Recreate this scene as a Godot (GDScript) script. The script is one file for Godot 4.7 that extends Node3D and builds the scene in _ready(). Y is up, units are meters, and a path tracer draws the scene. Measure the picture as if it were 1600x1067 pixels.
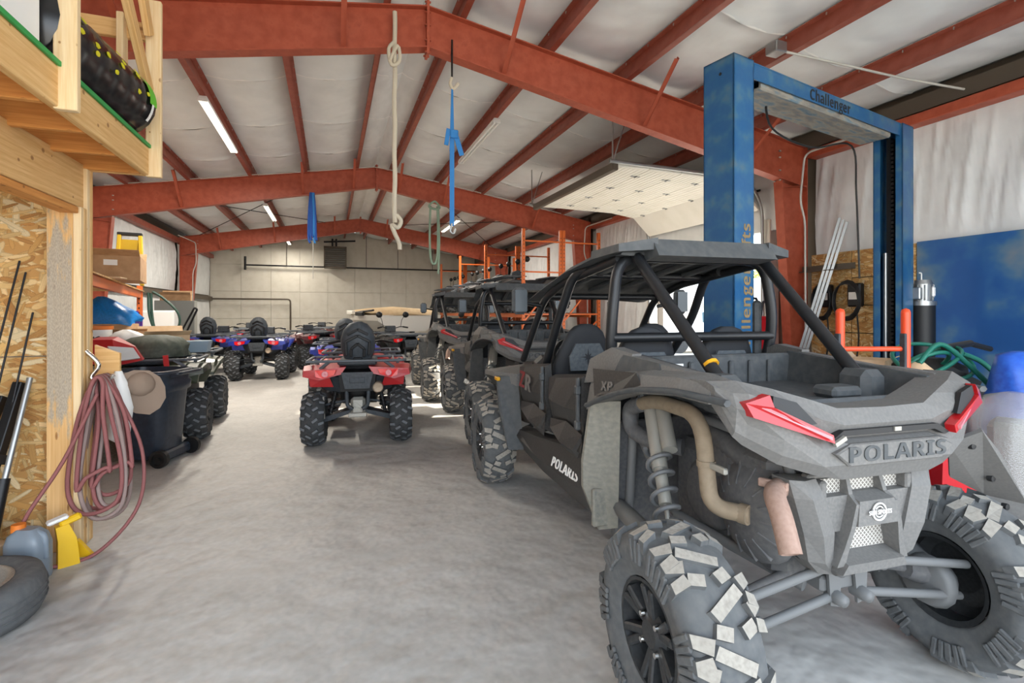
extends Node3D

# ---------------------------------------------------------------- mesh builder
class MB:
	var v := PackedVector3Array()
	var n := PackedVector3Array()
	var t := PackedVector2Array()
	func tri(a: Vector3, b: Vector3, c: Vector3):
		var q := (c - a).cross(b - a)
		if q.length_squared() < 1e-16: return
		q = q.normalized()
		v.append(a); v.append(b); v.append(c)
		n.append(q); n.append(q); n.append(q)
		for k in 3: t.append(Vector2.ZERO)
	func quad(a: Vector3, b: Vector3, c: Vector3, d: Vector3):
		tri(a, b, c); tri(a, c, d)
	func quv(p: Array, uv: Array):
		var q: Vector3 = ((p[2] - p[0]) as Vector3).cross((p[1] - p[0]) as Vector3).normalized()
		for k in [0, 1, 2, 0, 2, 3]:
			v.append(p[k]); n.append(q); t.append(uv[k])
	func stri(a, b, c, na, nb, nc):
		v.append(a); v.append(b); v.append(c)
		n.append(na); n.append(nb); n.append(nc)
		for k in 3: t.append(Vector2.ZERO)
	# chamfered box about c, basis b
	func box(c: Vector3, s: Vector3, b := Basis.IDENTITY, ch := 0.0):
		var h := s * 0.5
		if ch <= 0.0:
			var p := []
			for i in 8:
				p.append(c + b * Vector3(h.x * (1 if i & 1 else -1), h.y * (1 if i & 2 else -1), h.z * (1 if i & 4 else -1)))
			hexa(p)
			return
		ch = min(ch, min(h.x, min(h.y, h.z)) * 0.95)
		# three points per corner
		var P := {}
		for i in 8:
			var sg := Vector3(1 if i & 1 else -1, 1 if i & 2 else -1, 1 if i & 4 else -1)
			var fx := Vector3(h.x, h.y - ch, h.z - ch) * sg
			var fy := Vector3(h.x - ch, h.y, h.z - ch) * sg
			var fz := Vector3(h.x - ch, h.y - ch, h.z) * sg
			P[i] = [c + b * fx, c + b * fy, c + b * fz]
		for ax in 3:
			for sd in 2:
				var ids := []
				for k in [[0, 0], [1, 0], [1, 1], [0, 1]]:
					var bits := [0, 0, 0]
					bits[ax] = sd
					bits[(ax + 1) % 3] = k[0]
					bits[(ax + 2) % 3] = k[1]
					ids.append(bits[0] | bits[1] << 1 | bits[2] << 2)
				oq(P[ids[0]][ax], P[ids[1]][ax], P[ids[2]][ax], P[ids[3]][ax], c)
		for ax in 3:
			var a1 := (ax + 1) % 3
			var a2 := (ax + 2) % 3
			for k in [[0, 0], [1, 0], [1, 1], [0, 1]]:
				var i0: int = (k[0] << a1) | (k[1] << a2)
				var i1: int = i0 | (1 << ax)
				oq(P[i0][a1], P[i1][a1], P[i1][a2], P[i0][a2], c)
		for i in 8:
			ot(P[i][0], P[i][1], P[i][2], c)
	# tri / quad pointing away from c
	func ot(a, b2, d, c):
		if ((d - a) as Vector3).cross((b2 - a) as Vector3).dot((a + b2 + d) / 3.0 - c) < 0.0: tri(a, d, b2)
		else: tri(a, b2, d)
	func oq(a, b2, d, e, c):
		if ((d - a) as Vector3).cross((b2 - a) as Vector3).dot((a + b2 + d + e) / 4.0 - c) < 0.0: quad(a, e, d, b2)
		else: quad(a, b2, d, e)
	# eight corners in bit order x y z
	func hexa(p: Array):
		var c := Vector3.ZERO
		for q in p: c += q
		c /= 8.0
		for f in [[0, 1, 3, 2], [4, 5, 7, 6], [0, 1, 5, 4], [2, 3, 7, 6], [0, 2, 6, 4], [1, 3, 7, 5]]:
			oq(p[f[0]], p[f[1]], p[f[2]], p[f[3]], c)
	# smooth grid g[i][j]
	func grid(g: Array, cu := false, cv := false, flip := false, smooth := true):
		var R := g.size()
		var K: int = g[0].size()
		var nn := []
		for i in R:
			var row := PackedVector3Array()
			for j in K:
				var ip: int = (i + 1) % R if cu else min(i + 1, R - 1)
				var im: int = (i - 1 + R) % R if cu else max(i - 1, 0)
				var jp: int = (j + 1) % K if cv else min(j + 1, K - 1)
				var jm: int = (j - 1 + K) % K if cv else max(j - 1, 0)
				var du: Vector3 = g[ip][j] - g[im][j]
				var dv: Vector3 = g[i][jp] - g[i][jm]
				var q := du.cross(dv)
				if q.length_squared() < 1e-18: q = Vector3.UP
				row.append(q.normalized() * (-1.0 if flip else 1.0))
			nn.append(row)
		for i in (R if cu else R - 1):
			for j in (K if cv else K - 1):
				var i2 := (i + 1) % R
				var j2 := (j + 1) % K
				var a: Vector3 = g[i][j]; var b: Vector3 = g[i2][j]; var c: Vector3 = g[i2][j2]; var d: Vector3 = g[i][j2]
				if not smooth:
					if flip: quad(a, b, c, d)
					else: quad(a, d, c, b)
				elif flip:
					stri(a, b, c, nn[i][j], nn[i2][j], nn[i2][j2]); stri(a, c, d, nn[i][j], nn[i2][j2], nn[i][j2])
				else:
					stri(a, c, b, nn[i][j], nn[i2][j2], nn[i2][j]); stri(a, d, c, nn[i][j], nn[i][j2], nn[i2][j2])
	func cap(ring: Array, dir: Vector3):
		var c := Vector3.ZERO
		for q in ring: c += q
		c /= ring.size()
		for i in ring.size():
			var a: Vector3 = ring[i]
			var b: Vector3 = ring[(i + 1) % ring.size()]
			if (b - c).cross(a - c).dot(dir) > 0.0: tri(c, a, b)
			else: tri(c, b, a)
	# tube along points; r a number or an array
	func tube(pts: Array, r, sides := 8, closed := false, caps := true, flat := 1.0):
		var N := pts.size()
		var T := []
		for i in N:
			var a: Vector3 = pts[(i - 1 + N) % N] if closed else pts[max(i - 1, 0)]
			var b: Vector3 = pts[(i + 1) % N] if closed else pts[min(i + 1, N - 1)]
			T.append((b - a).normalized())
		var up := Vector3.UP
		if absf(T[0].dot(up)) > 0.9: up = Vector3.RIGHT
		var side: Vector3 = T[0].cross(up).normalized()
		var g := []
		for i in N:
			side = (side - T[i] * side.dot(T[i])).normalized()
			var u2: Vector3 = side.cross(T[i])
			var rr: float = r[i] if r is Array else r
			var row := []
			for k in sides:
				var an := TAU * k / sides
				row.append(pts[i] + side * cos(an) * rr + u2 * sin(an) * rr * flat)
			g.append(row)
		grid(g, closed, true, true)
		if caps and not closed:
			cap(g[0], -T[0]); cap(g[N - 1], T[N - 1])
	func bar(a: Vector3, b: Vector3, r: float, sides := 8):
		tube([a, b], r, sides)
	# rectangular bar from a to b
	func beam(a: Vector3, b: Vector3, w: float, h: float, ch := 0.0, up := Vector3.UP):
		var d := (b - a)
		var z := d.normalized()
		if absf(z.dot(up)) > 0.98: up = Vector3.BACK
		var x := up.cross(z).normalized()
		var y := z.cross(x)
		box((a + b) * 0.5, Vector3(w, h, d.length()), Basis(x, y, z), ch)
	# lathe: profile of (radius, height) about axis
	func lathe(o: Vector3, axis: Vector3, prof: Array, seg := 16, smooth := true, arc := TAU):
		var z := axis.normalized()
		var x := z.cross(Vector3.UP if absf(z.y) < 0.9 else Vector3.RIGHT).normalized()
		var y := z.cross(x)
		var full := is_equal_approx(arc, TAU)
		var g := []
		for p in prof:
			var row := []
			for k in (seg if full else seg + 1):
				var an := arc * k / seg
				row.append(o + z * p[1] + (x * cos(an) + y * sin(an)) * max(p[0], 0.0001))
			g.append(row)
		grid(g, false, full, false, smooth)
	# hard-edged lathe: each segment flat along the profile, round about the axis
	func turned(o: Vector3, axis: Vector3, prof: Array, seg := 16):
		for i in prof.size() - 1:
			lathe(o, axis, [prof[i], prof[i + 1]], seg)
	# polygon in plane (o, x, y) extruded by d
	func prism(poly: Array, o: Vector3, x: Vector3, y: Vector3, d: Vector3):
		var P := PackedVector2Array(poly)
		var idx := Geometry2D.triangulate_polygon(P)
		var F := []
		var B := []
		var c := Vector3.ZERO
		for p in poly:
			F.append(o + x * p.x + y * p.y)
			B.append(o + x * p.x + y * p.y + d)
		for k in range(0, idx.size(), 3):
			fdir(F[idx[k]], F[idx[k + 1]], F[idx[k + 2]], -d)
			fdir(B[idx[k]], B[idx[k + 1]], B[idx[k + 2]], d)
		var area := 0.0
		for i in poly.size():
			var a: Vector2 = poly[i]
			var b: Vector2 = poly[(i + 1) % poly.size()]
			area += a.cross(b)
		var sg: float = signf(area) * signf(x.cross(y).dot(d))
		for i in poly.size():
			var j := (i + 1) % poly.size()
			if sg > 0: quad(F[i], B[i], B[j], F[j])
			else: quad(F[i], F[j], B[j], B[i])
	func fdir(a: Vector3, b: Vector3, c: Vector3, d: Vector3):
		if (c - a).cross(b - a).dot(d) >= 0.0: tri(a, b, c)
		else: tri(a, c, b)
	# faceted loft through rings (closed polygons), with end caps
	func loft(rings: Array, smooth := false, caps := true):
		var c := Vector3.ZERO
		var m := 0
		for r in rings:
			for q in r:
				c += q; m += 1
		c /= m
		# choose orientation
		var a: Vector3 = rings[0][0]
		var g := rings
		var c0 := Vector3.ZERO
		for q in rings[0]: c0 += q
		c0 /= rings[0].size()
		var c1 := Vector3.ZERO
		for q in rings[1]: c1 += q
		c1 /= rings[1].size()
		var ar := Vector3.ZERO
		for i in rings[0].size():
			ar += (rings[0][i] - c0).cross(rings[0][(i + 1) % rings[0].size()] - c0)
		var fl: bool = ar.dot(c1 - c0) > 0.0
		grid(g, false, true, not fl, smooth)
		if caps:
			cap(rings[0], c0 - c1)
			var k := rings.size() - 1
			var ck := Vector3.ZERO
			for q in rings[k]: ck += q
			ck /= rings[k].size()
			var cj := Vector3.ZERO
			for q in rings[k - 1]: cj += q
			cj /= rings[k - 1].size()
			cap(rings[k], ck - cj)
	# sheet polygon (3D points, roughly planar) thickened by d
	func sheet(pts: Array, d: Vector3):
		var c := Vector3.ZERO
		for q in pts: c += q
		c /= pts.size()
		var nrm := Vector3.ZERO
		for i in pts.size():
			nrm += (pts[i] - c).cross(pts[(i + 1) % pts.size()] - c)
		nrm = nrm.normalized()
		var x: Vector3 = nrm.cross(Vector3.UP if absf(nrm.y) < 0.9 else Vector3.RIGHT).normalized()
		var y := nrm.cross(x)
		var pl := PackedVector2Array()
		for q in pts: pl.append(Vector2((q - c).dot(x), (q - c).dot(y)))
		var idx := Geometry2D.triangulate_polygon(pl)
		for k in range(0, idx.size(), 3):
			fdir(pts[idx[k]], pts[idx[k + 1]], pts[idx[k + 2]], -d)
			fdir(pts[idx[k]] + d, pts[idx[k + 1]] + d, pts[idx[k + 2]] + d, d)
		for i in pts.size():
			var j := (i + 1) % pts.size()
			var e: Vector3 = pts[j] - pts[i]
			var o := e.cross(nrm)
			if ((pts[j] - pts[i]) as Vector3).cross(d).dot((pts[i] + pts[j]) * 0.5 - c) > 0: quad(pts[i], pts[j], pts[j] + d, pts[i] + d)
			else: quad(pts[i], pts[i] + d, pts[j] + d, pts[j])
	func mirror_x():
		var k := v.size()
		for i in range(0, k, 3):
			for j in [0, 2, 1]:
				var a: Vector3 = v[i + j]
				var b: Vector3 = n[i + j]
				v.append(Vector3(-a.x, a.y, a.z)); n.append(Vector3(-b.x, b.y, b.z)); t.append(t[i + j])
	func mesh() -> ArrayMesh:
		var arr := []
		arr.resize(Mesh.ARRAY_MAX)
		arr[Mesh.ARRAY_VERTEX] = v
		arr[Mesh.ARRAY_NORMAL] = n
		arr[Mesh.ARRAY_TEX_UV] = t
		var m := ArrayMesh.new()
		m.add_surface_from_arrays(Mesh.PRIMITIVE_TRIANGLES, arr)
		return m

var M := {}
var taken := {}
var rng := RandomNumberGenerator.new()

func numbered(s: String) -> String:
	var k: int = taken.get(s, 0)
	taken[s] = k + 1
	return s if k == 0 else "%s_%03d" % [s, k]

func part(called: String, mb, mat, parent: Node3D, at := Vector3.ZERO) -> MeshInstance3D:
	var o := MeshInstance3D.new()
	o.name = called
	o.mesh = mb.mesh() if mb is MB else mb
	o.material_override = M[mat] if mat is String else mat
	o.position = at
	parent.add_child(o, true)
	return o

func tag(o: Node, label: String, category := "", group := "", kind := ""):
	if label != "": o.set_meta("label", label)
	if category != "": o.set_meta("category", category)
	if group != "": o.set_meta("group", group)
	if kind != "": o.set_meta("kind", kind)
	return o

func one(called: String, mb, mat, label: String, category: String, group := "", at := Vector3.ZERO) -> MeshInstance3D:
	var o := part(numbered(called), mb, mat, self, at)
	tag(o, label, category, group)
	return o

func thing(called: String, label: String, category: String, at := Vector3.ZERO, turn := 0.0, group := "") -> Node3D:
	var o := Node3D.new()
	o.name = numbered(called)
	add_child(o)
	o.position = at
	o.rotation_degrees.y = turn
	tag(o, label, category, group)
	return o

func struct(called: String, mb, mat, label := "", at := Vector3.ZERO) -> MeshInstance3D:
	var o := part(numbered(called), mb, mat, self, at)
	tag(o, label, "", "", "structure")
	return o

func again(o: Node3D, label: String, at: Vector3, turn: float) -> Node3D:
	var c: Node3D = o.duplicate()
	c.name = numbered(String(o.name).rstrip("_0123456789"))
	add_child(c)
	c.position = at
	c.rotation_degrees.y = turn
	c.set_meta("label", label)
	return c

# world point from plan (across, height, depth)
func W(u: float, y: float, w: float) -> Vector3:
	return Vector3(u, y, -w)

# smooth path through points
func curve(pts: Array, per := 6, closed := false) -> Array:
	var out := []
	var N := pts.size()
	for i in (N if closed else N - 1):
		var p0: Vector3 = pts[(i - 1 + N) % N] if closed else pts[max(i - 1, 0)]
		var p1: Vector3 = pts[i]
		var p2: Vector3 = pts[(i + 1) % N]
		var p3: Vector3 = pts[(i + 2) % N] if closed else pts[min(i + 2, N - 1)]
		for k in per:
			out.append(p1.cubic_interpolate(p2, p0, p3, float(k) / per))
	if not closed: out.append(pts[N - 1])
	return out

# rounded polyline: corners replaced by arcs
func bent(pts: Array, rad: float, per := 5) -> Array:
	var out := [pts[0]]
	for i in range(1, pts.size() - 1):
		var a: Vector3 = (pts[i - 1] - pts[i])
		var b: Vector3 = (pts[i + 1] - pts[i])
		var r: float = min(rad, min(a.length(), b.length()) * 0.49)
		var s: Vector3 = pts[i] + a.normalized() * r
		var e: Vector3 = pts[i] + b.normalized() * r
		for k in per + 1:
			var f := float(k) / per
			out.append(s.lerp(pts[i], f).lerp((pts[i] as Vector3).lerp(e, f), f))
	out.append(pts[pts.size() - 1])
	return out

# ---------------------------------------------------------------- materials
func hexc(s: String) -> Color: return Color(s)

func plain(nm: String, col: String, rough := 0.6, metal := 0.0) -> StandardMaterial3D:
	var m := StandardMaterial3D.new()
	m.albedo_color = Color(col)
	m.roughness = rough
	m.metallic = metal
	m.cull_mode = BaseMaterial3D.CULL_DISABLED
	M[nm] = m
	return m

func noise_tex(cols: Array, offs: Array, freq: float, sd: int, size := 512, oct := 4, nt := FastNoiseLite.TYPE_SIMPLEX_SMOOTH) -> NoiseTexture2D:
	var nz := FastNoiseLite.new()
	nz.seed = sd
	nz.noise_type = nt
	nz.frequency = freq
	nz.fractal_octaves = oct
	var g := Gradient.new()
	g.offsets = PackedFloat32Array(offs)
	var cc := PackedColorArray()
	for c in cols: cc.append(Color(c))
	g.colors = cc
	var tx := NoiseTexture2D.new()
	tx.width = size; tx.height = size
	tx.seamless = true
	tx.noise = nz
	tx.color_ramp = g
	return tx

func bump_tex(freq: float, sd: int, strength := 6.0, size := 512, oct := 4) -> NoiseTexture2D:
	var nz := FastNoiseLite.new()
	nz.seed = sd
	nz.frequency = freq
	nz.fractal_octaves = oct
	var tx := NoiseTexture2D.new()
	tx.width = size; tx.height = size
	tx.seamless = true
	tx.as_normal_map = true
	tx.bump_strength = strength
	tx.noise = nz
	return tx

# mottled surface, triplanar; scale in repeats a metre
func mottled(nm: String, cols: Array, offs: Array, freq: float, scale, rough := 0.7, metal := 0.0, bump := 0.0, sd := 1, world := false, oct := 4) -> StandardMaterial3D:
	var m := plain(nm, "ffffff", rough, metal)
	m.albedo_texture = noise_tex(cols, offs, freq, sd, 512, oct)
	m.uv1_triplanar = true
	m.uv1_world_triplanar = world
	m.uv1_scale = scale if scale is Vector3 else Vector3.ONE * scale
	if bump > 0.0:
		m.normal_enabled = true
		m.normal_texture = bump_tex(freq * 1.5, sd + 50, bump, 256)
	return m

func img_mat(nm: String, im: Image, scale, rough := 0.8, tri := true) -> StandardMaterial3D:
	var m := plain(nm, "ffffff", rough)
	im.generate_mipmaps()
	m.albedo_texture = ImageTexture.create_from_image(im)
	if tri:
		m.uv1_triplanar = true
		m.uv1_scale = scale if scale is Vector3 else Vector3.ONE * scale
	return m

func osb_image() -> Image:
	var S := 768
	var im := Image.create(S, S, false, Image.FORMAT_RGB8)
	im.fill(Color("b98a4e"))
	var r := RandomNumberGenerator.new()
	r.seed = 77
	var base := [Color("dfb87a"), Color("d6a968"), Color("e6c48c"), Color("cf9c58"), Color("e0b97c"), Color("c48f4e"), Color("ecd4a6"), Color("b98346"), Color("dab06e")]
	for k in 2600:
		var c: Color = base[r.randi() % base.size()]
		c = c.darkened(r.randf_range(-0.02, 0.12))
		var ln := r.randf_range(24, 78)
		var wd := r.randf_range(4, 15)
		var an := r.randf_range(-0.6, 0.6) + (1.57 if r.randf() < 0.22 else 0.0)
		var cx := r.randf() * S
		var cy := r.randf() * S
		var ca := cos(an)
		var sa := sin(an)
		var x := -ln * 0.5
		while x < ln * 0.5:
			var y := -wd * 0.5 * (1.0 - pow(absf(x) / ln * 2.0, 6.0))
			var ye := -y
			var yy := y
			while yy < ye:
				var cc := c
				if yy < y + 1.0 or yy > ye - 1.2: cc = c.darkened(0.13)
				elif fmod(absf(yy * 3.7 + cx), 5.0) < 1.0: cc = c.darkened(0.06)
				im.set_pixel(posmod(int(cx + x * ca - yy * sa), S), posmod(int(cy + x * sa + yy * ca), S), cc)
				yy += 0.8
			x += 0.8
	return im

# sawn lumber: grain along x of the image, with knots
func wood_image(light: Color, dark: Color, sd: int, knots := 7) -> Image:
	var w := 1024
	var h := 256
	var im := Image.create(w, h, false, Image.FORMAT_RGB8)
	var nz := FastNoiseLite.new()
	nz.seed = sd
	nz.frequency = 0.01
	nz.fractal_octaves = 4
	var r := RandomNumberGenerator.new()
	r.seed = sd
	var ks := []
	for k in knots: ks.append(Vector3(r.randf() * w, r.randf() * h, r.randf_range(4, 11)))
	for y in h:
		for x in w:
			var yy := float(y)
			var kn := 0.0
			for k in ks:
				var dx: float = (x - k.x)
				dx -= round(dx / w) * w
				var dy: float = (y - k.y)
				dy -= round(dy / h) * h
				var q: float = sqrt(dx * dx * 0.12 + dy * dy) / k.z
				if q < 3.5:
					yy += dy * exp(-q) * 0.9
					var q2: float = sqrt(dx * dx * 0.5 + dy * dy) / k.z
					if q2 < 1.0: kn = max(kn, 1.0 - q2 * 0.5)
			var th := TAU * x / w
			var g := nz.get_noise_3d(cos(th) * 26.0, sin(th) * 26.0, yy * 5.0)
			var f := nz.get_noise_3d(cos(th) * 120.0, sin(th) * 120.0, yy * 16.0)
			var a: float = clamp(0.42 + g * 0.55 + f * 0.25, 0.0, 1.0)
			var c := light.lerp(dark, a)
			if kn > 0.0: c = c.lerp(Color("7a4a22"), kn * 0.75)
			im.set_pixel(x, y, c)
	return im

const HW := 6.1          # half width of the building
const RU := 1.08         # ridge line across
const WL := -5.02        # left wall
const WR := 7.18         # right wall
const WB := 25.5         # back wall
const WF := -1.3         # front wall (behind the viewer)
const FR := [6.02, 13.1, 20.4]

func roof_y(u: float) -> float: return 5.12 - absf(u - RU) / 6.0

func make_materials():
	mottled("steel", ["a0482f", "ad5239", "b65a40", "a54d36"], [0.0, 0.45, 0.75, 1.0], 0.012, 0.8, 0.5, 0.0, 0.0, 3)
	mottled("purlin", ["87412f", "964d3c", "a05847"], [0.0, 0.5, 1.0], 0.01, 0.9, 0.5, 0.0, 0.0, 4)
	mottled("liner", ["d5d8d8", "e1e4e4", "e8ebeb"], [0.0, 0.5, 1.0], 0.006, 0.6, 0.42, 0.0, 0.0, 5)
	mottled("wall_liner", ["d8dbdb", "e3e6e6", "eaecec"], [0.0, 0.5, 1.0], 0.006, 0.6, 0.5, 0.0, 0.0, 6)
	mottled("panel_white", ["d0cbbd", "d8d3c6", "dcd8cc"], [0.0, 0.5, 1.0], 0.008, 0.5, 0.6, 0.0, 0.0, 7)
	mottled("door_white", ["dedbd0", "e6e3d9", "e9e6de"], [0.0, 0.5, 1.0], 0.008, 0.5, 0.55, 0.0, 0.0, 8)
	mottled("liftblue", ["526d80", "386788", "275c88", "1f5787", "275d8a"], [0.0, 0.25, 0.45, 0.7, 1.0], 0.006, 1.1, 0.36, 0.0, 0.0, 9)
	mottled("liftgrime", ["5c7182", "827f78", "989388", "72848e", "4a6c86"], [0.0, 0.3, 0.55, 0.75, 1.0], 0.01, Vector3(0.5, 1.6, 1.6), 0.6, 0.0, 0.0, 19)
	mottled("plyblue", ["76828e", "527694", "2b619a", "1a5596", "16508f"], [0.12, 0.3, 0.46, 0.62, 1.0], 0.0038, 0.42, 0.55, 0.0, 1.0, 10, true, 5)
	img_mat("osb", osb_image(), 0.5, 0.8)
	img_mat("lumber", wood_image(Color("ecc68c"), Color("cd9a58"), 11, 9), Vector3(0.9, 3.2, 3.2), 0.7)
	img_mat("lumber_pale", wood_image(Color("f0d9b0"), Color("dcb882"), 12, 9), Vector3(0.9, 3.2, 3.2), 0.7)
	img_mat("lumber_warm", wood_image(Color("e2a258"), Color("bb7434"), 13, 9), Vector3(0.9, 3.2, 3.2), 0.7)
	plain("seam_white", "f4f4f2", 0.3)
	plain("galv", "a5a8a8", 0.35, 0.85)
	plain("conduit", "c4c2bb", 0.45, 0.3)
	plain("dark", "1b1c1e", 0.55)
	plain("blackmetal", "242527", 0.4, 0.5)
	plain("brownmetal", "5a5146", 0.5, 0.2)
	plain("white", "efefec", 0.5)
	plain("chrome", "d6d6d4", 0.18, 1.0)
	plain("bolt", "b9b4ac", 0.35, 0.8)
	plain("rackorange", "d0662a", 0.45)
	plain("black", "151617", 0.5)
	plain("greenedge", "2f9a4d", 0.6)
	plain("cabinet_grey", "8b8d88", 0.5, 0.1)
	plain("cream", "d9c9a4", 0.6)
	mottled("card", ["a88460", "b6916b", "c09c77"], [0.0, 0.5, 1.0], 0.01, 1.2, 0.85, 0.0, 0.0, 14)
	mottled("card_pale", ["c3a27c", "ceb08c", "d8bc9a"], [0.0, 0.5, 1.0], 0.01, 1.2, 0.85, 0.0, 0.0, 15)
	plain("gravel", "b9b4aa", 0.95)
	floor_material()

func floor_material():
	var S := 1024
	var ims := []
	for q in [[5, 0.004, 4], [6, 0.02, 4], [7, 0.12, 3], [21, 0.006, 3]]:
		var nz := FastNoiseLite.new()
		nz.seed = q[0]; nz.frequency = q[1]; nz.fractal_octaves = q[2]
		ims.append(nz.get_seamless_image(S, S))
	var im := Image.create(S, S, false, Image.FORMAT_RGB8)
	var stain := [[430, 470, 60, 0.10], [300, 700, 90, 0.08], [600, 300, 80, 0.07], [760, 640, 60, 0.06], [150, 250, 70, 0.07]]
	for y in S:
		for x in S:
			var a: float = ims[0].get_pixel(x, y).r - 0.5
			var b: float = ims[1].get_pixel(x, y).r - 0.5
			var c: float = ims[2].get_pixel(x, y).r - 0.5
			var k := 0.70 + a * 0.06 + b * 0.045 + c * 0.06
			for s in stain:
				var dx: float = x - s[0]
				var dy: float = y - s[1]
				var q: float = (dx * dx + dy * dy) / (s[2] * s[2]) + b * 1.6
				if q < 1.0: k -= s[3] * (1.0 - q) * (0.6 + c)
			im.set_pixel(x, y, Color(k * 1.0, k * 0.988, k * 0.965))
	img_mat("concrete", im, 0.14, 0.62)
	var m: StandardMaterial3D = M["concrete"]
	m.uv1_world_triplanar = true
	m.normal_enabled = true
	m.normal_texture = bump_tex(0.05, 90, 1.2, 512)

func camera_and_light():
	var cam := Camera3D.new()
	cam.name = "camera"
	cam.position = Vector3(0, 1.5, 0)
	cam.rotation = Vector3(0, -atan(283.0 / 790.0), 0)
	cam.projection = Camera3D.PROJECTION_FRUSTUM
	cam.near = 0.05
	cam.far = 300.0
	cam.size = 0.05 * 1067.0 / 790.0
	cam.frustum_offset = Vector2(0, -0.05 * 45.5 / 790.0)
	add_child(cam)
	cam.current = true
	var we := WorldEnvironment.new()
	we.name = "environment"
	var e := Environment.new()
	e.background_mode = Environment.BG_SKY
	var sk := Sky.new()
	var sm := ProceduralSkyMaterial.new()
	sm.sky_top_color = Color("c3d3e4")
	sm.sky_horizon_color = Color("f1f3f6")
	sm.ground_horizon_color = Color("d8d2c6")
	sm.ground_bottom_color = Color("b5ab9a")
	sm.sky_energy_multiplier = 1.0
	sk.sky_material = sm
	e.sky = sk
	e.background_energy_multiplier = 6.0
	e.tonemap_mode = Environment.TONE_MAPPER_LINEAR
	e.tonemap_exposure = 1.09
	e.sdfgi_enabled = true
	e.ssao_enabled = true
	e.ssil_enabled = true
	we.environment = e
	add_child(we)
	var sun := DirectionalLight3D.new()
	sun.name = "sun"
	sun.light_color = Color("fff1dc")
	sun.light_energy = 9.0
	sun.light_angular_distance = 0.6
	sun.shadow_enabled = true
	add_child(sun)
	sun.look_at_from_position(Vector3(20, 7.6, 1.2), Vector3.ZERO)

func setting():
	# floor
	var b := MB.new()
	b.box(W((WL + WR) / 2, -0.1, (WB + WF) / 2), Vector3(WR - WL + 0.6, 0.2, WB - WF + 0.6))
	struct("floor", b, "concrete", "worn grey concrete shop floor with scuffs and fine cracks")
	# walls
	wall_back()
	wall_left()
	wall_right()
	wall_front()
	ceiling()
	for k in 3: portal_frame(k)
	roof_extras()

func wall_back():
	var b := MB.new()
	var poly := [Vector2(WL - 0.2, 0), Vector2(WR + 0.2, 0), Vector2(WR + 0.2, 4.3), Vector2(RU, 5.35), Vector2(WL - 0.2, 4.3)]
	b.prism(poly, W(0, 0, WB + 0.05), Vector3.RIGHT, Vector3.UP, Vector3(0, 0, -0.2))
	var o := struct("wall_back", b, "panel_white", "cream painted panelled end wall at the far end of the shop")
	# sheets, joints recessed
	var x := WL
	while x < WR - 0.01:
		var x2: float = min(x + 1.22, WR)
		for r in [[0.0, 1.22], [1.225, 2.44], [2.445, 3.66]]:
			var q := MB.new()
			q.box(W((x + x2) / 2, (r[0] + r[1]) / 2, WB + 0.03), Vector3(x2 - x - 0.008, r[1] - r[0] - 0.006, 0.04), Basis.IDENTITY, 0.003)
			part("wall_panel", q, "panel_white", o)
		var q2 := MB.new()
		var pl := [Vector2(x + 0.004, 3.668), Vector2(x2 - 0.004, 3.668), Vector2(x2 - 0.004, roof_y(x2) + 0.1)]
		if x < RU - 0.02 and x2 > RU + 0.02: pl.append(Vector2(RU, roof_y(RU) + 0.1))
		pl.append(Vector2(x + 0.004, roof_y(x) + 0.1))
		q2.prism(pl, W(0, 0, WB + 0.01), Vector3.RIGHT, Vector3.UP, Vector3(0, 0, -0.04))
		part("wall_panel", q2, "panel_white", o)
		x += 1.22

# loose white fabric hanging on a side wall; folds run up and down
func folds(u: float, w0: float, w1: float, y0: float, y1: float, amp: float, sd: int, dir: float) -> MB:
	var nz := FastNoiseLite.new()
	nz.seed = sd; nz.frequency = 0.55; nz.fractal_octaves = 3
	var nx := int((w1 - w0) / 0.03)
	var ny := int((y1 - y0) / 0.16) + 2
	var g := []
	for i in nx + 1:
		var row := []
		for j in ny + 1:
			var w := w0 + (w1 - w0) * i / nx
			var y := y0 + (y1 - y0) * j / ny
			var k := 0.55 * nz.get_noise_2d(w * 16.0 + 2.2 * y, y * 0.9)
			var k2 := 0.5 * nz.get_noise_2d(w * 3.0 + 40.0, y * 1.0)
			var ed: float = min(min(y - y0, y1 - y) * 3.0, 1.0)
			row.append(W(u + dir * amp * (0.25 + ed) * (k * 1.0 + absf(k) * 0.8 + k2 * 1.2 + 0.5), y, w))
		g.append(row)
	var b := MB.new()
	b.grid(g)
	return b

func wall_left():
	var b := MB.new()
	b.box(W(WL - 0.15, 2.3, (WB + WF) / 2), Vector3(0.14, 4.7, WB - WF + 0.4))
	var o := struct("wall_left", b, "brownmetal", "left side wall hung with loose white insulation fabric")
	for s in [[WF, 5.9], [6.15, 12.95], [13.25, 20.25], [20.55, WB]]:
		part("insulation_sheet", folds(WL - 0.05, s[0], s[1], 0.0, 2.05, 0.05, int(s[0] * 7) + 3, 1), "wall_liner", o)
		part("insulation_sheet", folds(WL - 0.05, s[0], s[1], 2.25, 4.0, 0.05, int(s[0] * 7) + 4, 1), "wall_liner", o)
		var q := MB.new()
		q.box(W(WL + 0.0, 2.15, (s[0] + s[1]) / 2), Vector3(0.2, 0.07, s[1] - s[0]))
		q.box(W(WL + 0.09, 2.11, (s[0] + s[1]) / 2), Vector3(0.02, 0.16, s[1] - s[0]))
		part("girt", q, "brownmetal", o)
		var q3 := MB.new()
		q3.box(W(WL + 0.06, 3.97, (s[0] + s[1]) / 2), Vector3(0.18, 0.16, s[1] - s[0]), Basis.IDENTITY, 0.01)
		part("eave_strut", q3, "purlin", o)

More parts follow.
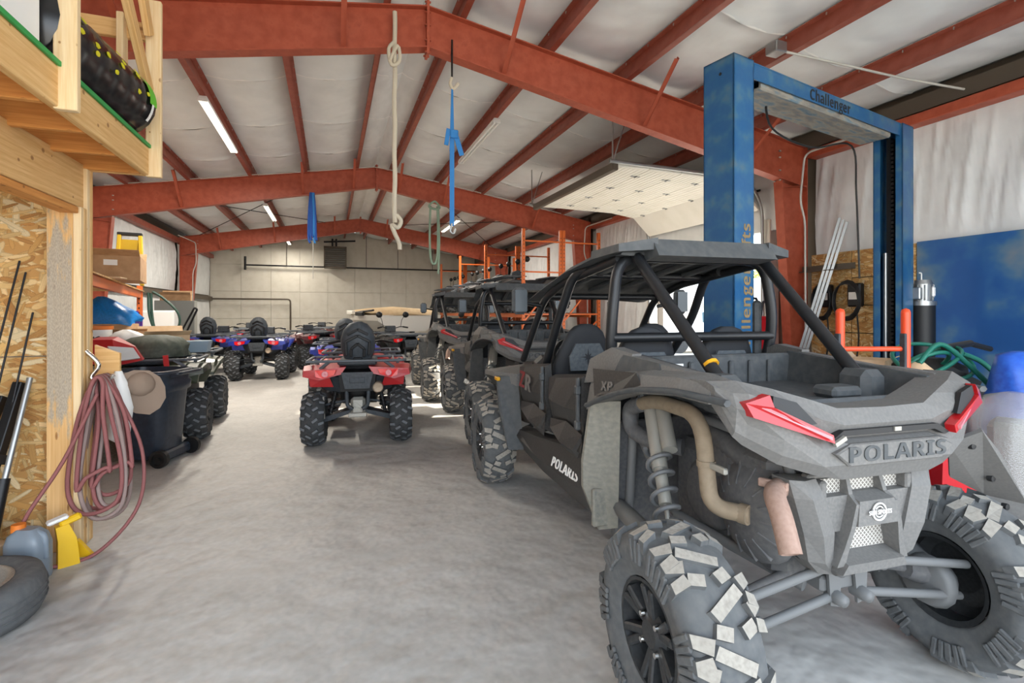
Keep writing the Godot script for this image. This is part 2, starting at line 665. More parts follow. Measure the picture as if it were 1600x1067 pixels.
const DW0 := 6.75
const DW1 := 10.05
func wall_right():
	var b := MB.new()
	b.box(W(WR + 0.15, 2.3, (DW0 + WF) / 2 - 0.2), Vector3(0.14, 4.7, DW0 - WF + 0.4))
	b.box(W(WR + 0.15, 2.3, (DW1 + WB) / 2 + 0.1), Vector3(0.14, 4.7, WB - DW1 + 0.2))
	b.box(W(WR + 0.15, 3.9, (DW1 + DW0) / 2), Vector3(0.14, 1.6, DW1 - DW0))
	var o := struct("wall_right", b, "brownmetal", "right side wall with white fabric above plywood panels")
	for s in [[WF, 5.9, 2.4], [10.15, 12.95, 0.0], [13.25, 20.25, 0.0], [20.55, WB, 0.0]]:
		part("insulation_sheet", folds(WR + 0.05, s[0], s[1], s[2], 4.05, 0.032, int(s[0] * 7) + 13, -1), "wall_liner", o)
		var q3 := MB.new()
		q3.box(W(WR - 0.06, 3.97, (s[0] + s[1]) / 2), Vector3(0.2, 0.13, s[1] - s[0]), Basis.IDENTITY, 0.01)
		part("eave_strut", q3, "steel", o)
		var q4 := MB.new()
		q4.box(W(WR - 0.08, 4.16, (s[0] + s[1]) / 2), Vector3(0.08, 0.2, s[1] - s[0]))
		part("eave_filler", q4, "brownmetal", o)
	var hd := MB.new()
	hd.box(W(WR - 0.02, 3.5, (DW0 + DW1) / 2), Vector3(0.14, 1.2, DW1 - DW0 + 0.8))
	part("door_header", hd, "wall_liner", o)
	# plywood: oriented strand board beside the column, blue painted sheets nearer
	for s in [[5.27, 5.92, 0.0, 1.2], [5.27, 5.92, 1.205, 2.4], [4.64, 5.265, 0.0, 0.6], [4.64, 5.265, 0.605, 1.2], [4.64, 5.265, 1.205, 1.6], [4.64, 5.265, 1.605, 2.0], [4.64, 5.265, 2.005, 2.4], [4.40, 4.635, 0.0, 2.4]]:
		var q := MB.new()
		q.box(W(WR - 0.03, (s[2] + s[3]) / 2, (s[0] + s[1]) / 2), Vector3(0.02, s[3] - s[2] - 0.006, s[1] - s[0] - 0.006), Basis.IDENTITY, 0.002)
		part("strand_board", q, "osb", o)
	for s in [[3.17, 4.39], [1.94, 3.165], [0.71, 1.935], [-0.52, 0.705]]:
		var q := MB.new()
		q.box(W(WR - 0.04, 1.2, (s[0] + s[1]) / 2), Vector3(0.02, 2.42, s[1] - s[0] - 0.003), Basis.IDENTITY, 0.002)
		part("plywood_sheet", q, "plyblue", o)
	# door jambs
	for w in [DW0 - 0.02, DW1 + 0.1]:
		var q := MB.new()
		q.box(W(WR + 0.06, 1.55, w), Vector3(0.36, 3.1, 0.16), Basis.IDENTITY, 0.01)
		part("door_jamb", q, "door_white", o)

func wall_front():
	# the end the viewer stands in: a wide door opening to the yard
	var b := MB.new()
	var z := WF - 0.1
	b.box(W((WL - 3.4) / 2 - 0.1, 2.2, z), Vector3(absf(WL + 3.4) + 0.4, 4.4, 0.15))
	b.box(W((6.6 + WR) / 2 + 0.1, 2.2, z), Vector3(WR - 6.6 + 0.3, 4.4, 0.15))
	b.prism([Vector2(WL - 0.2, 4.1), Vector2(WR + 0.2, 4.1), Vector2(WR + 0.2, 4.3), Vector2(RU, 5.35), Vector2(WL - 0.2, 4.3)], W(0, 0, z + 0.07), Vector3.RIGHT, Vector3.UP, Vector3(0, 0, 0.15))
	struct("wall_front", b, "panel_white", "end wall around the wide doorway behind the viewer")

func ceiling():
	var b := MB.new()
	var L := WB - WF + 0.6
	var mz := (WB + WF) / 2
	for s in [-1.0, 1.0]:
		var a := W(RU, 5.46, mz)
		var e := W(RU + s * (HW + 0.3), 5.46 - (HW + 0.3) / 6.0, mz)
		b.beam(a, e, L, 0.06)
	var o := struct("ceiling", b, "galv", "sloping metal roof lined with sagging white insulation between red purlins")
	var us := [-4.98, -4.1, -2.95, -1.72, -0.53, 0.64, 1.47, 2.64, 3.78, 4.95, 6.13, 7.1]
	# purlins: bent steel sections the length of the roof
	var sh := MB.new()
	sh.box(Vector3(0, 0.1, 0), Vector3(0.012, 0.2, L - 0.5))
	sh.box(Vector3(0.035, 0.004, 0), Vector3(0.07, 0.008, L - 0.5))
	sh.box(Vector3(-0.035, 0.196, 0), Vector3(0.07, 0.008, L - 0.5))
	sh.box(Vector3(0.066, 0.012, 0), Vector3(0.008, 0.02, L - 0.5))
	var pm := sh.mesh()
	var sc := MB.new()
	for k in 52:
		sc.box(Vector3(0, 0, -L / 2 + 0.4 + k * 0.5), Vector3(0.01, 0.03, 0.01))
	var scm := sc.mesh()
	for i in range(1, 11):
		var p := part("purlin", pm, "purlin", o, W(us[i], roof_y(us[i]), mz))
		p.rotation.z = atan(1.0 / 6.0) * (1.0 if us[i] < RU else -1.0)
		if us[i] < RU: p.scale.x = -1.0
		var sp := part("roofing_screw", scm, "bolt", p, Vector3(-0.06, 0.17, 0))
		tag(sp, "", "", "", "stuff")
	# insulation pillows
	var variants := []
	for vv in 4:
		var nz := FastNoiseLite.new()
		nz.seed = 30 + vv; nz.frequency = 1.6; nz.fractal_octaves = 3
		var g := []
		for i in 15:
			var row := []
			for j in 25:
				var x := i / 14.0 - 0.5
				var z := j / 24.0 - 0.5
				var ed := 0.5 - absf(z)
				var y := -0.085 * (1.0 - 4.0 * x * x)
				y -= 0.026 * pow(maxf(0.0, 1.0 - ed * 14.0), 2.0) * (1.0 - 4.0 * x * x)
				y += 0.016 * nz.get_noise_2d(x * 2.0, z * 5.0) * (1.0 - 4.0 * x * x)
				y += 0.012 * nz.get_noise_2d(x * 1.2 + 9.0, z * 24.0) * (1.0 - 4.0 * x * x) * pow(absf(z) * 2.0, 1.5)
				row.append(Vector3(x, y, z))
			g.append(row)
		var q := MB.new()
		q.grid(g, false, false, true)
		variants.append(q.mesh())
	var bandm := MB.new()
	var bg := []
	for i in 13:
		var row := []
		for j in 3: row.append(Vector3(i / 12.0 - 0.5, -0.098 * (1.0 - 4.0 * (i / 12.0 - 0.5) * (i / 12.0 - 0.5)) - 0.012 * (1.0 if j == 1 else 0.0), (j - 1) * 0.012))
		bg.append(row)
	bandm.grid(bg, false, false, true)
	band_mesh = bandm.mesh()
	var cuts := [WF]
	while cuts[-1] < WB - 0.5: cuts.append(cuts[-1] + 1.91)
	for i in 11:
		var a: float = us[i]
		var e: float = us[i + 1]
		var c := (a + e) / 2
		if i == 5:
			for hlf in [[a, RU], [RU, e]]:
				for k in cuts.size() - 1: pillow(variants[(i + k) % 4], o, hlf[0], hlf[1], cuts[k], 0.5)
			continue
		for k in cuts.size() - 1: pillow(variants[(i * 3 + k) % 4], o, a, e, cuts[k], 1.0)

var band_mesh: Mesh
func pillow(m: Mesh, o: Node3D, a: float, e: float, w: float, sag: float):
	var c := (a + e) / 2
	var p := part("insulation_panel", m, "liner", o, W(c, roof_y(c) + 0.235, w + 0.955))
	var sl := (1.0 if c < RU else -1.0) * atan(1.0 / 6.0)
	p.transform.basis = Basis(Vector3.BACK, sl) * Basis.from_scale(Vector3((e - a) / cos(sl) * 1.0, sag, 1.91))
	var s := part("seam_band", band_mesh, "seam_white", o, W(c, roof_y(c) + 0.233, w))
	s.transform.basis = Basis(Vector3.BACK, sl) * Basis.from_scale(Vector3((e - a) / cos(sl), sag, 1.6))

func rafter(b: MB, s: float, w: float, hw: float):
	# web and flanges from ridge to eave on side s
	var t0 := 5.12
	var b0 := 4.63
	var ue := RU + s * hw
	var t1 := t0 - hw / 6.0
	var b1 := b0 - hw * 0.194
	var fw := 0.16
	b.prism([Vector2(RU, b0), Vector2(ue, b1), Vector2(ue, t1), Vector2(RU, t0)], W(0, 0, w - 0.004), Vector3.RIGHT, Vector3.UP, Vector3(0, 0, -0.008))
	b.beam(W(RU, b0 + 0.006, w), W(ue, b1 + 0.006, w), fw, 0.014)
	b.beam(W(RU, t0 - 0.006, w), W(ue, t1 - 0.006, w), fw, 0.014)

func portal_frame(k: int):
	var w: float = FR[k]
	var labels := ["nearest red steel roof frame, its rafters crossing the top of the picture", "middle red steel roof frame, second from the viewer", "farthest red steel roof frame, in front of the end wall"]
	var o := thing("portal_frame", labels[k], "steel frame", W(0, 0, 0), 0, "red steel portal frames")
	for s in [-1.0, 1.0]:
		var b := MB.new()
		rafter(b, s, w, HW - 0.1)
		part("rafter", b, "steel", o)
		var c := MB.new()
		var uo: float = RU + s * (HW - 0.1)
		# tapered column
		var ui0: float = uo - s * 0.25
		var ui1: float = uo - s * 0.52
		c.prism([Vector2(uo, 0), Vector2(ui0, 0), Vector2(ui1, 3.545), Vector2(uo, 3.46)], W(0, 0, w - 0.004), Vector3.RIGHT, Vector3.UP, Vector3(0, 0, -0.008))
		c.beam(W(ui0, 0, w), W(ui1, 3.55, w), 0.16, 0.014, 0.0, Vector3.RIGHT)
		c.beam(W(uo, 0, w), W(uo, 4.1, w), 0.16, 0.014, 0.0, Vector3.RIGHT)
		c.box(W((uo + ui0) / 2, 0.01, w), Vector3(0.35, 0.02, 0.24))
		c.beam(W(ui1, 3.44, w), W(uo, 3.5, w), 0.15, 0.012)
		part("column", c, "steel", o)
		# splice plates at the knee and bolts
		var q := MB.new()
		for y in [3.55, 3.7, 3.9, 4.0]:
			for dz in [-0.05, 0.05]:
				q.lathe(W(ui1 - s * 0.0, y, w + dz), Vector3.LEFT * s, [[0.0, 0.03], [0.012, 0.03], [0.014, 0.0]], 6)
		tag(part("knee_bolt", q, "bolt", o), "", "", "", "stuff")
		# flange braces down from purlins
		for du in ([0.95, 3.0, 4.75] if k != 1 else [0.55, 1.7, 4.2]):
			var uu: float = RU + s * du
			var f := MB.new()
			var top := W(uu, roof_y(uu) + 0.06, w - 0.75)
			var bot := W(uu, 4.63 - du * 0.194 + 0.03, w - 0.05)
			if s > 0 and k == 0 and du > 4.0:
				bot = W(uu, 4.63 - du * 0.194 + 0.03, w - 0.05); top = W(uu + 0.02, roof_y(uu) + 0.02, w - 0.9)
			f.beam(top, bot, 0.055, 0.006)
			f.beam(top + Vector3(0.027, 0.02, 0), bot + Vector3(0.027, 0.02, 0), 0.006, 0.05)
			part("flange_brace", f, "steel", o)
	var rp := MB.new()
	rp.box(W(RU, 4.87, w), Vector3(0.03, 0.64, 0.17))
	for y in [4.58, 4.72, 4.9, 5.05, 5.17]:
		for s in [-1.0, 1.0]:
			for dz in [-0.055, 0.055]:
				rp.lathe(W(RU + s * 0.015, y, w + dz), Vector3.RIGHT * s, [[0.014, 0.0], [0.012, 0.02], [0.0, 0.02]], 6)
	part("ridge_plate", rp, "steel", o)

func tube_light(at: Vector3, label: String, dim: float, along := 1.22):
	var o := thing("strip_light", label, "light", at, 0, "fluorescent strip lights")
	var b := MB.new()
	b.box(Vector3(0, 0.03, 0), Vector3(0.11, 0.05, along), Basis.IDENTITY, 0.006)
	for s in [-1, 1]: b.box(Vector3(0, 0.0, s * (along / 2 - 0.012)), Vector3(0.13, 0.05, 0.02), Basis.IDENTITY, 0.004)
	part("housing", b, "white", o)
	for s in [-1, 1]:
		var q := MB.new()
		q.bar(Vector3(s * 0.038, -0.012, -along / 2 + 0.03), Vector3(s * 0.038, -0.012, along / 2 - 0.03), 0.017, 10)
		part("lamp_tube", q, "lit_tube" if dim > 0.0 else "white", o)
	if dim > 0.0:
		var l := AreaLight3D.new()
		l.name = "glow"
		l.area_size = Vector2(0.1, along - 0.06)
		l.light_color = Color("fff6e8")
		l.light_energy = dim
		l.area_range = 30.0
		l.area_attenuation = 2.0
		l.shadow_enabled = true
		o.add_child(l)
		l.position = Vector3(0, -0.036, 0)
		l.rotation_degrees.x = -90

func roof_extras():
	var lit := plain("lit_tube", "ffffff", 0.4)
	lit.emission_enabled = true
	lit.emission = Color("fff3e0")
	lit.emission_energy_multiplier = 3.0
	# labels, place, energy
	tube_light(W(-1.72, 4.53, 9.5), "long lit strip light under the left purlin, nearest of those on the left", 26.0, 2.5)
	tube_light(W(2.62, 4.7, 9.3), "unlit white strip light under the right purlin near the blue strap", 0.0, 2.5)
	tube_light(W(-1.74, 4.52, 17.0), "lit strip light over the blue vehicles, in the middle bay", 24.0, 2.5)
	tube_light(W(-1.72, 4.52, 23.8), "lit strip light farthest away, close to the cream end wall", 9.0, 1.3)
	tube_light(W(3.85, 4.45, 17.0), "lit strip light behind the blue strap, over the orange racks", 24.0, 2.5)
	# overhead door
	overhead_door()
	# heater
	var hp := W(0.19, 4.05, 24.9)
	var o := thing("unit_heater", "grey louvred unit heater hanging by the end wall", "heater", hp)
	var b := MB.new()
	b.box(Vector3(0, 0, -0.14), Vector3(1.0, 1.0, 0.5), Basis.IDENTITY, 0.03)
	for s in [-1, 1]: b.box(Vector3(s * 0.47, 0, 0.14), Vector3(0.06, 1.0, 0.06))
	b.box(Vector3(0, 0.47, 0.14), Vector3(1.0, 0.06, 0.06)); b.box(Vector3(0, -0.47, 0.14), Vector3(1.0, 0.06, 0.06))
	part("casing", b, "brownmetal", o)
	for k in 9:
		var q := MB.new()
		q.box(Vector3(0, 0.38 - k * 0.095, 0.13), Vector3(0.88, 0.012, 0.09), Basis(Vector3.RIGHT, 0.5))
		part("louvre", q, "galv", o)
	var q2 := MB.new()
	q2.bar(Vector3(-0.12, 0.5, -0.1), Vector3(-0.12, 0.88, -0.1), 0.04); q2.bar(Vector3(0.05, 0.5, -0.1), Vector3(0.05, 0.88, -0.1), 0.04)
	q2.bar(Vector3(-0.5, 0.72, -0.1), Vector3(0.9, 0.82, -0.1), 0.04)
	part("flue", q2, "blackmetal", o)
	# black pipe across the end wall with hangers
	var p := MB.new()
	p.bar(W(-3.6, 3.62, 25.25), W(7.0, 3.62, 25.25), 0.035, 8)
	p.bar(W(-3.6, 3.4, 25.25), W(-3.6, 4.0, 25.25), 0.05, 8)
	var pp := one("gas_pipe", p, "blackmetal", "black pipe running across the top of the end wall", "pipe")
	for u in [-1.9, 1.6, 3.1, 4.8]:
		var h := MB.new()
		h.bar(W(u, 3.62, 25.25), W(u, roof_y(u) + 0.1, 25.25), 0.012, 5)
		part("hanger_rod", h, "blackmetal", pp)
	var p2 := MB.new()
	p2.tube(bent([W(-4.9, 2.1, 25.3), W(-2.2, 2.1, 25.3), W(-1.75, 2.1, 25.3), W(-1.75, 0.6, 25.3)], 0.15), 0.035, 8)
	one("drop_pipe", p2, "brownmetal", "brown pipe bending down the end wall behind the blue vehicles", "pipe")
	# tie rods crossing in the roof
	var lab := ["left", "right"]
	for e in [[-4.3, 13.3, -0.2, 20.2, "thin steel tie rod in the middle bay roof, running from the left eave"], [-0.2, 13.3, -4.3, 20.2, "thin steel tie rod in the middle bay roof, crossing over the blue strap bundle"], [6.4, 13.3, 2.2, 20.2, "thin steel tie rod in the middle bay roof, running from the right eave"], [2.2, 13.3, 6.4, 20.2, "thin steel tie rod in the middle bay roof, crossing over the orange racks"]]:
		var q := MB.new()
		q.bar(W(e[0], roof_y(e[0]) - 0.04, e[1]), W(e[2], roof_y(e[2]) - 0.04, e[3]), 0.012, 5)
		one("tie_rod", q, "blackmetal", e[4], "rod", "roof tie rods")
	# cord along the top of the second frame
	var c := MB.new()
	var pts := []
	for k in 25:
		var u := WL + 0.5 + (HW - 0.6) * 2.0 * k / 24.0
		pts.append(W(u, roof_y(u) + 0.015, 12.99))
	c.tube(pts, 0.012, 5)
	one("electric_cable", c, "conduit", "pale cable lying along the top of the middle steel frame", "cable")
	# conduits at the knee of the frames
	for s in [[WR - 0.42, 5.9, "white conduit bent down the nearest right steel column"], [WR - 0.42, 12.9, "white conduit bent down the right column of the middle frame"], [WL + 0.62, 20.25, "white conduit bent down the left column of the farthest frame"]]:
		var q := MB.new()
		var sg: float = 1.0 if s[0] > 0 else -1.0
		q.tube(bent([W(s[0] + sg * 0.25, 4.0, s[1] - 1.2), W(s[0] - sg * 0.02, 3.9, s[1] - 0.2), W(s[0] - sg * 0.02, 3.2, s[1] - 0.12), W(s[0] + sg * 0.08, 2.9, s[1] - 0.12), W(s[0] + sg * 0.1, 0.4, s[1] - 0.12)], 0.12), 0.016, 8)
		one("conduit", q, "conduit", s[2], "conduit")
	straps()

func overhead_door():
	# sectional door raised on its tracks: flat sections overhead, the last one on the bend
	var o := Node3D.new()
	o.name = "door_1"
	add_child(o)
	tag(o, "white sectional overhead door raised on its tracks at the right", "", "", "structure")
	var y := 3.78
	var wm := (DW0 + DW1) / 2 + 0.0
	var L := DW1 - DW0 - 0.1
	var prev := W(4.15, y, wm)
	var path := [Vector2(4.15, y), Vector2(4.75, y), Vector2(5.36, y - 0.01), Vector2(5.97, y - 0.02), Vector2(6.55, y - 0.1), Vector2(6.98, y - 0.5)]
	var nb := FastNoiseLite.new()
	for k in path.size() - 1:
		var a: Vector2 = path[k]
		var e: Vector2 = path[k + 1]
		var b := MB.new()
		var A := W(a.x, a.y, wm)
		var E := W(e.x, e.y, wm)
		var dir := (E - A).normalized()
		b.beam(A + dir * 0.004, E - dir * 0.004, L, 0.045, 0.006)
		# pressed ribs
		for r in 7:
			var c := A.lerp(E, (r + 0.5) / 7.0)
			b.beam(c - dir * 0.03 + Vector3(0, -0.024, 0), c + dir * 0.03 + Vector3(0, -0.024, 0), L - 0.06, 0.006)
		var s := part("door_section", b, "door_white", o)
		if k < 4:
			for q in 4:
				var h := MB.new()
				var z := wm - L / 2 + L * (q + 0.5) / 4.0
				var pos := W(e.x, e.y - 0.03, z)
				h.box(pos, Vector3(0.16, 0.012, 0.05), Basis.IDENTITY, 0.004)
				h.bar(pos + Vector3(0, -0.01, -0.03), pos + Vector3(0, -0.01, 0.03), 0.012, 6)
				part("hinge", h, "galv", s)
	# bottom seal beam at the inner end
	var bb := MB.new()
	bb.box(W(4.12, y - 0.03, wm), Vector3(0.1, 0.12, L + 0.05), Basis.IDENTITY, 0.01)
	part("bottom_rail", bb, "brownmetal", o)
	for w in [wm - L / 2 - 0.05, wm + L / 2 + 0.05]:
		var t := MB.new()
		var P := [W(4.0, y + 0.03, w), W(6.4, y + 0.0, w), W(6.8, y - 0.12, w), W(7.0, y - 0.5, w), W(7.02, 0.05, w)]
		P = bent(P, 0.25)
		t.tube(P, 0.03, 6)
		part("track", t, "galv", o)
		var h := MB.new()
		h.beam(W(4.05, y, w), W(4.05, 4.55, w), 0.035, 0.01, 0.0, Vector3.RIGHT)
		h.beam(W(4.05, y + 0.02, w), W(4.25, 4.5, w - 0.1), 0.03, 0.008, 0.0, Vector3.RIGHT)
		part("hanger", h, "galv", o)
	var sp := MB.new()
	sp.bar(W(6.95, 3.6, DW0), W(6.95, 3.6, DW1), 0.02, 8)
	sp.bar(W(6.95, 3.6, DW0 + 0.3), W(6.95, 3.6, wm), 0.05, 10)
	part("torsion_spring", sp, "blackmetal", o)

func rope(called, pts: Array, r, mat, label, cat := "strap", flat := 1.0):
	var b := MB.new()
	b.tube(pts, r, 6, false, true, flat)
	return one(called, b, mat, label, cat)

func straps():
	plain("ropewhite", "cfc6b2", 0.9)
	plain("strapblue", "2f7fc4", 0.7)
	plain("ropegreen", "8aa392", 0.85)
	# white rope from the nearest frame
	var o := thing("hanging_rope", "thick off-white rope hanging from the nearest frame, knotted at its end", "rope", W(0.69, 0, 5.92))
	var b := MB.new()
	var pts := []
	for k in 30:
		pts.append(Vector3(0.004 * sin(k * 0.9), 4.95 - k * 0.0835, 0.003 * cos(k * 1.3)))
	b.tube(pts, 0.028, 6)
	part("cord", b, "ropewhite", o)
	var q := MB.new()
	q.tube(curve([Vector3(0.02, 2.62, 0), Vector3(0.07, 2.55, 0.02), Vector3(0.03, 2.47, 0.03), Vector3(-0.03, 2.5, 0.0), Vector3(0.0, 2.4, 0.02), Vector3(0.05, 2.3, 0.0), Vector3(0.06, 2.22, 0.0)], 4), 0.026, 6)
	part("end_knot", q, "ropewhite", o)
	var q2 := MB.new()
	q2.tube(curve([Vector3(0.0, 4.6, 0.02), Vector3(-0.07, 4.5, 0.03), Vector3(-0.04, 4.32, 0.04), Vector3(0.05, 4.38, 0.04), Vector3(0.03, 4.55, 0.03), Vector3(-0.06, 4.36, 0.05)], 4), 0.022, 6)
	part("upper_knot", q2, "ropewhite", o)
	# blue ratchet strap
	o = thing("ratchet_strap", "bright blue strap with a metal hook hanging from the nearest frame", "strap", W(1.36, 0, 5.92))
	b = MB.new()
	b.box(Vector3(0.0, 2.98, 0), Vector3(0.055, 0.9, 0.008))
	b.loft([[Vector3(-0.03, 3.42, 0.005), Vector3(0.03, 3.42, 0.005), Vector3(0.03, 3.42, -0.005), Vector3(-0.03, 3.42, -0.005)], [Vector3(-0.008, 4.2, 0.005), Vector3(0.012, 4.2, 0.005), Vector3(0.012, 4.2, -0.005), Vector3(-0.008, 4.2, -0.005)]])
	b.box(Vector3(0.07, 3.52, 0.02), Vector3(0.06, 0.3, 0.01), Basis(Vector3.BACK, 0.3))
	b.box(Vector3(-0.06, 3.58, 0.02), Vector3(0.05, 0.2, 0.01), Basis(Vector3.BACK, -0.15))
	b.box(Vector3(0.02, 3.62, 0.03), Vector3(0.1, 0.1, 0.03), Basis.IDENTITY, 0.01)
	part("webbing", b, "strapblue", o)
	b = MB.new()
	b.bar(Vector3(0, 4.3, 0), Vector3(0.0, 4.75, 0), 0.012, 6)
	part("cord", b, "blackmetal", o)
	b = MB.new()
	b.tube(curve([Vector3(0.0, 4.3, 0), Vector3(-0.02, 4.22, 0), Vector3(0.02, 4.17, 0), Vector3(0.08, 4.24, 0)], 4), 0.02, 6)
	part("hook", b, "ropewhite", o)
	b = MB.new()
	b.tube(curve([Vector3(0.0, 2.56, 0), Vector3(-0.02, 2.47, 0), Vector3(0.02, 2.44, 0), Vector3(0.04, 2.5, 0)], 4), 0.014, 6)
	part("end_hook", b, "galv", o)
	# green rope loop
	o = thing("rope_loop", "pale green rope looped over the middle steel frame", "rope", W(2.52, 0, 13.0))
	b = MB.new()
	b.tube(curve([Vector3(-0.1, 4.25, 0), Vector3(-0.12, 3.6, 0), Vector3(-0.1, 2.95, 0.01), Vector3(-0.02, 2.75, 0.02), Vector3(0.07, 2.9, 0.01), Vector3(0.1, 3.6, 0.0), Vector3(0.08, 4.25, 0)], 6), 0.03, 6)
	b.tube(curve([Vector3(0.1, 4.2, 0.02), Vector3(0.13, 3.4, 0.02), Vector3(0.1, 2.5, 0.02)], 6), 0.026, 6)
	b.tube(curve([Vector3(-0.14, 4.24, 0), Vector3(0.0, 4.36, 0.06), Vector3(0.14, 4.22, 0), Vector3(0.0, 4.16, 0.06)], 5, true), 0.03, 6, true)
	part("cord", b, "ropegreen", o)
	# blue bundle
	o = thing("strap_bundle", "bundle of dark blue straps hung on the middle steel frame", "strap", W(-0.42, 0, 12.95))
	plain("strapdark", "1d4fa0", 0.7)
	for k in 5:
		b = MB.new()
		var x := -0.07 + k * 0.035
		b.tube(curve([Vector3(x * 0.5, 4.35, 0.02 * (k % 2)), Vector3(x, 3.9, 0.02), Vector3(x * 1.2, 3.3 + 0.05 * (k % 3), 0.0), Vector3(x + 0.03, 3.15 + 0.07 * (k % 3), 0.03)], 5), 0.026, 6)
		part("webbing", b, "strapdark" if k != 3 else "strapblue", o)
	b = MB.new()
	b.bar(Vector3(0.02, 3.3, 0), Vector3(0.02, 2.3, 0), 0.01, 5)
	part("loose_end", b, "conduit", o)

var tyre_cache := {}

func wheel_materials():
	mottled("rubber", ["343638", "3d3f41", "4a4b4b"], [0.0, 0.5, 1.0], 0.02, 2.0, 0.85, 0.0, 0.0, 41)
	mottled("rubber_dusty", ["505355", "5c5e5f", "6b6b6a"], [0.0, 0.5, 1.0], 0.02, 2.0, 0.9, 0.0, 0.0, 42)
	mottled("lug_dust", ["847f77", "9a958c", "aaa59b"], [0.0, 0.45, 1.0], 0.03, 3.0, 0.95, 0.0, 0.0, 43)
	mottled("rim_dark", ["2b2d2f", "36383a", "424343"], [0.0, 0.5, 1.0], 0.03, 3.0, 0.5, 0.2, 0.0, 44)

# one raised block on the tread: centre at angle th, x across, size along/across, turned by yaw
func lug(b: MB, tp: MB, th: float, x: float, ls: float, lx: float, yaw: float, R: float, hw: float, h: float):
	var P := []
	var Q := []
	for k in [[-1, -1], [1, -1], [1, 1], [-1, 1]]:
		var s: float = k[0] * ls * 0.5
		var xx: float = k[1] * lx * 0.5
		var s2 := s * cos(yaw) - xx * sin(yaw)
		var x2 := x + s * sin(yaw) + xx * cos(yaw)
		x2 = clampf(x2, -hw * 1.02, hw * 1.02)
		var cr := R - 0.035 * pow(absf(x2) / hw, 2.6)
		P.append(rim_pt(th + s2 / R, x2 * 1.0, cr - 0.03))
		var s3 := s2 * 0.84
		Q.append(rim_pt(th + (s2 * 0.82) / R, x + (x2 - x) * 0.84, cr + h))
	for i in 4:
		var j := (i + 1) % 4
		b.oq(P[i], P[j], Q[j], Q[i], (P[0] + P[2]) * 0.5)
	tp.oq(Q[0], Q[1], Q[2], Q[3], (P[0] + P[2]) * 0.5)

func rim_pt(a: float, x: float, r: float) -> Vector3: return Vector3(x, cos(a) * r, sin(a) * r)

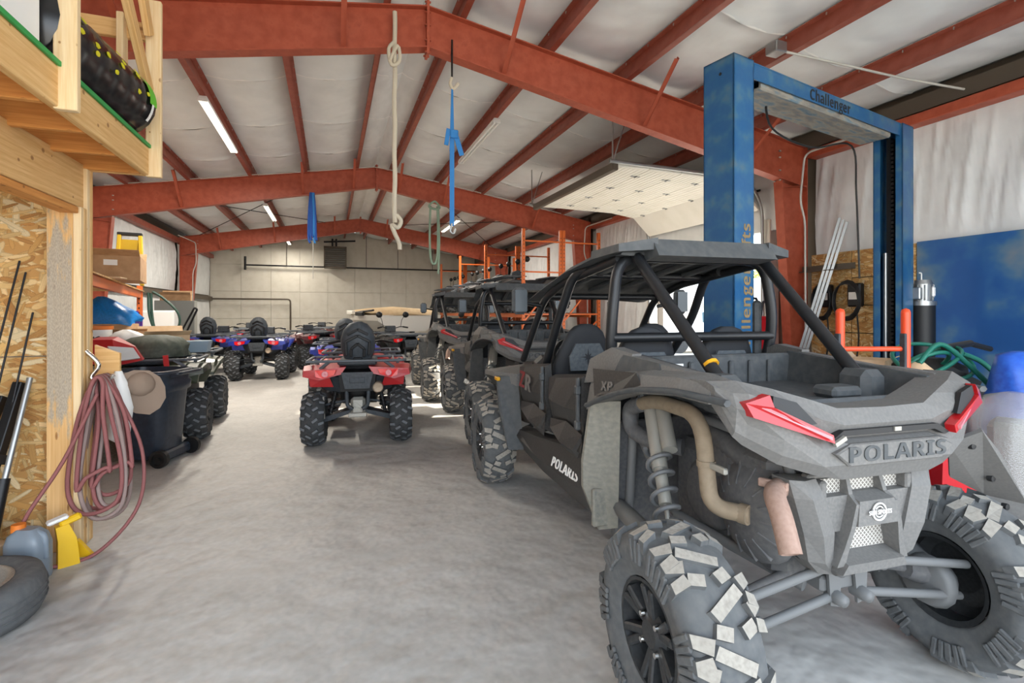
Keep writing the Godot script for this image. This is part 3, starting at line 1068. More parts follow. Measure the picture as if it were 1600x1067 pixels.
# meshes of an off-road wheel: tyre, worn lug faces, rim, nut. Axle along x, outer face to -x
func wheel_meshes(key: String, R: float, wd: float, rr: float, style: int) -> Dictionary:
	if tyre_cache.has(key): return tyre_cache[key]
	var b := MB.new()
	var tp := MB.new()
	var hw := wd * 0.5
	var r0 := R - 0.017
	b.lathe(Vector3.ZERO, Vector3.RIGHT, [[rr, -hw * 0.74], [rr + 0.012, -hw * 0.86], [(rr + r0) * 0.5, -hw * 0.99], [r0 - 0.05, -hw * 0.98], [r0 - 0.018, -hw * 0.82], [r0, -hw * 0.4], [r0 + 0.002, 0.0], [r0, hw * 0.4], [r0 - 0.018, hw * 0.82], [r0 - 0.05, hw * 0.98], [(rr + r0) * 0.5, hw * 0.99], [rr + 0.012, hw * 0.86], [rr, hw * 0.74]], 40)
	if style == 0:
		var N := 15
		for k in N:
			var th := TAU * k / N
			var st := TAU / N
			var sg := 1.0 if k % 2 == 0 else -1.0
			lug(b, tp, th, sg * 0.012, 0.046, wd * 0.60, 0.5 * sg, R - 0.004, hw, 0.008)
			for s in [-1.0, 1.0]:
				lug(b, tp, th + st * 0.5, s * hw * 0.34 + 0.012 * sg, 0.046, 0.062, 0.35 * s, R - 0.004, hw, 0.008)
				lug(b, tp, th + st * (0.12 if s * sg > 0 else 0.62), s * hw * 0.84, 0.052, wd * 0.32, 0.35 * s, R - 0.004, hw, 0.010)
				lug(b, tp, th + st * (0.5 if s * sg > 0 else 1.0), s * hw * 0.86, 0.046, wd * 0.26, -0.2 * s, R - 0.004, hw, 0.010)
				# ribs running down the sidewall
				var a0 := th + st * (0.12 if s * sg > 0 else 0.62)
				for da in [-0.07, 0.03, 0.12]:
					var g0 := rim_pt(a0 + da, s * hw * 0.98, R - 0.045)
					var g1 := rim_pt(a0 + da + 0.05, s * hw * 1.03, R - 0.12)
					b.beam(g0, g1, 0.02, 0.014, 0.004, Vector3.RIGHT)
	else:
		var N := 15
		for k in N:
			var th := TAU * k / N
			var st := TAU / N
			for s in [-1.0, 1.0]:
				var o := 0.0 if s < 0 else st * 0.5
				lug(b, tp, th + o, s * hw * 0.28, 0.03, wd * 0.30, 0.62 * s, R - 0.004, hw, 0.010)
				lug(b, tp, th + o + st * 0.28, s * hw * 0.80, 0.036, wd * 0.28, 0.2 * s, R - 0.004, hw, 0.008)
	var rm := MB.new()
	rm.turned(Vector3.ZERO, Vector3.RIGHT, [[rr * 1.0, -hw * 0.80], [rr * 0.93, -hw * 0.80], [rr * 0.90, -hw * 0.5], [rr * 0.88, hw * 0.7], [rr * 1.0, hw * 0.8]], 28)
	# spoked face, seven pairs
	var fx := -hw * 0.42
	for k in 6:
		var a := TAU * k / 6
		for d in [-0.16, 0.16]:
			rm.beam(rim_pt(a + d * 0.6, fx - 0.01, rr * 0.28), rim_pt(a + d, fx - 0.035, rr * 0.92), 0.03, 0.05, 0.006, Vector3.RIGHT)
	rm.turned(Vector3.ZERO, Vector3.RIGHT, [[0.0, fx - 0.045], [rr * 0.24, fx - 0.045], [rr * 0.42, fx - 0.02], [rr * 0.42, fx + 0.03], [0.0, fx + 0.03]], 18)
	rm.turned(Vector3.ZERO, Vector3.RIGHT, [[0.0, fx + 0.03], [rr * 0.7, fx + 0.03], [rr * 0.9, fx + 0.06]], 18)
	var nt := MB.new()
	nt.turned(Vector3.ZERO, Vector3.LEFT, [[0.0, 0.03], [0.010, 0.03], [0.013, 0.018], [0.015, 0.0]], 6)
	var d := {"tyre": b.mesh(), "tops": tp.mesh(), "rim": rm.mesh(), "nut": nt.mesh(), "rr": rr, "fx": fx}
	tyre_cache[key] = d
	return d

# a wheel as a part: tyre with rim, worn tread and nuts below it. side -1 left, 1 right
func wheel(parent: Node3D, d: Dictionary, at: Vector3, side: float, rub := "rubber_dusty", tops := "lug_dust", rimm := "rim_dark", nuts := true, steer := 0.0):
	var t := part("tyre", d.tyre, rub, parent, at)
	if side > 0: t.rotation_degrees.y = 180.0
	t.rotation_degrees.y += steer
	part("tread_face", d.tops, tops, t)
	part("rim", d.rim, rimm, t)
	if nuts:
		for k in 4:
			var a := TAU * (k + 0.5) / 4
			part("wheel_nut", d.nut, "chrome", t, rim_pt(a, d.fx - 0.02, d.rr * 0.36))
	return t

func PF(x: float, y: float, f: float) -> Vector3: return Vector3(x, y, -f)

func utv_materials():
	mottled("plastic_grey", ["62615f", "6a6967", "72706d", "7b7975"], [0.0, 0.45, 0.75, 1.0], 0.05, 2.4, 0.62, 0.0, 0.0, 51)
	mottled("plastic_dark", ["2c2b2b", "343332", "3d3b39", "4c4844"], [0.0, 0.5, 0.8, 1.0], 0.06, 1.6, 0.5, 0.0, 0.0, 52)
	mottled("plastic_slate", ["3d4144", "494c4e", "565757"], [0.0, 0.5, 1.0], 0.02, 1.6, 0.65, 0.0, 0.0, 53)
	mottled("dusty_plate", ["767570", "858379", "969288"], [0.0, 0.5, 1.0], 0.03, 2.0, 0.9, 0.0, 0.0, 54)
	plain("cage_black", "1d1f22", 0.42, 0.1)
	mottled("intake_tan", ["7d6f5c", "8b7c68", "948571"], [0.0, 0.5, 1.0], 0.02, 2.0, 0.8, 0.0, 0.0, 55)
	mottled("engine_grey", ["515255", "5e5e5f", "6b6a68"], [0.0, 0.5, 1.0], 0.03, 2.0, 0.8, 0.0, 0.0, 56)
	plain("frame_grey", "6a6b6b", 0.65, 0.05)
	plain("spring_grey", "6c6e70", 0.5, 0.2)
	plain("alloy", "a9a79f", 0.5, 0.4)
	mottled("exhaust_pink", ["8d7264", "a08476", "ab9184"], [0.0, 0.5, 1.0], 0.03, 3.0, 0.7, 0.1, 0.0, 57)
	var r := plain("lens_red", "b3161c", 0.15)
	r.clearcoat_enabled = true
	r.clearcoat = 0.6
	var r2 := plain("lens_pink", "d98a92", 0.2)
	plain("decal_red", "7d2025", 0.5)
	plain("decal_grey", "6e6a66", 0.5)
	plain("marker_yellow", "e0a21c", 0.4)
	plain("seat_black", "25272b", 0.7)
	mottled("seat_grey", ["4a5056", "565c61", "646869"], [0.0, 0.5, 1.0], 0.03, 2.0, 0.8, 0.0, 0.0, 58)
	plain("mirror", "3c444a", 0.25, 0.3)
	screen_material()

func screen_material():
	var im := Image.create(64, 64, false, Image.FORMAT_RGB8)
	for y in 64:
		for x in 64:
			var a := posmod(x + y, 16)
			var b := posmod(x - y, 16)
			im.set_pixel(x, y, Color("c9c6c0") if (a < 5 or b < 5) else Color("77736c"))
	img_mat("screen", im, 14.0, 0.5)

func text_part(parent: Node3D, s: String, h: float, mat: String, at: Vector3, turn: Vector3, depth := 0.006, called := "lettering", wide := 1.0, bold := true) -> MeshInstance3D:
	var tm := TextMesh.new()
	var f := SystemFont.new()
	f.font_names = PackedStringArray(["Droid Sans"])
	if bold: f.font_weight = 700
	tm.font = f
	tm.text = s
	tm.font_size = 48
	tm.pixel_size = h / 35.0
	tm.depth = depth
	tm.curve_step = 4.0
	var o := part(called, tm, mat, parent, at)
	o.rotation_degrees = turn
	o.scale = Vector3(wide, 1, 1)
	return o

func ring_xz(y: float, f: float, pts: Array) -> Array:
	var r := []
	for p in pts: r.append(PF(p[0], y + p[1], f + p[2]))
	return r

# a side-by-side off-road vehicle. Origin on the floor under the rear axle, facing -z. wb wheelbase
func make_utv(label: String, four: bool, near: bool) -> Node3D:
	var o := thing("off_road_vehicle", label, "utility vehicle", Vector3.ZERO, 0, "side-by-side off-road vehicles")
	var wb := 2.84 if four else 2.1
	var sh := 0.0 if four else -0.74      # front pieces move back on the two-seater
	var wr := wheel_meshes("utv", 0.365, 0.27, 0.185, 0)
	for s in [-1.0, 1.0]:
		wheel(o, wr, PF(s * 0.70, 0.365, 0), s)
		wheel(o, wr, PF(s * 0.69, 0.355, wb), s)
	var b: MB
	# ---- rear fascia
	b = MB.new()
	var sec := [
		[0.0, [[1.155, -0.06], [1.165, -0.215], [1.118, -0.245], [1.070, -0.225], [1.058, -0.262], [0.992, -0.268], [0.93, -0.235], [0.95, -0.06]]],
		[0.20, [[1.16, -0.06], [1.17, -0.215], [1.118, -0.245], [1.070, -0.225], [1.058, -0.262], [0.992, -0.268], [0.93, -0.235], [0.95, -0.06]]],
		[0.29, [[1.19, -0.05], [1.20, -0.19], [1.14, -0.235], [1.085, -0.22], [1.04, -0.245], [0.985, -0.25], [0.945, -0.22], [0.96, -0.05]]],
		[0.42, [[1.225, -0.02], [1.238, -0.15], [1.195, -0.205], [1.135, -0.215], [1.075, -0.215], [1.02, -0.205], [0.985, -0.18], [1.06, -0.08]]],
		[0.52, [[1.25, 0.02], [1.262, -0.10], [1.225, -0.165], [1.165, -0.18], [1.12, -0.16], [1.075, -0.15], [1.045, -0.13], [1.14, -0.06]]],
		[0.555, [[1.25, 0.0], [1.258, -0.07], [1.225, -0.13], [1.175, -0.15], [1.13, -0.145], [1.095, -0.14], [1.075, -0.125], [1.19, -0.03]]],
		[0.59, [[1.25, 0.06], [1.255, -0.03], [1.24, -0.075], [1.225, -0.085], [1.215, -0.08], [1.205, -0.06], [1.2, -0.03], [1.2, 0.06]]],
	]
	var rings := []
	for k in range(sec.size() - 1, -1, -1):
		var rg := []
		for p in sec[k][1]: rg.append(PF(-sec[k][0], p[0], p[1]))
		rings.append(rg)
	for k in range(1, sec.size()):
		var rg := []
		for p in sec[k][1]: rg.append(PF(sec[k][0], p[0], p[1]))
		rings.append(rg)
	b.loft(rings)
	var fa := part("rear_fascia", b, "plastic_grey", o)
	b = MB.new()
	b.prism([Vector2(-0.27, 1.07), Vector2(-0.215, 1.102), Vector2(0.215, 1.102), Vector2(0.27, 1.07), Vector2(0.25, 1.062), Vector2(0.2, 1.084), Vector2(-0.2, 1.084), Vector2(-0.25, 1.062)], PF(0, 0, -0.225), Vector3.RIGHT, Vector3.UP, Vector3(0, 0, 0.03))
	part("light_bar", b, "dark", fa)
	b = MB.new()
	var op := [Vector2(-0.265, 1.03), Vector2(-0.2, 1.06), Vector2(0.2, 1.06), Vector2(0.265, 1.03), Vector2(0.21, 0.985), Vector2(-0.21, 0.985)]
	var pr := []
	for z in [-0.245, -0.268, -0.274]:
		var rr := []
		for q in op: rr.append(PF(q.x * (1.0 if z > -0.27 else 0.97), 1.022 + (q.y - 1.022) * (1.0 if z > -0.27 else 0.9), z))
		pr.append(rr)
	b.loft(pr)
	part("name_panel", b, "plastic_grey", fa)
	b = MB.new()
	b.box(PF(0.02, 1.096, -0.257), Vector3(0.03, 0.014, 0.006))
	b.box(PF(-0.24, 1.07, -0.262), Vector3(0.05, 0.014, 0.012), Basis(Vector3.BACK, 0.45))
	part("reflector", b, "alloy", fa)
	text_part(fa, "POLARIS", 0.052, "plastic_slate", PF(0, 1.024, -0.275), Vector3(0, 0, 0), 0.006, "lettering", 1.55)
	# ---- tail lights
	for s in [-1.0, 1.0]:
		b = MB.new()
		var pp := [PF(s * 0.545, 1.197, -0.145), PF(s * 0.475, 1.226, -0.175), PF(s * 0.47, 1.187, -0.19), PF(s * 0.275, 1.094, -0.235), PF(s * 0.275, 1.068, -0.24), PF(s * 0.53, 1.152, -0.165)]
		if s < 0: pp.reverse()
		b.sheet(pp, Vector3(0, 0.0, 0.035))
		var tl := part("tail_light", b, "lens_red", o)
		b = MB.new()
		pp = [PF(s * 0.50, 1.182, -0.19), PF(s * 0.48, 1.205, -0.20), PF(s * 0.475, 1.180, -0.205), PF(s * 0.29, 1.092, -0.268), PF(s * 0.29, 1.081, -0.268)]
		if s < 0: pp.reverse()
		b.sheet(pp, Vector3(0, 0, 0.012))
		part("light_lens", b, "lens_pink", tl)
		b = MB.new()
		pp = [PF(s * 0.46, 1.222, -0.19), PF(s * 0.38, 1.2, -0.205), PF(s * 0.32, 1.13, -0.23), PF(s * 0.36, 1.125, -0.225), PF(s * 0.465, 1.19, -0.195)]
		if s < 0: pp.reverse()
		b.sheet(pp, Vector3(0, 0, 0.018))
		part("vent", b, "dark", fa)
	# ---- fenders and quarter panels
	for s in [-1.0, 1.0]:
		b = MB.new()
		var fr := []
		for q in [[-0.06, 1.19, 1.25, 0.52, 0.60], [0.1, 1.195, 1.262, 0.50, 0.62], [0.4, 1.16, 1.255, 0.50, 0.63], [0.62, 1.11, 1.235, 0.51, 0.63], [0.85, 1.035, 1.19, 0.53, 0.62], [0.98, 0.98, 1.17, 0.55, 0.60]]:
			fr.append([PF(s * (q[3] - 0.04), q[2], q[0]), PF(s * q[3], q[2], q[0]), PF(s * (q[4] - 0.02), (q[1] + q[2]) * 0.5 + 0.02, q[0]), PF(s * q[4], q[1] + 0.01, q[0]), PF(s * q[4], q[1] - 0.015, q[0]), PF(s * (q[3] - 0.04), q[1] - 0.01, q[0])])
		b.loft(fr)
		var qp := part("rear_fender", b, "plastic_grey" if near else "plastic_slate", o)
		b = MB.new()
		var lp := []
		for q in [[-0.16, 1.195, 0.60], [0.0, 1.2, 0.625], [0.15, 1.195, 0.64], [0.4, 1.16, 0.65], [0.65, 1.09, 0.65], [0.9, 1.005, 0.635]]: lp.append(PF(s * q[2], q[1], q[0]))
		b.tube(curve(lp, 3), 0.018, 6, false, true, 0.7)
		part("fender_lip", b, "plastic_slate", qp)
		b = MB.new()
		var pl := [PF(s * 0.618, 1.185, 0.36), PF(s * 0.618, 1.235, 0.40), PF(s * 0.612, 1.205, 0.86), PF(s * 0.632, 1.07, 0.80), PF(s * 0.64, 1.14, 0.5)]
		if s > 0: pl.reverse()
		b.sheet(pl, Vector3(s * 0.006, 0, 0))
		part("side_decal", b, "plastic_dark", qp)
		if s < 0:
			text_part(qp, "XP", 0.045, "decal_grey", PF(-0.637, 1.14, 0.66), Vector3(-8, -90, 6), 0.004, "lettering", 1.6)
		# arch plate in front of the wheel
		b = MB.new()
		var ap := [PF(s * 0.62, 1.03, 0.90), PF(s * 0.50, 1.04, 0.80), PF(s * 0.485, 0.36, 0.86), PF(s * 0.56, 0.33, 0.93), PF(s * 0.64, 0.56, 0.96), PF(s * 0.645, 0.70, 0.95)]
		if s > 0: ap.reverse()
		b.sheet(ap, PF(0, 0, -0.025))
		b.box(PF(s * 0.56, 0.46, 0.885), Vector3(0.1, 0.2, 0.03), Basis.IDENTITY, 0.008)
		part("arch_plate", b, "dusty_plate" if near else "plastic_slate", o)
		# flap outboard of the wheel (rear right shows it)
		b = MB.new()
		var hp := [PF(0.5, 0.97, -0.10), PF(0.58, 1.03, -0.17), PF(0.72, 0.92, -0.15), PF(0.95, 0.68, -0.11), PF(0.96, 0.52, -0.10), PF(0.85, 0.70, -0.01), PF(0.66, 0.79, 0.0)]
		if s > 0 and near:
			hp.reverse()
			b.sheet(hp, PF(0.01, 0.01, 0.012))
			var fp := part("mud_flap", b, "plastic_grey", o)
			for q in [[0.60, 0.96, -0.02], [0.78, 0.80, 0.02], [0.9, 0.66, 0.04]]:
				var bb := MB.new()
				bb.turned(PF(q[0], q[1], q[2] - 0.09), Vector3.BACK, [[0.0, 0.02], [0.014, 0.018], [0.016, 0.0]], 10)
				part("push_pin", bb, "dark", fp)
	# ---- cargo box
	b = MB.new()
	b.box(PF(0, 1.12, 0.28), Vector3(0.86, 0.03, 0.72))
	for s in [-1.0, 1.0]:
		b.loft([[PF(s * 0.42, 1.12, -0.06), PF(s * 0.47, 1.14, -0.06), PF(s * 0.47, 1.24, -0.06), PF(s * 0.44, 1.24, -0.06)], [PF(s * 0.42, 1.12, 0.66), PF(s * 0.47, 1.14, 0.66), PF(s * 0.47, 1.29, 0.66), PF(s * 0.44, 1.29, 0.66)]])
		b.box(PF(s * 0.37, 1.17, 0.17), Vector3(0.13, 0.16, 0.16), Basis.IDENTITY, 0.03)
	b.box(PF(0, 1.15, 0.665), Vector3(0.92, 0.26, 0.05), Basis.IDENTITY, 0.012)
	for k in 6: b.box(PF(-0.3 + k * 0.12, 1.15, 0.632), Vector3(0.03, 0.2, 0.02), Basis.IDENTITY, 0.006)
	b.box(PF(0, 1.13, -0.05), Vector3(0.8, 0.08, 0.03), Basis.IDENTITY, 0.01)
	b.box(PF(0.2, 1.16, 0.14), Vector3(0.16, 0.05, 0.12), Basis.IDENTITY, 0.015)
	var cb := part("cargo_box", b, "plastic_slate", o)
	if near:
		b = MB.new()
		b.box(PF(-0.31, 1.22, 0.60), Vector3(0.12, 0.05, 0.006))
		part("warning_label", b, "white", cb)
		b = MB.new()
		for k in 5: b.box(PF(-0.35 + k * 0.02, 1.22, 0.595), Vector3(0.008, 0.03, 0.004))
		part("warning_print", b, "dark", cb)
	# ---- engine and drive
	b = MB.new()
	b.box(PF(0.02, 0.66, 0.36), Vector3(0.5, 0.42, 0.7), Basis.IDENTITY, 0.04)
	b.box(PF(0.0, 0.54, 0.16), Vector3(0.2, 0.22, 0.2), Basis.IDENTITY, 0.03)
	b.box(PF(0, 0.86, 0.2), Vector3(0.6, 0.24, 0.5), Basis.IDENTITY, 0.05)
	b.box(PF(0, 0.6, 0.9), Vector3(0.96, 0.62, 0.06), Basis.IDENTITY, 0.01)
	part("engine", b, "engine_grey", o)
	if near:
		b = MB.new()
		b.lathe(PF(-0.26, 0.72, 0.08), Vector3.LEFT, [[0.20, 0.0], [0.195, 0.03], [0.17, 0.055], [0.12, 0.085], [0.06, 0.095], [0.0, 0.095]], 24)
		b.lathe(PF(-0.24, 0.68, 0.38), Vector3.LEFT, [[0.16, 0.0], [0.155, 0.03], [0.12, 0.06], [0.0, 0.07]], 20)
		for k in 14:
			var a := TAU * k / 14
			b.beam(PF(-0.345, 0.72 + sin(a) * 0.10, 0.08 + cos(a) * 0.10), PF(-0.305, 0.72 + sin(a) * 0.185, 0.08 + cos(a) * 0.185), 0.008, 0.02, 0.002, Vector3.LEFT)
		part("clutch_cover", b, "engine_grey", o)
		b = MB.new()
		b.tube(bent([PF(-0.44, 1.035, 0.70), PF(-0.45, 1.085, 0.52), PF(-0.46, 1.085, 0.17), PF(-0.46, 0.735, 0.115), PF(-0.36, 0.73, 0.02)], 0.12, 6), 0.033, 14)
		for q in [[-0.46, 0.90, 0.14, 0.2], [-0.375, 0.73, 0.035, 1.4]]:
			b.tube([PF(q[0], q[1] + 0.012, q[2]), PF(q[0], q[1] - 0.012, q[2])], 0.037, 14) if q[3] < 1.0 else b.tube([PF(q[0] + 0.01, q[1], q[2] - 0.02), PF(q[0] - 0.004, q[1], q[2] + 0.01)], 0.038, 14)
		var ip := part("intake_pipe", b, "intake_tan", o)
		b = MB.new()
		b.tube(bent([PF(-0.44, 1.045, 0.66), PF(-0.44, 1.0, 0.80), PF(-0.44, 0.89, 0.78), PF(-0.41, 0.86, 0.60), PF(-0.32, 0.86, 0.5)], 0.08, 6), 0.040, 14)
		part("rubber_elbow", b, "engine_grey", ip)
		b = MB.new()
		b.box(PF(-0.46, 0.90, 0.07), Vector3(0.02, 0.025, 0.10), Basis.IDENTITY, 0.005)
		part("clamp", b, "alloy", ip)
		# ribbed hose
		b = MB.new()
		var hs := []
		var hr := []
		var A := PF(-0.27, 0.98, 0.4)
		var E := PF(-0.27, 0.86, -0.02)
		for k in 27:
			hs.append(A.lerp(E, k / 26.0)); hr.append(0.048 if k % 2 == 0 else 0.042)
		b.tube(hs, hr, 12)
		part("ribbed_hose", b, "engine_grey", o)
	# ---- rear suspension
	for s in [-1.0, 1.0]:
		b = MB.new()
		b.tube([PF(s * 0.44, 0.46, 1.0), PF(s * 0.52, 0.48, 0.55), PF(s * 0.57, 0.44, 0.12), PF(s * 0.57, 0.37, -0.02)], [0.035, 0.05, 0.055, 0.05], 8)
		b.lathe(PF(s * 0.52, 0.365, 0.0), Vector3.RIGHT * s, [[0.0, -0.02], [0.09, -0.02], [0.11, 0.02], [0.06, 0.1]], 14)
		part("trailing_arm", b, "frame_grey", o)
		for r in [[0.43, 0.06, 0.33, -0.075], [0.56, 0.1, 0.47, -0.10]]:
			b = MB.new()
			b.bar(PF(s * r[1], r[0], r[3]), PF(s * 0.6, r[2], r[3] - 0.0), 0.017, 10)
			b.lathe(PF(s * r[1], r[0], r[3] - 0.02), Vector3.BACK, [[0.0, 0.035], [0.022, 0.03], [0.026, 0.0], [0.026, -0.04]], 10)
			part("radius_rod", b, "frame_grey", o)
		b = MB.new()
		b.bar(PF(s * 0.1, 0.5, 0.03), PF(s * 0.6, 0.38, 0.02), 0.018, 8)
		var bp := []
		var br := []
		for k in 13:
			bp.append(PF(s * (0.42 + k * 0.01), 0.424 - k * 0.0024, 0.02)); br.append(0.034 + 0.002 * k + (0.006 if k % 2 == 0 else 0.0))
		b.tube(bp, br, 12)
		part("half_shaft", b, "engine_grey", o)
		b = MB.new()
		var st := PF(s * 0.40, 1.06, 0.66)
		var sb := PF(s * 0.57, 0.52, 0.20)
		b.bar(st, st.lerp(sb, 0.5), 0.036, 12)
		b.bar(st.lerp(sb, 0.45), st.lerp(sb, 0.72), 0.028, 12)
		b.bar(st.lerp(sb, 0.7), sb, 0.010, 8)
		var s2 := st + PF(s * 0.06, 0, -0.05)
		var sh2 := part("shock_absorber", b, "alloy", o)
		b = MB.new()
		b.bar(st + PF(s * -0.015, -0.02, -0.085), st.lerp(sb, 0.34) + PF(s * -0.015, 0.0, -0.085), 0.035, 12)
		part("reservoir", b, "alloy", sh2)
		b = MB.new()
		var hx := []
		var dir := (sb - st).normalized()
		var e1 := dir.cross(Vector3.UP).normalized()
		var e2 := dir.cross(e1)
		var c0 := st.lerp(sb, 0.36)
		for k in 97:
			var a := TAU * k / 16.0
			hx.append(c0.lerp(sb, k / 96.0) + (e1 * cos(a) + e2 * sin(a)) * 0.054)
		b.tube(hx, 0.0105, 6)
		part("coil_spring", b, "spring_grey", sh2)
		# frame tubes in the arch
		b = MB.new()
		b.bar(PF(s * 0.40, 1.08, 0.80), PF(s * 0.42, 0.42, 0.84), 0.024, 8)
		b.bar(PF(s * 0.40, 0.95, 0.86), PF(s * 0.36, 0.55, 0.5), 0.02, 8)
		b.bar(PF(s * 0.36, 0.55, 0.5), PF(s * 0.14, 0.45, -0.02), 0.024, 8)
		b.bar(PF(s * 0.40, 1.08, 0.80), PF(s * 0.28, 1.0, -0.06), 0.022, 8)
		b.bar(PF(s * 0.28, 1.0, -0.06), PF(s * 0.12, 0.55, -0.06), 0.02, 8)
		part("frame_tube", b, "frame_grey", o)
	b = MB.new()
	for s in [-1.0, 1.0]:
		b.prism([Vector2(s * 0.02, 0.6), Vector2(s * 0.10, 0.6), Vector2(s * 0.085, 0.40), Vector2(s * 0.045, 0.39)], PF(0, 0, -0.075), Vector3.RIGHT, Vector3.UP, Vector3(0, 0, 0.012))
	b.box(PF(0, 0.47, -0.02), Vector3(0.22, 0.06, 0.1), Basis.IDENTITY, 0.01)
	part("rod_bracket", b, "frame_grey", o)
	# ---- exhaust and bumper
	b = MB.new()
	b.tube(bent([PF(-0.2, 0.86, -0.02), PF(-0.39, 0.87, -0.13), PF(-0.42, 0.82, -0.2), PF(-0.435, 0.715, -0.255)], 0.06, 6), 0.036, 14, false, false)
	b.tube([PF(-0.42, 0.8, -0.2), PF(-0.435, 0.715, -0.255)], 0.031, 14, false, false)
	b.box(PF(-0.36, 0.885, -0.1), Vector3(0.02, 0.03, 0.1), Basis(Vector3.UP, 0.5), 0.004)
	var et := part("exhaust_tip", b, "exhaust_pink", o)
	b = MB.new()
	b.tube([PF(-0.4325, 0.73, -0.245), PF(-0.4335, 0.724, -0.249)], 0.0295, 14)
	part("pipe_bore", b, "dark", et)
	b = MB.new()
	b.bar(PF(-0.22, 0.72, 0.02), PF(0.24, 0.72, 0.02), 0.1, 16)
	part("muffler", b, "engine_grey", o)
	bumper(o, near)
	# ---- rockers, doors, floor
	for s in [-1.0, 1.0]:
		b = MB.new()
		var rk := []
		for q in [[0.95, 0.37, 0.72], [1.3, 0.345, 0.68], [1.9 + sh, 0.34, 0.60], [2.38 + sh, 0.37, 0.55]]:
			rk.append([PF(s * 0.34, q[1] - 0.01, q[0]), PF(s * 0.53, q[1], q[0]), PF(s * 0.61, q[1] + 0.14, q[0]), PF(s * 0.585, q[2], q[0]), PF(s * 0.5, q[2] + 0.02, q[0]), PF(s * 0.34, q[1] + 0.05, q[0])])
		b.loft(rk)
		var rp := part("rocker_panel", b, "plastic_dark", o)
		if s < 0:
			text_part(rp, "POLARIS", 0.06, "white", PF(-0.606, 0.545, 1.30), Vector3(-18, -90, 3), 0.004, "lettering", 1.25)
		var fs := [[1.62, 2.3]] if not four else [[1.06, 1.60], [1.68, 2.28]]
		if not four: fs = [[0.98, 1.55]]
		for q in fs:
			b = MB.new()
			var f0: float = q[0]
			var f1: float = q[1]
			# outer skin with a crease, lower wedge turned out
			var dr := []
			for t in [0.0, 0.35, 0.75, 1.0]:
				var f: float = lerpf(f0, f1, t)
				var top: float = lerpf(1.15, 1.085, t)
				dr.append([PF(s * 0.55, top, f), PF(s * 0.595, top - 0.02, f), PF(s * (0.625 if t > 0.1 and t < 0.9 else 0.60), 0.93, f), PF(s * 0.57, 0.80, f), PF(s * (0.60 if t < 0.5 else 0.58), 0.68 + 0.06 * absf(t - 0.4), f), PF(s * 0.52, 0.66, f)])
			b.loft(dr)
			var dp := part("door", b, "plastic_dark", o)
			b = MB.new()
			b.loft([[PF(s * 0.585, 0.80, f0 + 0.02), PF(s * 0.62, 0.70, f0 + 0.08), PF(s * 0.58, 0.64, f0 + 0.06)], [PF(s * 0.60, 0.84, f0 + 0.22), PF(s * 0.645, 0.72, f0 + 0.24), PF(s * 0.59, 0.66, f0 + 0.24)], [PF(s * 0.59, 0.80, f1 - 0.02), PF(s * 0.60, 0.74, f1 - 0.03), PF(s * 0.57, 0.70, f1 - 0.03)]])
			part("door_wedge", b, "plastic_dark", dp)
			b = MB.new()
			b.box(PF(s * 0.612, 0.98, f0 + 0.015), Vector3(0.02, 0.3, 0.03), Basis.IDENTITY, 0.006)
			b.box(PF(s * 0.616, 1.06, f0 + 0.01), Vector3(0.03, 0.05, 0.04), Basis.IDENTITY, 0.006)
			b.box(PF(s * 0.616, 0.86, f0 + 0.01), Vector3(0.03, 0.05, 0.04), Basis.IDENTITY, 0.006)
			part("door_hinge", b, "plastic_slate", dp)
			if s < 0 and f1 > 2.0:
				text_part(dp, "Z", 0.12, "decal_red", PF(-0.632, 0.99, f0 + 0.42), Vector3(-4, -90, 0), 0.004, "lettering", 1.5)
				text_part(dp, "R", 0.12, "decal_grey", PF(-0.632, 0.98, f0 + 0.28), Vector3(-4, -90, 0), 0.004, "lettering", 1.5)
		# pillar cover between doors and quarter
		b = MB.new()
		b.loft([[PF(s * 0.50, 1.17, 0.62), PF(s * 0.56, 1.17, 0.62), PF(s * 0.53, 1.30, 0.60), PF(s * 0.48, 1.30, 0.60)], [PF(s * 0.50, 1.15, 0.80), PF(s * 0.58, 1.15, 0.80), PF(s * 0.55, 1.32, 0.78), PF(s * 0.48, 1.32, 0.78)], [PF(s * 0.50, 1.1, 1.06), PF(s * 0.58, 1.1, 1.06), PF(s * 0.56, 1.24, 1.02), PF(s * 0.5, 1.24, 1.02)]])
		b.loft([[PF(s * 0.45, 1.17, 0.0), PF(s * 0.53, 1.17, 0.0), PF(s * 0.50, 1.25, 0.06), PF(s * 0.46, 1.25, 0.06)], [PF(s * 0.45, 1.17, 0.66), PF(s * 0.56, 1.17, 0.66), PF(s * 0.53, 1.29, 0.62), PF(s * 0.47, 1.29, 0.62)]])
		var sp := part("side_panel", b, "plastic_grey", o)
		b = MB.new()
		var cv := [PF(s * 0.535, 1.19, 0.30), PF(s * 0.558, 1.19, 0.72), PF(s * 0.530, 1.285, 0.68), PF(s * 0.512, 1.27, 0.38)]
		if s > 0: cv.reverse()
		b.sheet(cv, Vector3(s * 0.012, 0.006, 0))
		part("side_cover", b, "plastic_slate", sp)
		# front wing and flap
		b = MB.new()
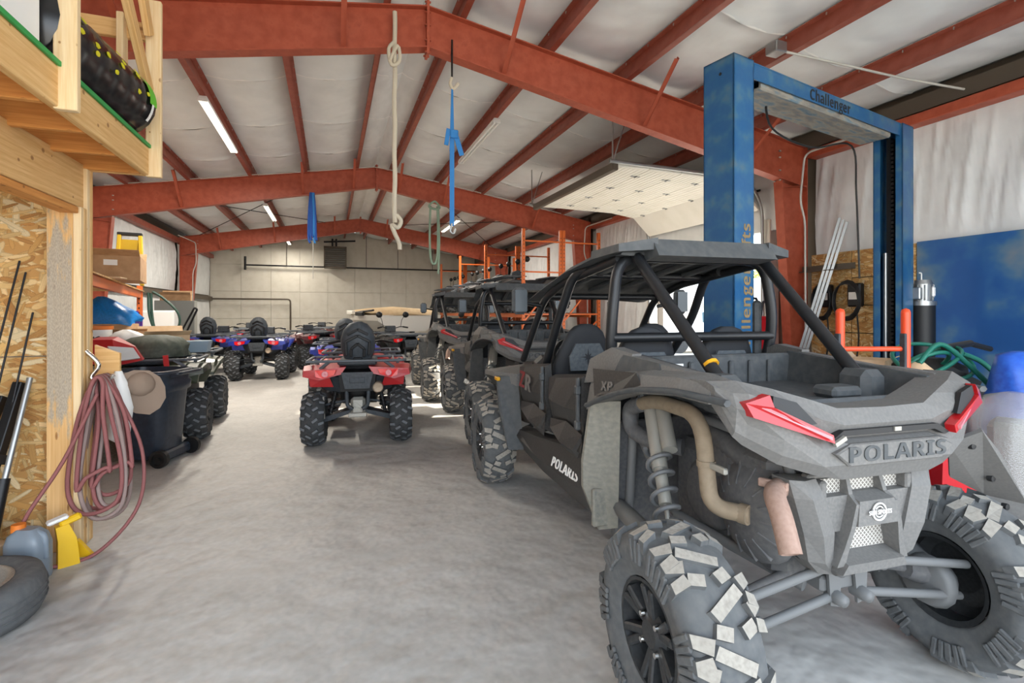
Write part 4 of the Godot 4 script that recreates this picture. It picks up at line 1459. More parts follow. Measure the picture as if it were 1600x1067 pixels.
		b.loft([[PF(s * 0.42, 1.02, 2.36 + sh), PF(s * 0.60, 1.0, 2.36 + sh), PF(s * 0.60, 0.9, 2.36 + sh), PF(s * 0.42, 0.9, 2.36 + sh)], [PF(s * 0.42, 1.06, 2.6 + sh), PF(s * 0.74, 1.0, 2.56 + sh), PF(s * 0.74, 0.96, 2.56 + sh), PF(s * 0.42, 0.96, 2.6 + sh)], [PF(s * 0.40, 1.0, 3.0 + sh), PF(s * 0.72, 0.97, 3.0 + sh), PF(s * 0.72, 0.93, 3.0 + sh), PF(s * 0.40, 0.92, 3.0 + sh)], [PF(s * 0.3, 0.82, 3.4 + sh), PF(s * 0.55, 0.82, 3.3 + sh), PF(s * 0.55, 0.78, 3.3 + sh), PF(s * 0.3, 0.76, 3.4 + sh)]])
		part("front_wing", b, "plastic_grey", o)
		b = MB.new()
		var ff := [PF(s * 0.58, 0.98, 2.42 + sh), PF(s * 0.74, 0.97, 2.5 + sh), PF(s * 0.73, 0.70, 2.44 + sh), PF(s * 0.68, 0.40, 2.34 + sh), PF(s * 0.56, 0.40, 2.32 + sh)]
		if s > 0: ff.reverse()
		b.sheet(ff, PF(0, 0, -0.03))
		part("front_flap", b, "plastic_slate", o)
		b = MB.new()
		b.box(PF(s * 0.735, 0.955, 2.46 + sh), Vector3(0.03, 0.03, 0.09), Basis.IDENTITY, 0.005)
		part("side_marker", b, "marker_yellow", o)
		# front arms
		b = MB.new()
		b.bar(PF(s * 0.2, 0.45, wb - 0.12), PF(s * 0.6, 0.36, wb), 0.02); b.bar(PF(s * 0.2, 0.45, wb + 0.15), PF(s * 0.6, 0.36, wb), 0.02)
		b.bar(PF(s * 0.25, 0.62, wb), PF(s * 0.6, 0.5, wb), 0.018); b.bar(PF(s * 0.35, 0.95, wb), PF(s * 0.5, 0.45, wb), 0.04)
		part("front_arm", b, "frame_grey", o)
	b = MB.new()
	b.box(PF(0, 0.39, 1.66 + sh * 0.5), Vector3(1.0, 0.05, 1.5 + sh), Basis.IDENTITY, 0.01)
	b.box(PF(0, 0.6, 1.6 + sh * 0.5), Vector3(0.25, 0.4, 1.3 + sh), Basis.IDENTITY, 0.05)
	part("floor_pan", b, "plastic_dark", o)
	b = MB.new()
	b.loft([[PF(-0.5, 0.6, 2.3 + sh), PF(-0.5, 1.1, 2.25 + sh), PF(0.5, 1.1, 2.25 + sh), PF(0.5, 0.6, 2.3 + sh)], [PF(-0.46, 0.55, 2.6 + sh), PF(-0.46, 1.08, 2.6 + sh), PF(0.46, 1.08, 2.6 + sh), PF(0.46, 0.55, 2.6 + sh)], [PF(-0.42, 0.5, 3.1 + sh), PF(-0.36, 0.98, 3.05 + sh), PF(0.36, 0.98, 3.05 + sh), PF(0.42, 0.5, 3.1 + sh)], [PF(-0.3, 0.5, 3.36 + sh), PF(-0.3, 0.76, 3.36 + sh), PF(0.3, 0.76, 3.36 + sh), PF(0.3, 0.5, 3.36 + sh)]])
	part("hood", b, "plastic_dark", o)
	b = MB.new()
	b.box(PF(0, 1.06, 2.2 + sh), Vector3(1.0, 0.2, 0.16), Basis(Vector3.RIGHT, 0.3), 0.05)
	b.bar(PF(-0.28, 1.05, 2.15 + sh), PF(-0.28, 1.13, 1.92 + sh), 0.03, 8)
	part("dashboard", b, "plastic_dark", o)
	b = MB.new()
	var sw := []
	var nb := Basis(Vector3.RIGHT, -0.45)
	for k in 20: sw.append(PF(-0.28, 1.14, 1.9 + sh) + nb * Vector3(cos(TAU * k / 20) * 0.17, sin(TAU * k / 20) * 0.17, 0))
	b.tube(sw, 0.016, 6, true)
	b.beam(PF(-0.44, 1.14, 1.9 + sh), PF(-0.12, 1.14, 1.9 + sh), 0.03, 0.02)
	part("steering_wheel", b, "black", o)
	# seats
	for fx in ([[1.0, 0.0], [1.82, 0.0]] if four else [[1.02, 0.0]]):
		for s in [-1.0, 1.0]:
			seat(o, s * 0.265, fx[0])
	cage(o, four, sh)
	return o

func seat(o: Node3D, x: float, f: float):
	var b := MB.new()
	var rg := []
	for q in [[0.72, 0.22, 0.10, 0.06], [0.95, 0.235, 0.11, 0.02], [1.12, 0.23, 0.11, -0.02], [1.22, 0.20, 0.10, -0.045], [1.30, 0.165, 0.09, -0.06], [1.36, 0.135, 0.08, -0.07], [1.40, 0.09, 0.06, -0.075], [1.418, 0.04, 0.03, -0.075]]:
		var r := []
		for k in 12:
			var a := TAU * k / 12
			var cx: float = signf(cos(a)) * pow(absf(cos(a)), 0.6) * q[1]
			var cz: float = signf(sin(a)) * pow(absf(sin(a)), 0.6) * q[2] * 0.5
			r.append(PF(x + cx, q[0], f + q[3] + cz))
		rg.append(r)
	b.loft(rg, true)
	b.box(PF(x, 0.72, f + 0.28), Vector3(0.46, 0.14, 0.5), Basis.IDENTITY, 0.05)
	var p := part("seat", b, "seat_black", o)
	b = MB.new()
	b.prism([Vector2(-0.13, 0.0), Vector2(0.13, 0.0), Vector2(0.14, 0.10), Vector2(0.09, 0.19), Vector2(-0.09, 0.19), Vector2(-0.14, 0.10)], PF(x, 1.09, f - 0.10), Vector3.RIGHT, Vector3.UP, PF(0, 0, -0.018))
	part("back_shell", b, "seat_grey", p)
	b = MB.new()
	var star := []
	for k in 16:
		var a := TAU * k / 16
		var r := 0.06 if k % 4 == 0 else (0.035 if k % 2 == 0 else 0.014)
		star.append(Vector2(cos(a) * r, sin(a) * r))
	b.prism(star, PF(x, 1.185, f - 0.118), Vector3.RIGHT, Vector3.UP, PF(0, 0, -0.004))
	part("star_emblem", b, "seat_black", p)

func cage(o: Node3D, four: bool, sh: float):
	var r := 0.030
	var b := MB.new()
	# rear hoop
	b.tube(bent([PF(-0.50, 1.12, 0.90), PF(-0.52, 1.45, 0.84), PF(-0.47, 1.80, 0.86), PF(0.47, 1.80, 0.86), PF(0.52, 1.45, 0.84), PF(0.50, 1.12, 0.90)], 0.13, 6), r, 10)
	part("rear_hoop", b, "cage_black", o)
	for s in [-1.0, 1.0]:
		b = MB.new()
		b.tube(bent([PF(s * 0.33, 1.80, 0.87), PF(s * 0.40, 1.80, 0.80), PF(s * 0.36, 1.18, 0.14)], 0.1, 6), r, 10)
		var st := part("rear_stay", b, "cage_black", o)
		if s < 0 and four:
			b = MB.new()
			b.tube([PF(s * 0.3625, 1.285, 0.245), PF(s * 0.362, 1.275, 0.235)], 0.034, 10)
			part("yellow_band", b, "marker_yellow", st)
		b = MB.new()
		b.tube(bent([PF(s * 0.46, 1.79, 0.86), PF(s * 0.46, 1.70, 1.7 + sh), PF(s * 0.47, 1.60, 2.05 + sh), PF(s * 0.50, 1.10, 2.5 + sh)], 0.1, 5), r * 0.9, 10)
		part("roof_rail", b, "cage_black", o)
		if four:
			b = MB.new()
			b.tube(bent([PF(s * 0.44, 1.765, 1.2), PF(s * 0.49, 1.755, 1.42), PF(s * 0.52, 1.45, 1.62), PF(s * 0.50, 1.1, 1.94)], 0.12, 5), r, 10)
			part("middle_pillar", b, "cage_black", o)
		# belt strap guide
		b = MB.new()
		b.box(PF(s * 0.475, 1.36, 0.92), Vector3(0.05, 0.42, 0.05), Basis.IDENTITY, 0.015)
		part("belt_guide", b, "plastic_slate", o)
		# mirror
		b = MB.new()
		b.bar(PF(s * 0.5, 1.55, 2.05 + sh), PF(s * 0.62, 1.57, 2.02 + sh), 0.014)
		var mr := part("mirror_arm", b, "black", o)
		b = MB.new()
		b.box(PF(s * 0.68, 1.585, 2.0 + sh), Vector3(0.12, 0.2, 0.07), Basis.IDENTITY, 0.03)
		part("mirror_shell", b, "plastic_slate", mr)
		b = MB.new()
		b.box(PF(s * 0.68, 1.585, 1.963 + sh), Vector3(0.09, 0.16, 0.004))
		part("mirror_glass", b, "mirror", mr)
	b = MB.new()
	b.bar(PF(-0.51, 1.365, 0.85), PF(0.51, 1.365, 0.85), 0.026, 10)
	part("harness_bar", b, "cage_black", o)
	b = MB.new()
	b.bar(PF(-0.46, 1.62, 2.0 + sh), PF(0.46, 1.62, 2.0 + sh), 0.024, 10)
	part("cross_bar", b, "cage_black", o)
	if four:
		b = MB.new()
		b.bar(PF(-0.46, 1.74, 1.42), PF(0.46, 1.74, 1.42), 0.024, 10)
		part("cross_bar", b, "cage_black", o)
	# roof shell
	b = MB.new()
	var rg := []
	var fl := [[0.78, 1.845], [1.0, 1.855], [1.5 + sh * 0.5, 1.80], [2.0 + sh, 1.70], [2.3 + sh, 1.635]]
	for q in fl:
		var w: float = 0.53 if q[0] > 0.9 else 0.50
		rg.append([PF(-w, q[1] - 0.045, q[0]), PF(-w + 0.05, q[1] - 0.005, q[0]), PF(-0.2, q[1] + 0.02, q[0]), PF(0.2, q[1] + 0.02, q[0]), PF(w - 0.05, q[1] - 0.005, q[0]), PF(w, q[1] - 0.045, q[0]), PF(w - 0.06, q[1] - 0.05, q[0]), PF(0.2, q[1] - 0.025, q[0]), PF(-0.2, q[1] - 0.025, q[0]), PF(-w + 0.06, q[1] - 0.05, q[0])])
	b.loft(rg)
	for k in 4: b.beam(PF(-0.32 + k * 0.21, 1.81, 0.95), PF(-0.32 + k * 0.21, 1.67, 2.0 + sh), 0.05, 0.03, 0.008)
	var rf := part("roof", b, "plastic_slate", o)
	b = MB.new()
	b.loft([[PF(-0.36, 1.86, 0.80), PF(-0.36, 1.875, 0.70), PF(-0.36, 1.785, 0.64), PF(-0.36, 1.77, 0.78)], [PF(0.36, 1.86, 0.80), PF(0.36, 1.875, 0.70), PF(0.36, 1.785, 0.64), PF(0.36, 1.77, 0.78)]])
	part("rear_visor", b, "plastic_slate", rf)
	for s in [-1.0, 1.0]:
		b = MB.new()
		b.loft([[PF(s * 0.34, 1.875, 0.90), PF(s * 0.34, 1.88, 0.68), PF(s * 0.34, 1.82, 0.68), PF(s * 0.34, 1.82, 0.9)], [PF(s * 0.54, 1.845, 1.05), PF(s * 0.53, 1.85, 0.74), PF(s * 0.53, 1.81, 0.74), PF(s * 0.54, 1.80, 1.05)]])
		part("roof_wing", b, "plastic_slate", rf)

func bumper(o: Node3D, near: bool):
	var F := -0.115
	var b := MB.new()
	b.prism([Vector2(-0.32, 0.90), Vector2(0.32, 0.90), Vector2(0.27, 0.62), Vector2(0.2, 0.575), Vector2(-0.2, 0.575), Vector2(-0.27, 0.62)], PF(0, 0, F + 0.03), Vector3.RIGHT, Vector3.UP, Vector3(0, 0, 0.012))
	var bp := part("bumper", b, "dark", o)
	if not near:
		b = MB.new()
		b.prism([Vector2(-0.33, 0.91), Vector2(0.33, 0.91), Vector2(0.28, 0.62), Vector2(0.2, 0.565), Vector2(-0.2, 0.565), Vector2(-0.28, 0.62)], PF(0, 0, F), Vector3.RIGHT, Vector3.UP, Vector3(0, 0, 0.06))
		part("bumper_shell", b, "plastic_grey", bp)
		return
	b = MB.new()
	b.prism([Vector2(-0.25, 0.895), Vector2(0.25, 0.895), Vector2(0.16, 0.59), Vector2(-0.16, 0.59)], PF(0, 0, F - 0.006), Vector3.RIGHT, Vector3.UP, Vector3(0, 0, 0.006))
	part("mesh_screen", b, "screen", bp)
	b = MB.new()
	for s in [-1.0, 1.0]:
		# side pod, faceted
		var rg := []
		for q in [[0.91, 0.335, 0.225, -0.02, 0.05], [0.85, 0.325, 0.205, -0.02, 0.075], [0.72, 0.285, 0.165, -0.02, 0.08], [0.615, 0.255, 0.155, -0.02, 0.06], [0.56, 0.20, 0.15, -0.01, 0.04]]:
			rg.append([PF(s * q[1], q[0], F + 0.05), PF(s * (q[1] - 0.005), q[0], F - q[4] * 0.5), PF(s * (q[1] - 0.05), q[0], F - q[4]), PF(s * q[2], q[0], F - q[4] * 0.75), PF(s * q[2], q[0], F + 0.02)])
		b.loft(rg)
		# panel under the small upper screens
		rg = []
		for q in [[0.842, 0.215, 0.09], [0.80, 0.205, 0.095], [0.715, 0.17, 0.10]]:
			rg.append([PF(s * q[1], q[0], F), PF(s * q[1], q[0], F - 0.045), PF(s * q[2], q[0], F - 0.045), PF(s * q[2], q[0], F)])
		b.loft(rg)
		# centre frame legs
		rg = []
		for q in [[0.915, 0.085, 0.068, 0.03], [0.845, 0.09, 0.072, 0.05], [0.82, 0.095, 0.076, 0.085], [0.74, 0.118, 0.098, 0.085], [0.66, 0.14, 0.116, 0.075], [0.60, 0.165, 0.13, 0.07]]:
			rg.append([PF(s * q[1], q[0], F), PF(s * q[1], q[0], F - q[3]), PF(s * q[2], q[0], F - q[3]), PF(s * q[2], q[0], F)])
		b.loft(rg)
		b.box(PF(s * 0.2, 0.87, F - 0.02), Vector3(0.03, 0.06, 0.06), Basis.IDENTITY, 0.006)
	var cr := []
	for q in [[0.845, 0.075, 0.03], [0.83, 0.08, 0.085], [0.745, 0.095, 0.092], [0.725, 0.095, 0.02]]:
		cr.append([PF(-q[1], q[0], F), PF(-q[1], q[0], F - q[2]), PF(q[1], q[0], F - q[2]), PF(q[1], q[0], F)])
	b.loft(cr)
	b.box(PF(0, 0.912, F - 0.012), Vector3(0.5, 0.018, 0.035), Basis.IDENTITY, 0.006)
	cr = []
	for q in [[0.628, 0.12, 0.02], [0.61, 0.13, 0.085], [0.575, 0.15, 0.08], [0.56, 0.15, 0.04]]:
		cr.append([PF(-q[1], q[0], F), PF(-q[1], q[0], F - q[2]), PF(q[1], q[0], F - q[2]), PF(q[1], q[0], F)])
	b.loft(cr)
	b.loft([[PF(-0.15, 0.56, F), PF(-0.15, 0.56, F - 0.05), PF(0.15, 0.56, F - 0.05), PF(0.15, 0.56, F)], [PF(-0.2, 0.6, 0.05), PF(-0.2, 0.58, 0.05), PF(0.2, 0.58, 0.05), PF(0.2, 0.6, 0.05)]])
	part("bumper_shell", b, "plastic_grey", bp)
	b = MB.new()
	var lg := []
	for k in 28: lg.append(PF(cos(TAU * k / 28) * 0.030, 0.79 + sin(TAU * k / 28) * 0.030, F - 0.093))
	b.tube(lg, 0.0035, 5, true)
	lg = []
	for k in 20: lg.append(PF(cos(TAU * k / 20) * 0.019, 0.79 + sin(TAU * k / 20) * 0.019, F - 0.093))
	b.tube(lg, 0.0025, 5, true)
	var em := part("round_emblem", b, "white", bp)
	b = MB.new()
	b.box(PF(0, 0.79, F - 0.094), Vector3(0.078, 0.022, 0.003))
	part("emblem_band", b, "plastic_grey", em)
	text_part(em, "SUN SPORTS", 0.0155, "white", PF(0, 0.79, F - 0.097), Vector3.ZERO, 0.002, "lettering", 0.85)

func atv_materials():
	for q in [["paint_red", "b3181f"], ["paint_blue", "14309a"], ["paint_green", "39422f"], ["paint_black", "1c1d20"], ["paint_maroon", "5f1519"], ["paint_grey", "6d7276"]]:
		var m := plain(q[0], q[1], 0.3)
		m.clearcoat_enabled = true
		m.clearcoat = 0.5
	plain("frame_black", "1a1b1d", 0.5, 0.2)
	plain("rack_grey", "5a6066", 0.5, 0.2)
	mottled("lug_grey", ["5f6468", "70757a", "7d8184"], [0.0, 0.5, 1.0], 0.03, 3.0, 0.9, 0.0, 0.0, 63)
	mottled("trim_slate", ["30363c", "3b4147", "474c51"], [0.0, 0.5, 1.0], 0.02, 2.0, 0.6, 0.0, 0.0, 61)
	mottled("tan_metal", ["9c8b76", "b09e88", "bcab96"], [0.0, 0.5, 1.0], 0.03, 4.0, 0.6, 0.1, 0.0, 62)
	var t := plain("lens_bright", "e01a20", 0.15)
	plain("lamp_clear", "d9dcdc", 0.1)

# a quad bike; origin on the floor under the rear axle, facing -z
func make_atv(label: String, paint: String, back: bool, fine: bool) -> Node3D:
	var o := thing("quad_bike", label, "quad bike", Vector3.ZERO, 0, "quad bikes parked in the shop")
	var wh := wheel_meshes("atv", 0.30, 0.25, 0.15, 1)
	for s in [-1.0, 1.0]:
		wheel(o, wh, PF(s * 0.475, 0.30, 0), s, "rubber", "lug_grey", "rim_dark", false)
		wheel(o, wh, PF(s * 0.46, 0.30, 1.32), s, "rubber", "lug_grey", "rim_dark", false)
	var b: MB
	# body spine
	b = MB.new()
	b.loft([[PF(-0.18, 0.62, -0.22), PF(-0.20, 0.84, -0.25), PF(0.20, 0.84, -0.25), PF(0.18, 0.62, -0.22)], [PF(-0.20, 0.45, 0.1), PF(-0.22, 0.84, 0.1), PF(0.22, 0.84, 0.1), PF(0.20, 0.45, 0.1)], [PF(-0.20, 0.35, 0.6), PF(-0.16, 0.80, 0.6), PF(0.16, 0.80, 0.6), PF(0.20, 0.35, 0.6)], [PF(-0.2, 0.35, 1.0), PF(-0.16, 0.88, 1.0), PF(0.16, 0.88, 1.0), PF(0.2, 0.35, 1.0)], [PF(-0.22, 0.4, 1.5), PF(-0.2, 0.8, 1.55), PF(0.2, 0.8, 1.55), PF(0.22, 0.4, 1.5)]])
	part("chassis", b, "frame_black", o)
	b = MB.new()
	b.prism([Vector2(-0.17, 0.84), Vector2(0.17, 0.84), Vector2(0.13, 0.66), Vector2(-0.13, 0.66)], PF(0, 0, -0.26), Vector3.RIGHT, Vector3.UP, Vector3(0, 0, 0.03))
	b.box(PF(0, 0.755, -0.297), Vector3(0.16, 0.06, 0.01), Basis.IDENTITY, 0.004)
	part("tail_panel", b, "trim_slate", o)
	# rear fenders
	for s in [-1.0, 1.0]:
		b = MB.new()
		b.loft([[PF(s * 0.12, 0.90, -0.28), PF(s * 0.56, 0.865, -0.24), PF(s * 0.57, 0.80, -0.24), PF(s * 0.40, 0.76, -0.27), PF(s * 0.17, 0.82, -0.28)], [PF(s * 0.12, 0.93, -0.05), PF(s * 0.58, 0.90, -0.05), PF(s * 0.60, 0.83, -0.05), PF(s * 0.42, 0.80, -0.05), PF(s * 0.17, 0.84, -0.05)], [PF(s * 0.14, 0.92, 0.25), PF(s * 0.57, 0.88, 0.25), PF(s * 0.58, 0.80, 0.25), PF(s * 0.42, 0.78, 0.25), PF(s * 0.17, 0.82, 0.25)], [PF(s * 0.18, 0.80, 0.42), PF(s * 0.48, 0.70, 0.48), PF(s * 0.48, 0.62, 0.46), PF(s * 0.40, 0.62, 0.44), PF(s * 0.18, 0.7, 0.42)]])
		part("rear_fender", b, paint, o)
		b = MB.new()
		b.loft([[PF(s * 0.30, 0.80, -0.22), PF(s * 0.52, 0.82, -0.20), PF(s * 0.52, 0.80, -0.17), PF(s * 0.30, 0.78, -0.18)], [PF(s * 0.26, 0.67, -0.16), PF(s * 0.50, 0.68, -0.18), PF(s * 0.50, 0.68, -0.15), PF(s * 0.26, 0.67, -0.12)]])
		part("inner_fender", b, paint, o)
		b = MB.new()
		b.loft([[PF(s * 0.17, 0.55, 0.02), PF(s * 0.36, 0.62, 0.0), PF(s * 0.36, 0.60, 0.1), PF(s * 0.17, 0.53, 0.1)], [PF(s * 0.2, 0.78, -0.16), PF(s * 0.5, 0.78, -0.12), PF(s * 0.5, 0.78, 0.2), PF(s * 0.2, 0.78, 0.2)]])
		part("fender_liner", b, "trim_slate", o)
		# tail lights
		b = MB.new()
		var pp := [PF(s * 0.22, 0.875, -0.292), PF(s * 0.44, 0.87, -0.27), PF(s * 0.43, 0.80, -0.275), PF(s * 0.36, 0.78, -0.28), PF(s * 0.24, 0.82, -0.292)]
		if s < 0: pp.reverse()
		b.sheet(pp, Vector3(0, 0, 0.02))
		var tl := part("tail_light", b, "lens_bright", o)
		b = MB.new()
		b.turned(PF(s * 0.335, 0.83, -0.305), Vector3.BACK, [[0.035, 0.0], [0.03, 0.008], [0.014, 0.008], [0.0, 0.003]], 14)
		part("light_lens", b, "lens_pink", tl)
		# front fenders
		b = MB.new()
		b.loft([[PF(s * 0.18, 0.75, 0.82), PF(s * 0.50, 0.70, 0.86), PF(s * 0.50, 0.66, 0.86), PF(s * 0.18, 0.7, 0.82)], [PF(s * 0.16, 0.90, 1.05), PF(s * 0.56, 0.84, 1.05), PF(s * 0.56, 0.78, 1.05), PF(s * 0.16, 0.8, 1.05)], [PF(s * 0.16, 0.93, 1.35), PF(s * 0.55, 0.86, 1.38), PF(s * 0.55, 0.80, 1.38), PF(s * 0.16, 0.82, 1.35)], [PF(s * 0.1, 0.86, 1.68), PF(s * 0.42, 0.78, 1.62), PF(s * 0.42, 0.72, 1.62), PF(s * 0.1, 0.7, 1.68)]])
		part("front_fender", b, paint, o)
		b = MB.new()
		b.box(PF(s * 0.36, 0.36, 0.66), Vector3(0.26, 0.03, 0.5), Basis.IDENTITY, 0.01)
		part("foot_well", b, "trim_slate", o)
		# rear suspension arm
		b = MB.new()
		b.loft([[PF(s * 0.08, 0.40, -0.12), PF(s * 0.08, 0.36, -0.12), PF(s * 0.08, 0.36, 0.14), PF(s * 0.08, 0.40, 0.14)], [PF(s * 0.38, 0.32, -0.07), PF(s * 0.38, 0.26, -0.07), PF(s * 0.38, 0.26, 0.07), PF(s * 0.38, 0.32, 0.07)]])
		b.bar(PF(s * 0.1, 0.5, -0.03), PF(s * 0.4, 0.44, 0.0), 0.014)
		part("suspension_arm", b, "trim_slate", o)
		if fine:
			b = MB.new()
			b.bar(PF(s * 0.30, 0.36, -0.06), PF(s * 0.22, 0.72, 0.05), 0.022, 8)
			var hx := []
			for k in 57:
				var a := TAU * k / 8.0
				hx.append(PF(s * 0.295, 0.38, -0.055).lerp(PF(s * 0.235, 0.66, 0.03), k / 56.0) + Vector3(cos(a), 0, sin(a)) * 0.035)
			b.tube(hx, 0.007, 5)
			part("coil_shock", b, "frame_black", o)
			b = MB.new()
			b.bar(PF(s * 0.36, 0.31, -0.1), PF(s * 0.37, 0.56, -0.12), 0.01, 6)
			part("link_rod", b, "alloy", o)
	# hitch and gearcase
	b = MB.new()
	b.box(PF(0, 0.44, -0.06), Vector3(0.16, 0.2, 0.16), Basis.IDENTITY, 0.03)
	b.box(PF(0, 0.35, -0.16), Vector3(0.2, 0.05, 0.06), Basis.IDENTITY, 0.008)
	for k in 4: b.beam(PF(-0.05, 0.38 + 0.04 * k, -0.145), PF(0.05, 0.38 + 0.04 * (k % 2), -0.145), 0.012, 0.012)
	part("gear_case", b, "alloy", o)
	b = MB.new()
	for s in [-1.0, 1.0]: b.tube(bent([PF(s * 0.12, 0.68, -0.2), PF(s * 0.11, 0.46, -0.2), PF(s * 0.05, 0.42, -0.2)], 0.05, 4), 0.022, 8)
	part("hitch_frame", b, "trim_slate", o)
	b = MB.new()
	b.turned(PF(0.22, 0.66, -0.02), Vector3.BACK, [[0.0, -0.2], [0.055, -0.2], [0.06, 0.22], [0.052, 0.24], [0.05, 0.22], [0.0, 0.21]], 18)
	part("muffler", b, "tan_metal", o)
	# racks
	for q in [[-0.28, 0.30, 0.52], [0.98, 1.62, 0.50]]:
		b = MB.new()
		var y := 0.965
		var f0: float = q[0]
		var f1: float = q[1]
		var hw: float = q[2]
		b.tube(bent([PF(-hw, y, f0), PF(hw, y, f0), PF(hw, y, f1), PF(-hw, y, f1), PF(-hw, y, f0)], 0.05, 3), 0.017, 6)
		for k in 4: b.bar(PF(-hw + hw * 2 * (k + 0.5) / 4, y, f0), PF(-hw + hw * 2 * (k + 0.5) / 4, y, f1), 0.011, 6)
		for s in [-1.0, 1.0]:
			b.beam(PF(s * hw * 0.55, y, f0), PF(s * hw * 0.75, 0.88, f0 + 0.05), 0.03, 0.03)
			b.beam(PF(s * hw * 0.9, y, (f0 + f1) / 2), PF(s * hw * 0.8, 0.86, (f0 + f1) / 2), 0.03, 0.03)
		part("rack", b, "rack_grey", o)
	b = MB.new()
	b.box(PF(0, 0.945, -0.02), Vector3(0.42, 0.06, 0.5), Basis.IDENTITY, 0.02)
	part("rack_deck", b, "trim_slate", o)
	# seat
	b = MB.new()
	var rg := []
	for q in [[0.1, 0.93, 0.16], [0.25, 0.95, 0.17], [0.5, 0.90, 0.14], [0.8, 0.89, 0.10], [0.95, 0.93, 0.08]]:
		rg.append([PF(-q[2], q[1] - 0.1, q[0]), PF(-q[2], q[1] - 0.03, q[0]), PF(-q[2] * 0.7, q[1], q[0]), PF(q[2] * 0.7, q[1], q[0]), PF(q[2], q[1] - 0.03, q[0]), PF(q[2], q[1] - 0.1, q[0])])
	b.loft(rg)
	part("saddle", b, "seat_black", o)
	if back:
		b = MB.new()
		rg = []
		for q in [[0.97, 0.15, 0.10, -0.05], [1.08, 0.185, 0.12, -0.07], [1.2, 0.19, 0.12, -0.085], [1.3, 0.16, 0.10, -0.095], [1.37, 0.10, 0.07, -0.10], [1.395, 0.04, 0.03, -0.10]]:
			var r := []
			for k in 14:
				var a := TAU * k / 14
				r.append(PF(cos(a) * q[1], q[0], q[3] + sin(a) * q[2]))
			rg.append(r)
		b.loft(rg, true)
		var bk := part("backrest", b, "trim_slate", o)
		b = MB.new()
		for q in [[1.25, 0.11, 0.06], [1.17, 0.13, 0.07], [1.09, 0.07, 0.06]]:
			for s in [-1.0, 1.0]: b.beam(PF(0, q[0] + q[2], -0.205), PF(s * q[1], q[0], -0.185), 0.03, 0.025, 0.004, Vector3.BACK)
		for s in [-1.0, 1.0]:
			b.beam(PF(s * 0.13, 1.17, -0.185), PF(s * 0.12, 1.02, -0.165), 0.03, 0.02, 0.004, Vector3.BACK)
			b.beam(PF(s * 0.07, 1.09, -0.195), PF(s * 0.07, 1.0, -0.175), 0.03, 0.02, 0.004, Vector3.BACK)
		part("chevron_rib", b, "frame_black", bk)
		b = MB.new()
		b.box(PF(0, 0.97, -0.15), Vector3(0.1, 0.05, 0.06), Basis.IDENTITY, 0.01)
		part("backrest_bracket", b, "frame_black", bk)
	# handlebar
	b = MB.new()
	b.tube(bent([PF(-0.40, 1.10, 0.86), PF(-0.24, 1.13, 0.95), PF(-0.1, 1.08, 1.02), PF(0.1, 1.08, 1.02), PF(0.24, 1.13, 0.95), PF(0.40, 1.10, 0.86)], 0.06, 4), 0.013, 6)
	b.bar(PF(0, 1.08, 1.02), PF(0, 0.85, 1.12), 0.025, 6)
	var hb := part("handlebar", b, "frame_black", o)
	for s in [-1.0, 1.0]:
		b = MB.new()
		b.bar(PF(s * 0.29, 1.122, 0.925), PF(s * 0.41, 1.098, 0.855), 0.020, 8)
		part("grip", b, "black", hb)
	b = MB.new()
	b.loft([[PF(-0.12, 1.0, 0.98), PF(-0.12, 1.14, 1.0), PF(0.12, 1.14, 1.0), PF(0.12, 1.0, 0.98)], [PF(-0.14, 0.98, 1.12), PF(-0.13, 1.15, 1.1), PF(0.13, 1.15, 1.1), PF(0.14, 0.98, 1.12)], [PF(-0.08, 1.0, 1.24), PF(-0.07, 1.09, 1.22), PF(0.07, 1.09, 1.22), PF(0.08, 1.0, 1.24)]])
	part("headlight_pod", b, "trim_slate", o)
	# front end
	b = MB.new()
	b.loft([[PF(-0.28, 0.55, 1.62), PF(-0.3, 0.86, 1.6), PF(0.3, 0.86, 1.6), PF(0.28, 0.55, 1.62)], [PF(-0.2, 0.5, 1.76), PF(-0.22, 0.78, 1.74), PF(0.22, 0.78, 1.74), PF(0.2, 0.5, 1.76)]])
	part("front_bumper", b, "trim_slate", o)
	return o

# round hand mirror on a stalk, added to a handlebar
func add_mirrors(o: Node3D):
	for s in [-1.0, 1.0]:
		var b := MB.new()
		b.tube(bent([PF(s * 0.24, 1.13, 0.94), PF(s * 0.27, 1.3, 0.95), PF(s * 0.34, 1.42, 0.92)], 0.04, 3), 0.008, 5)
		var m := part("mirror_stalk", b, "frame_black", o)
		b = MB.new()
		b.lathe(PF(s * 0.36, 1.44, 0.90), Vector3.BACK, [[0.0, -0.075], [0.05, -0.06], [0.08, -0.02], [0.08, 0.02], [0.05, 0.06], [0.0, 0.075]], 14)
		part("mirror_head", b, "black", m)

# a sawn board from a to b, w by h; the grain runs along it
func board(called: String, parent: Node3D, a: Vector3, b: Vector3, w: float, h: float, mat := "lumber", up := Vector3.UP) -> MeshInstance3D:
	var m := MB.new()
	var d := b - a
	m.box(Vector3.ZERO, Vector3(d.length(), h, w), Basis.IDENTITY, 0.004)
	var o := part(called, m, mat, parent, (a + b) / 2)
	var x := d.normalized()
	if absf(x.dot(up)) > 0.98: up = Vector3.BACK
	var z := x.cross(up).normalized()
	o.transform.basis = Basis(x, z.cross(x), z)
	return o

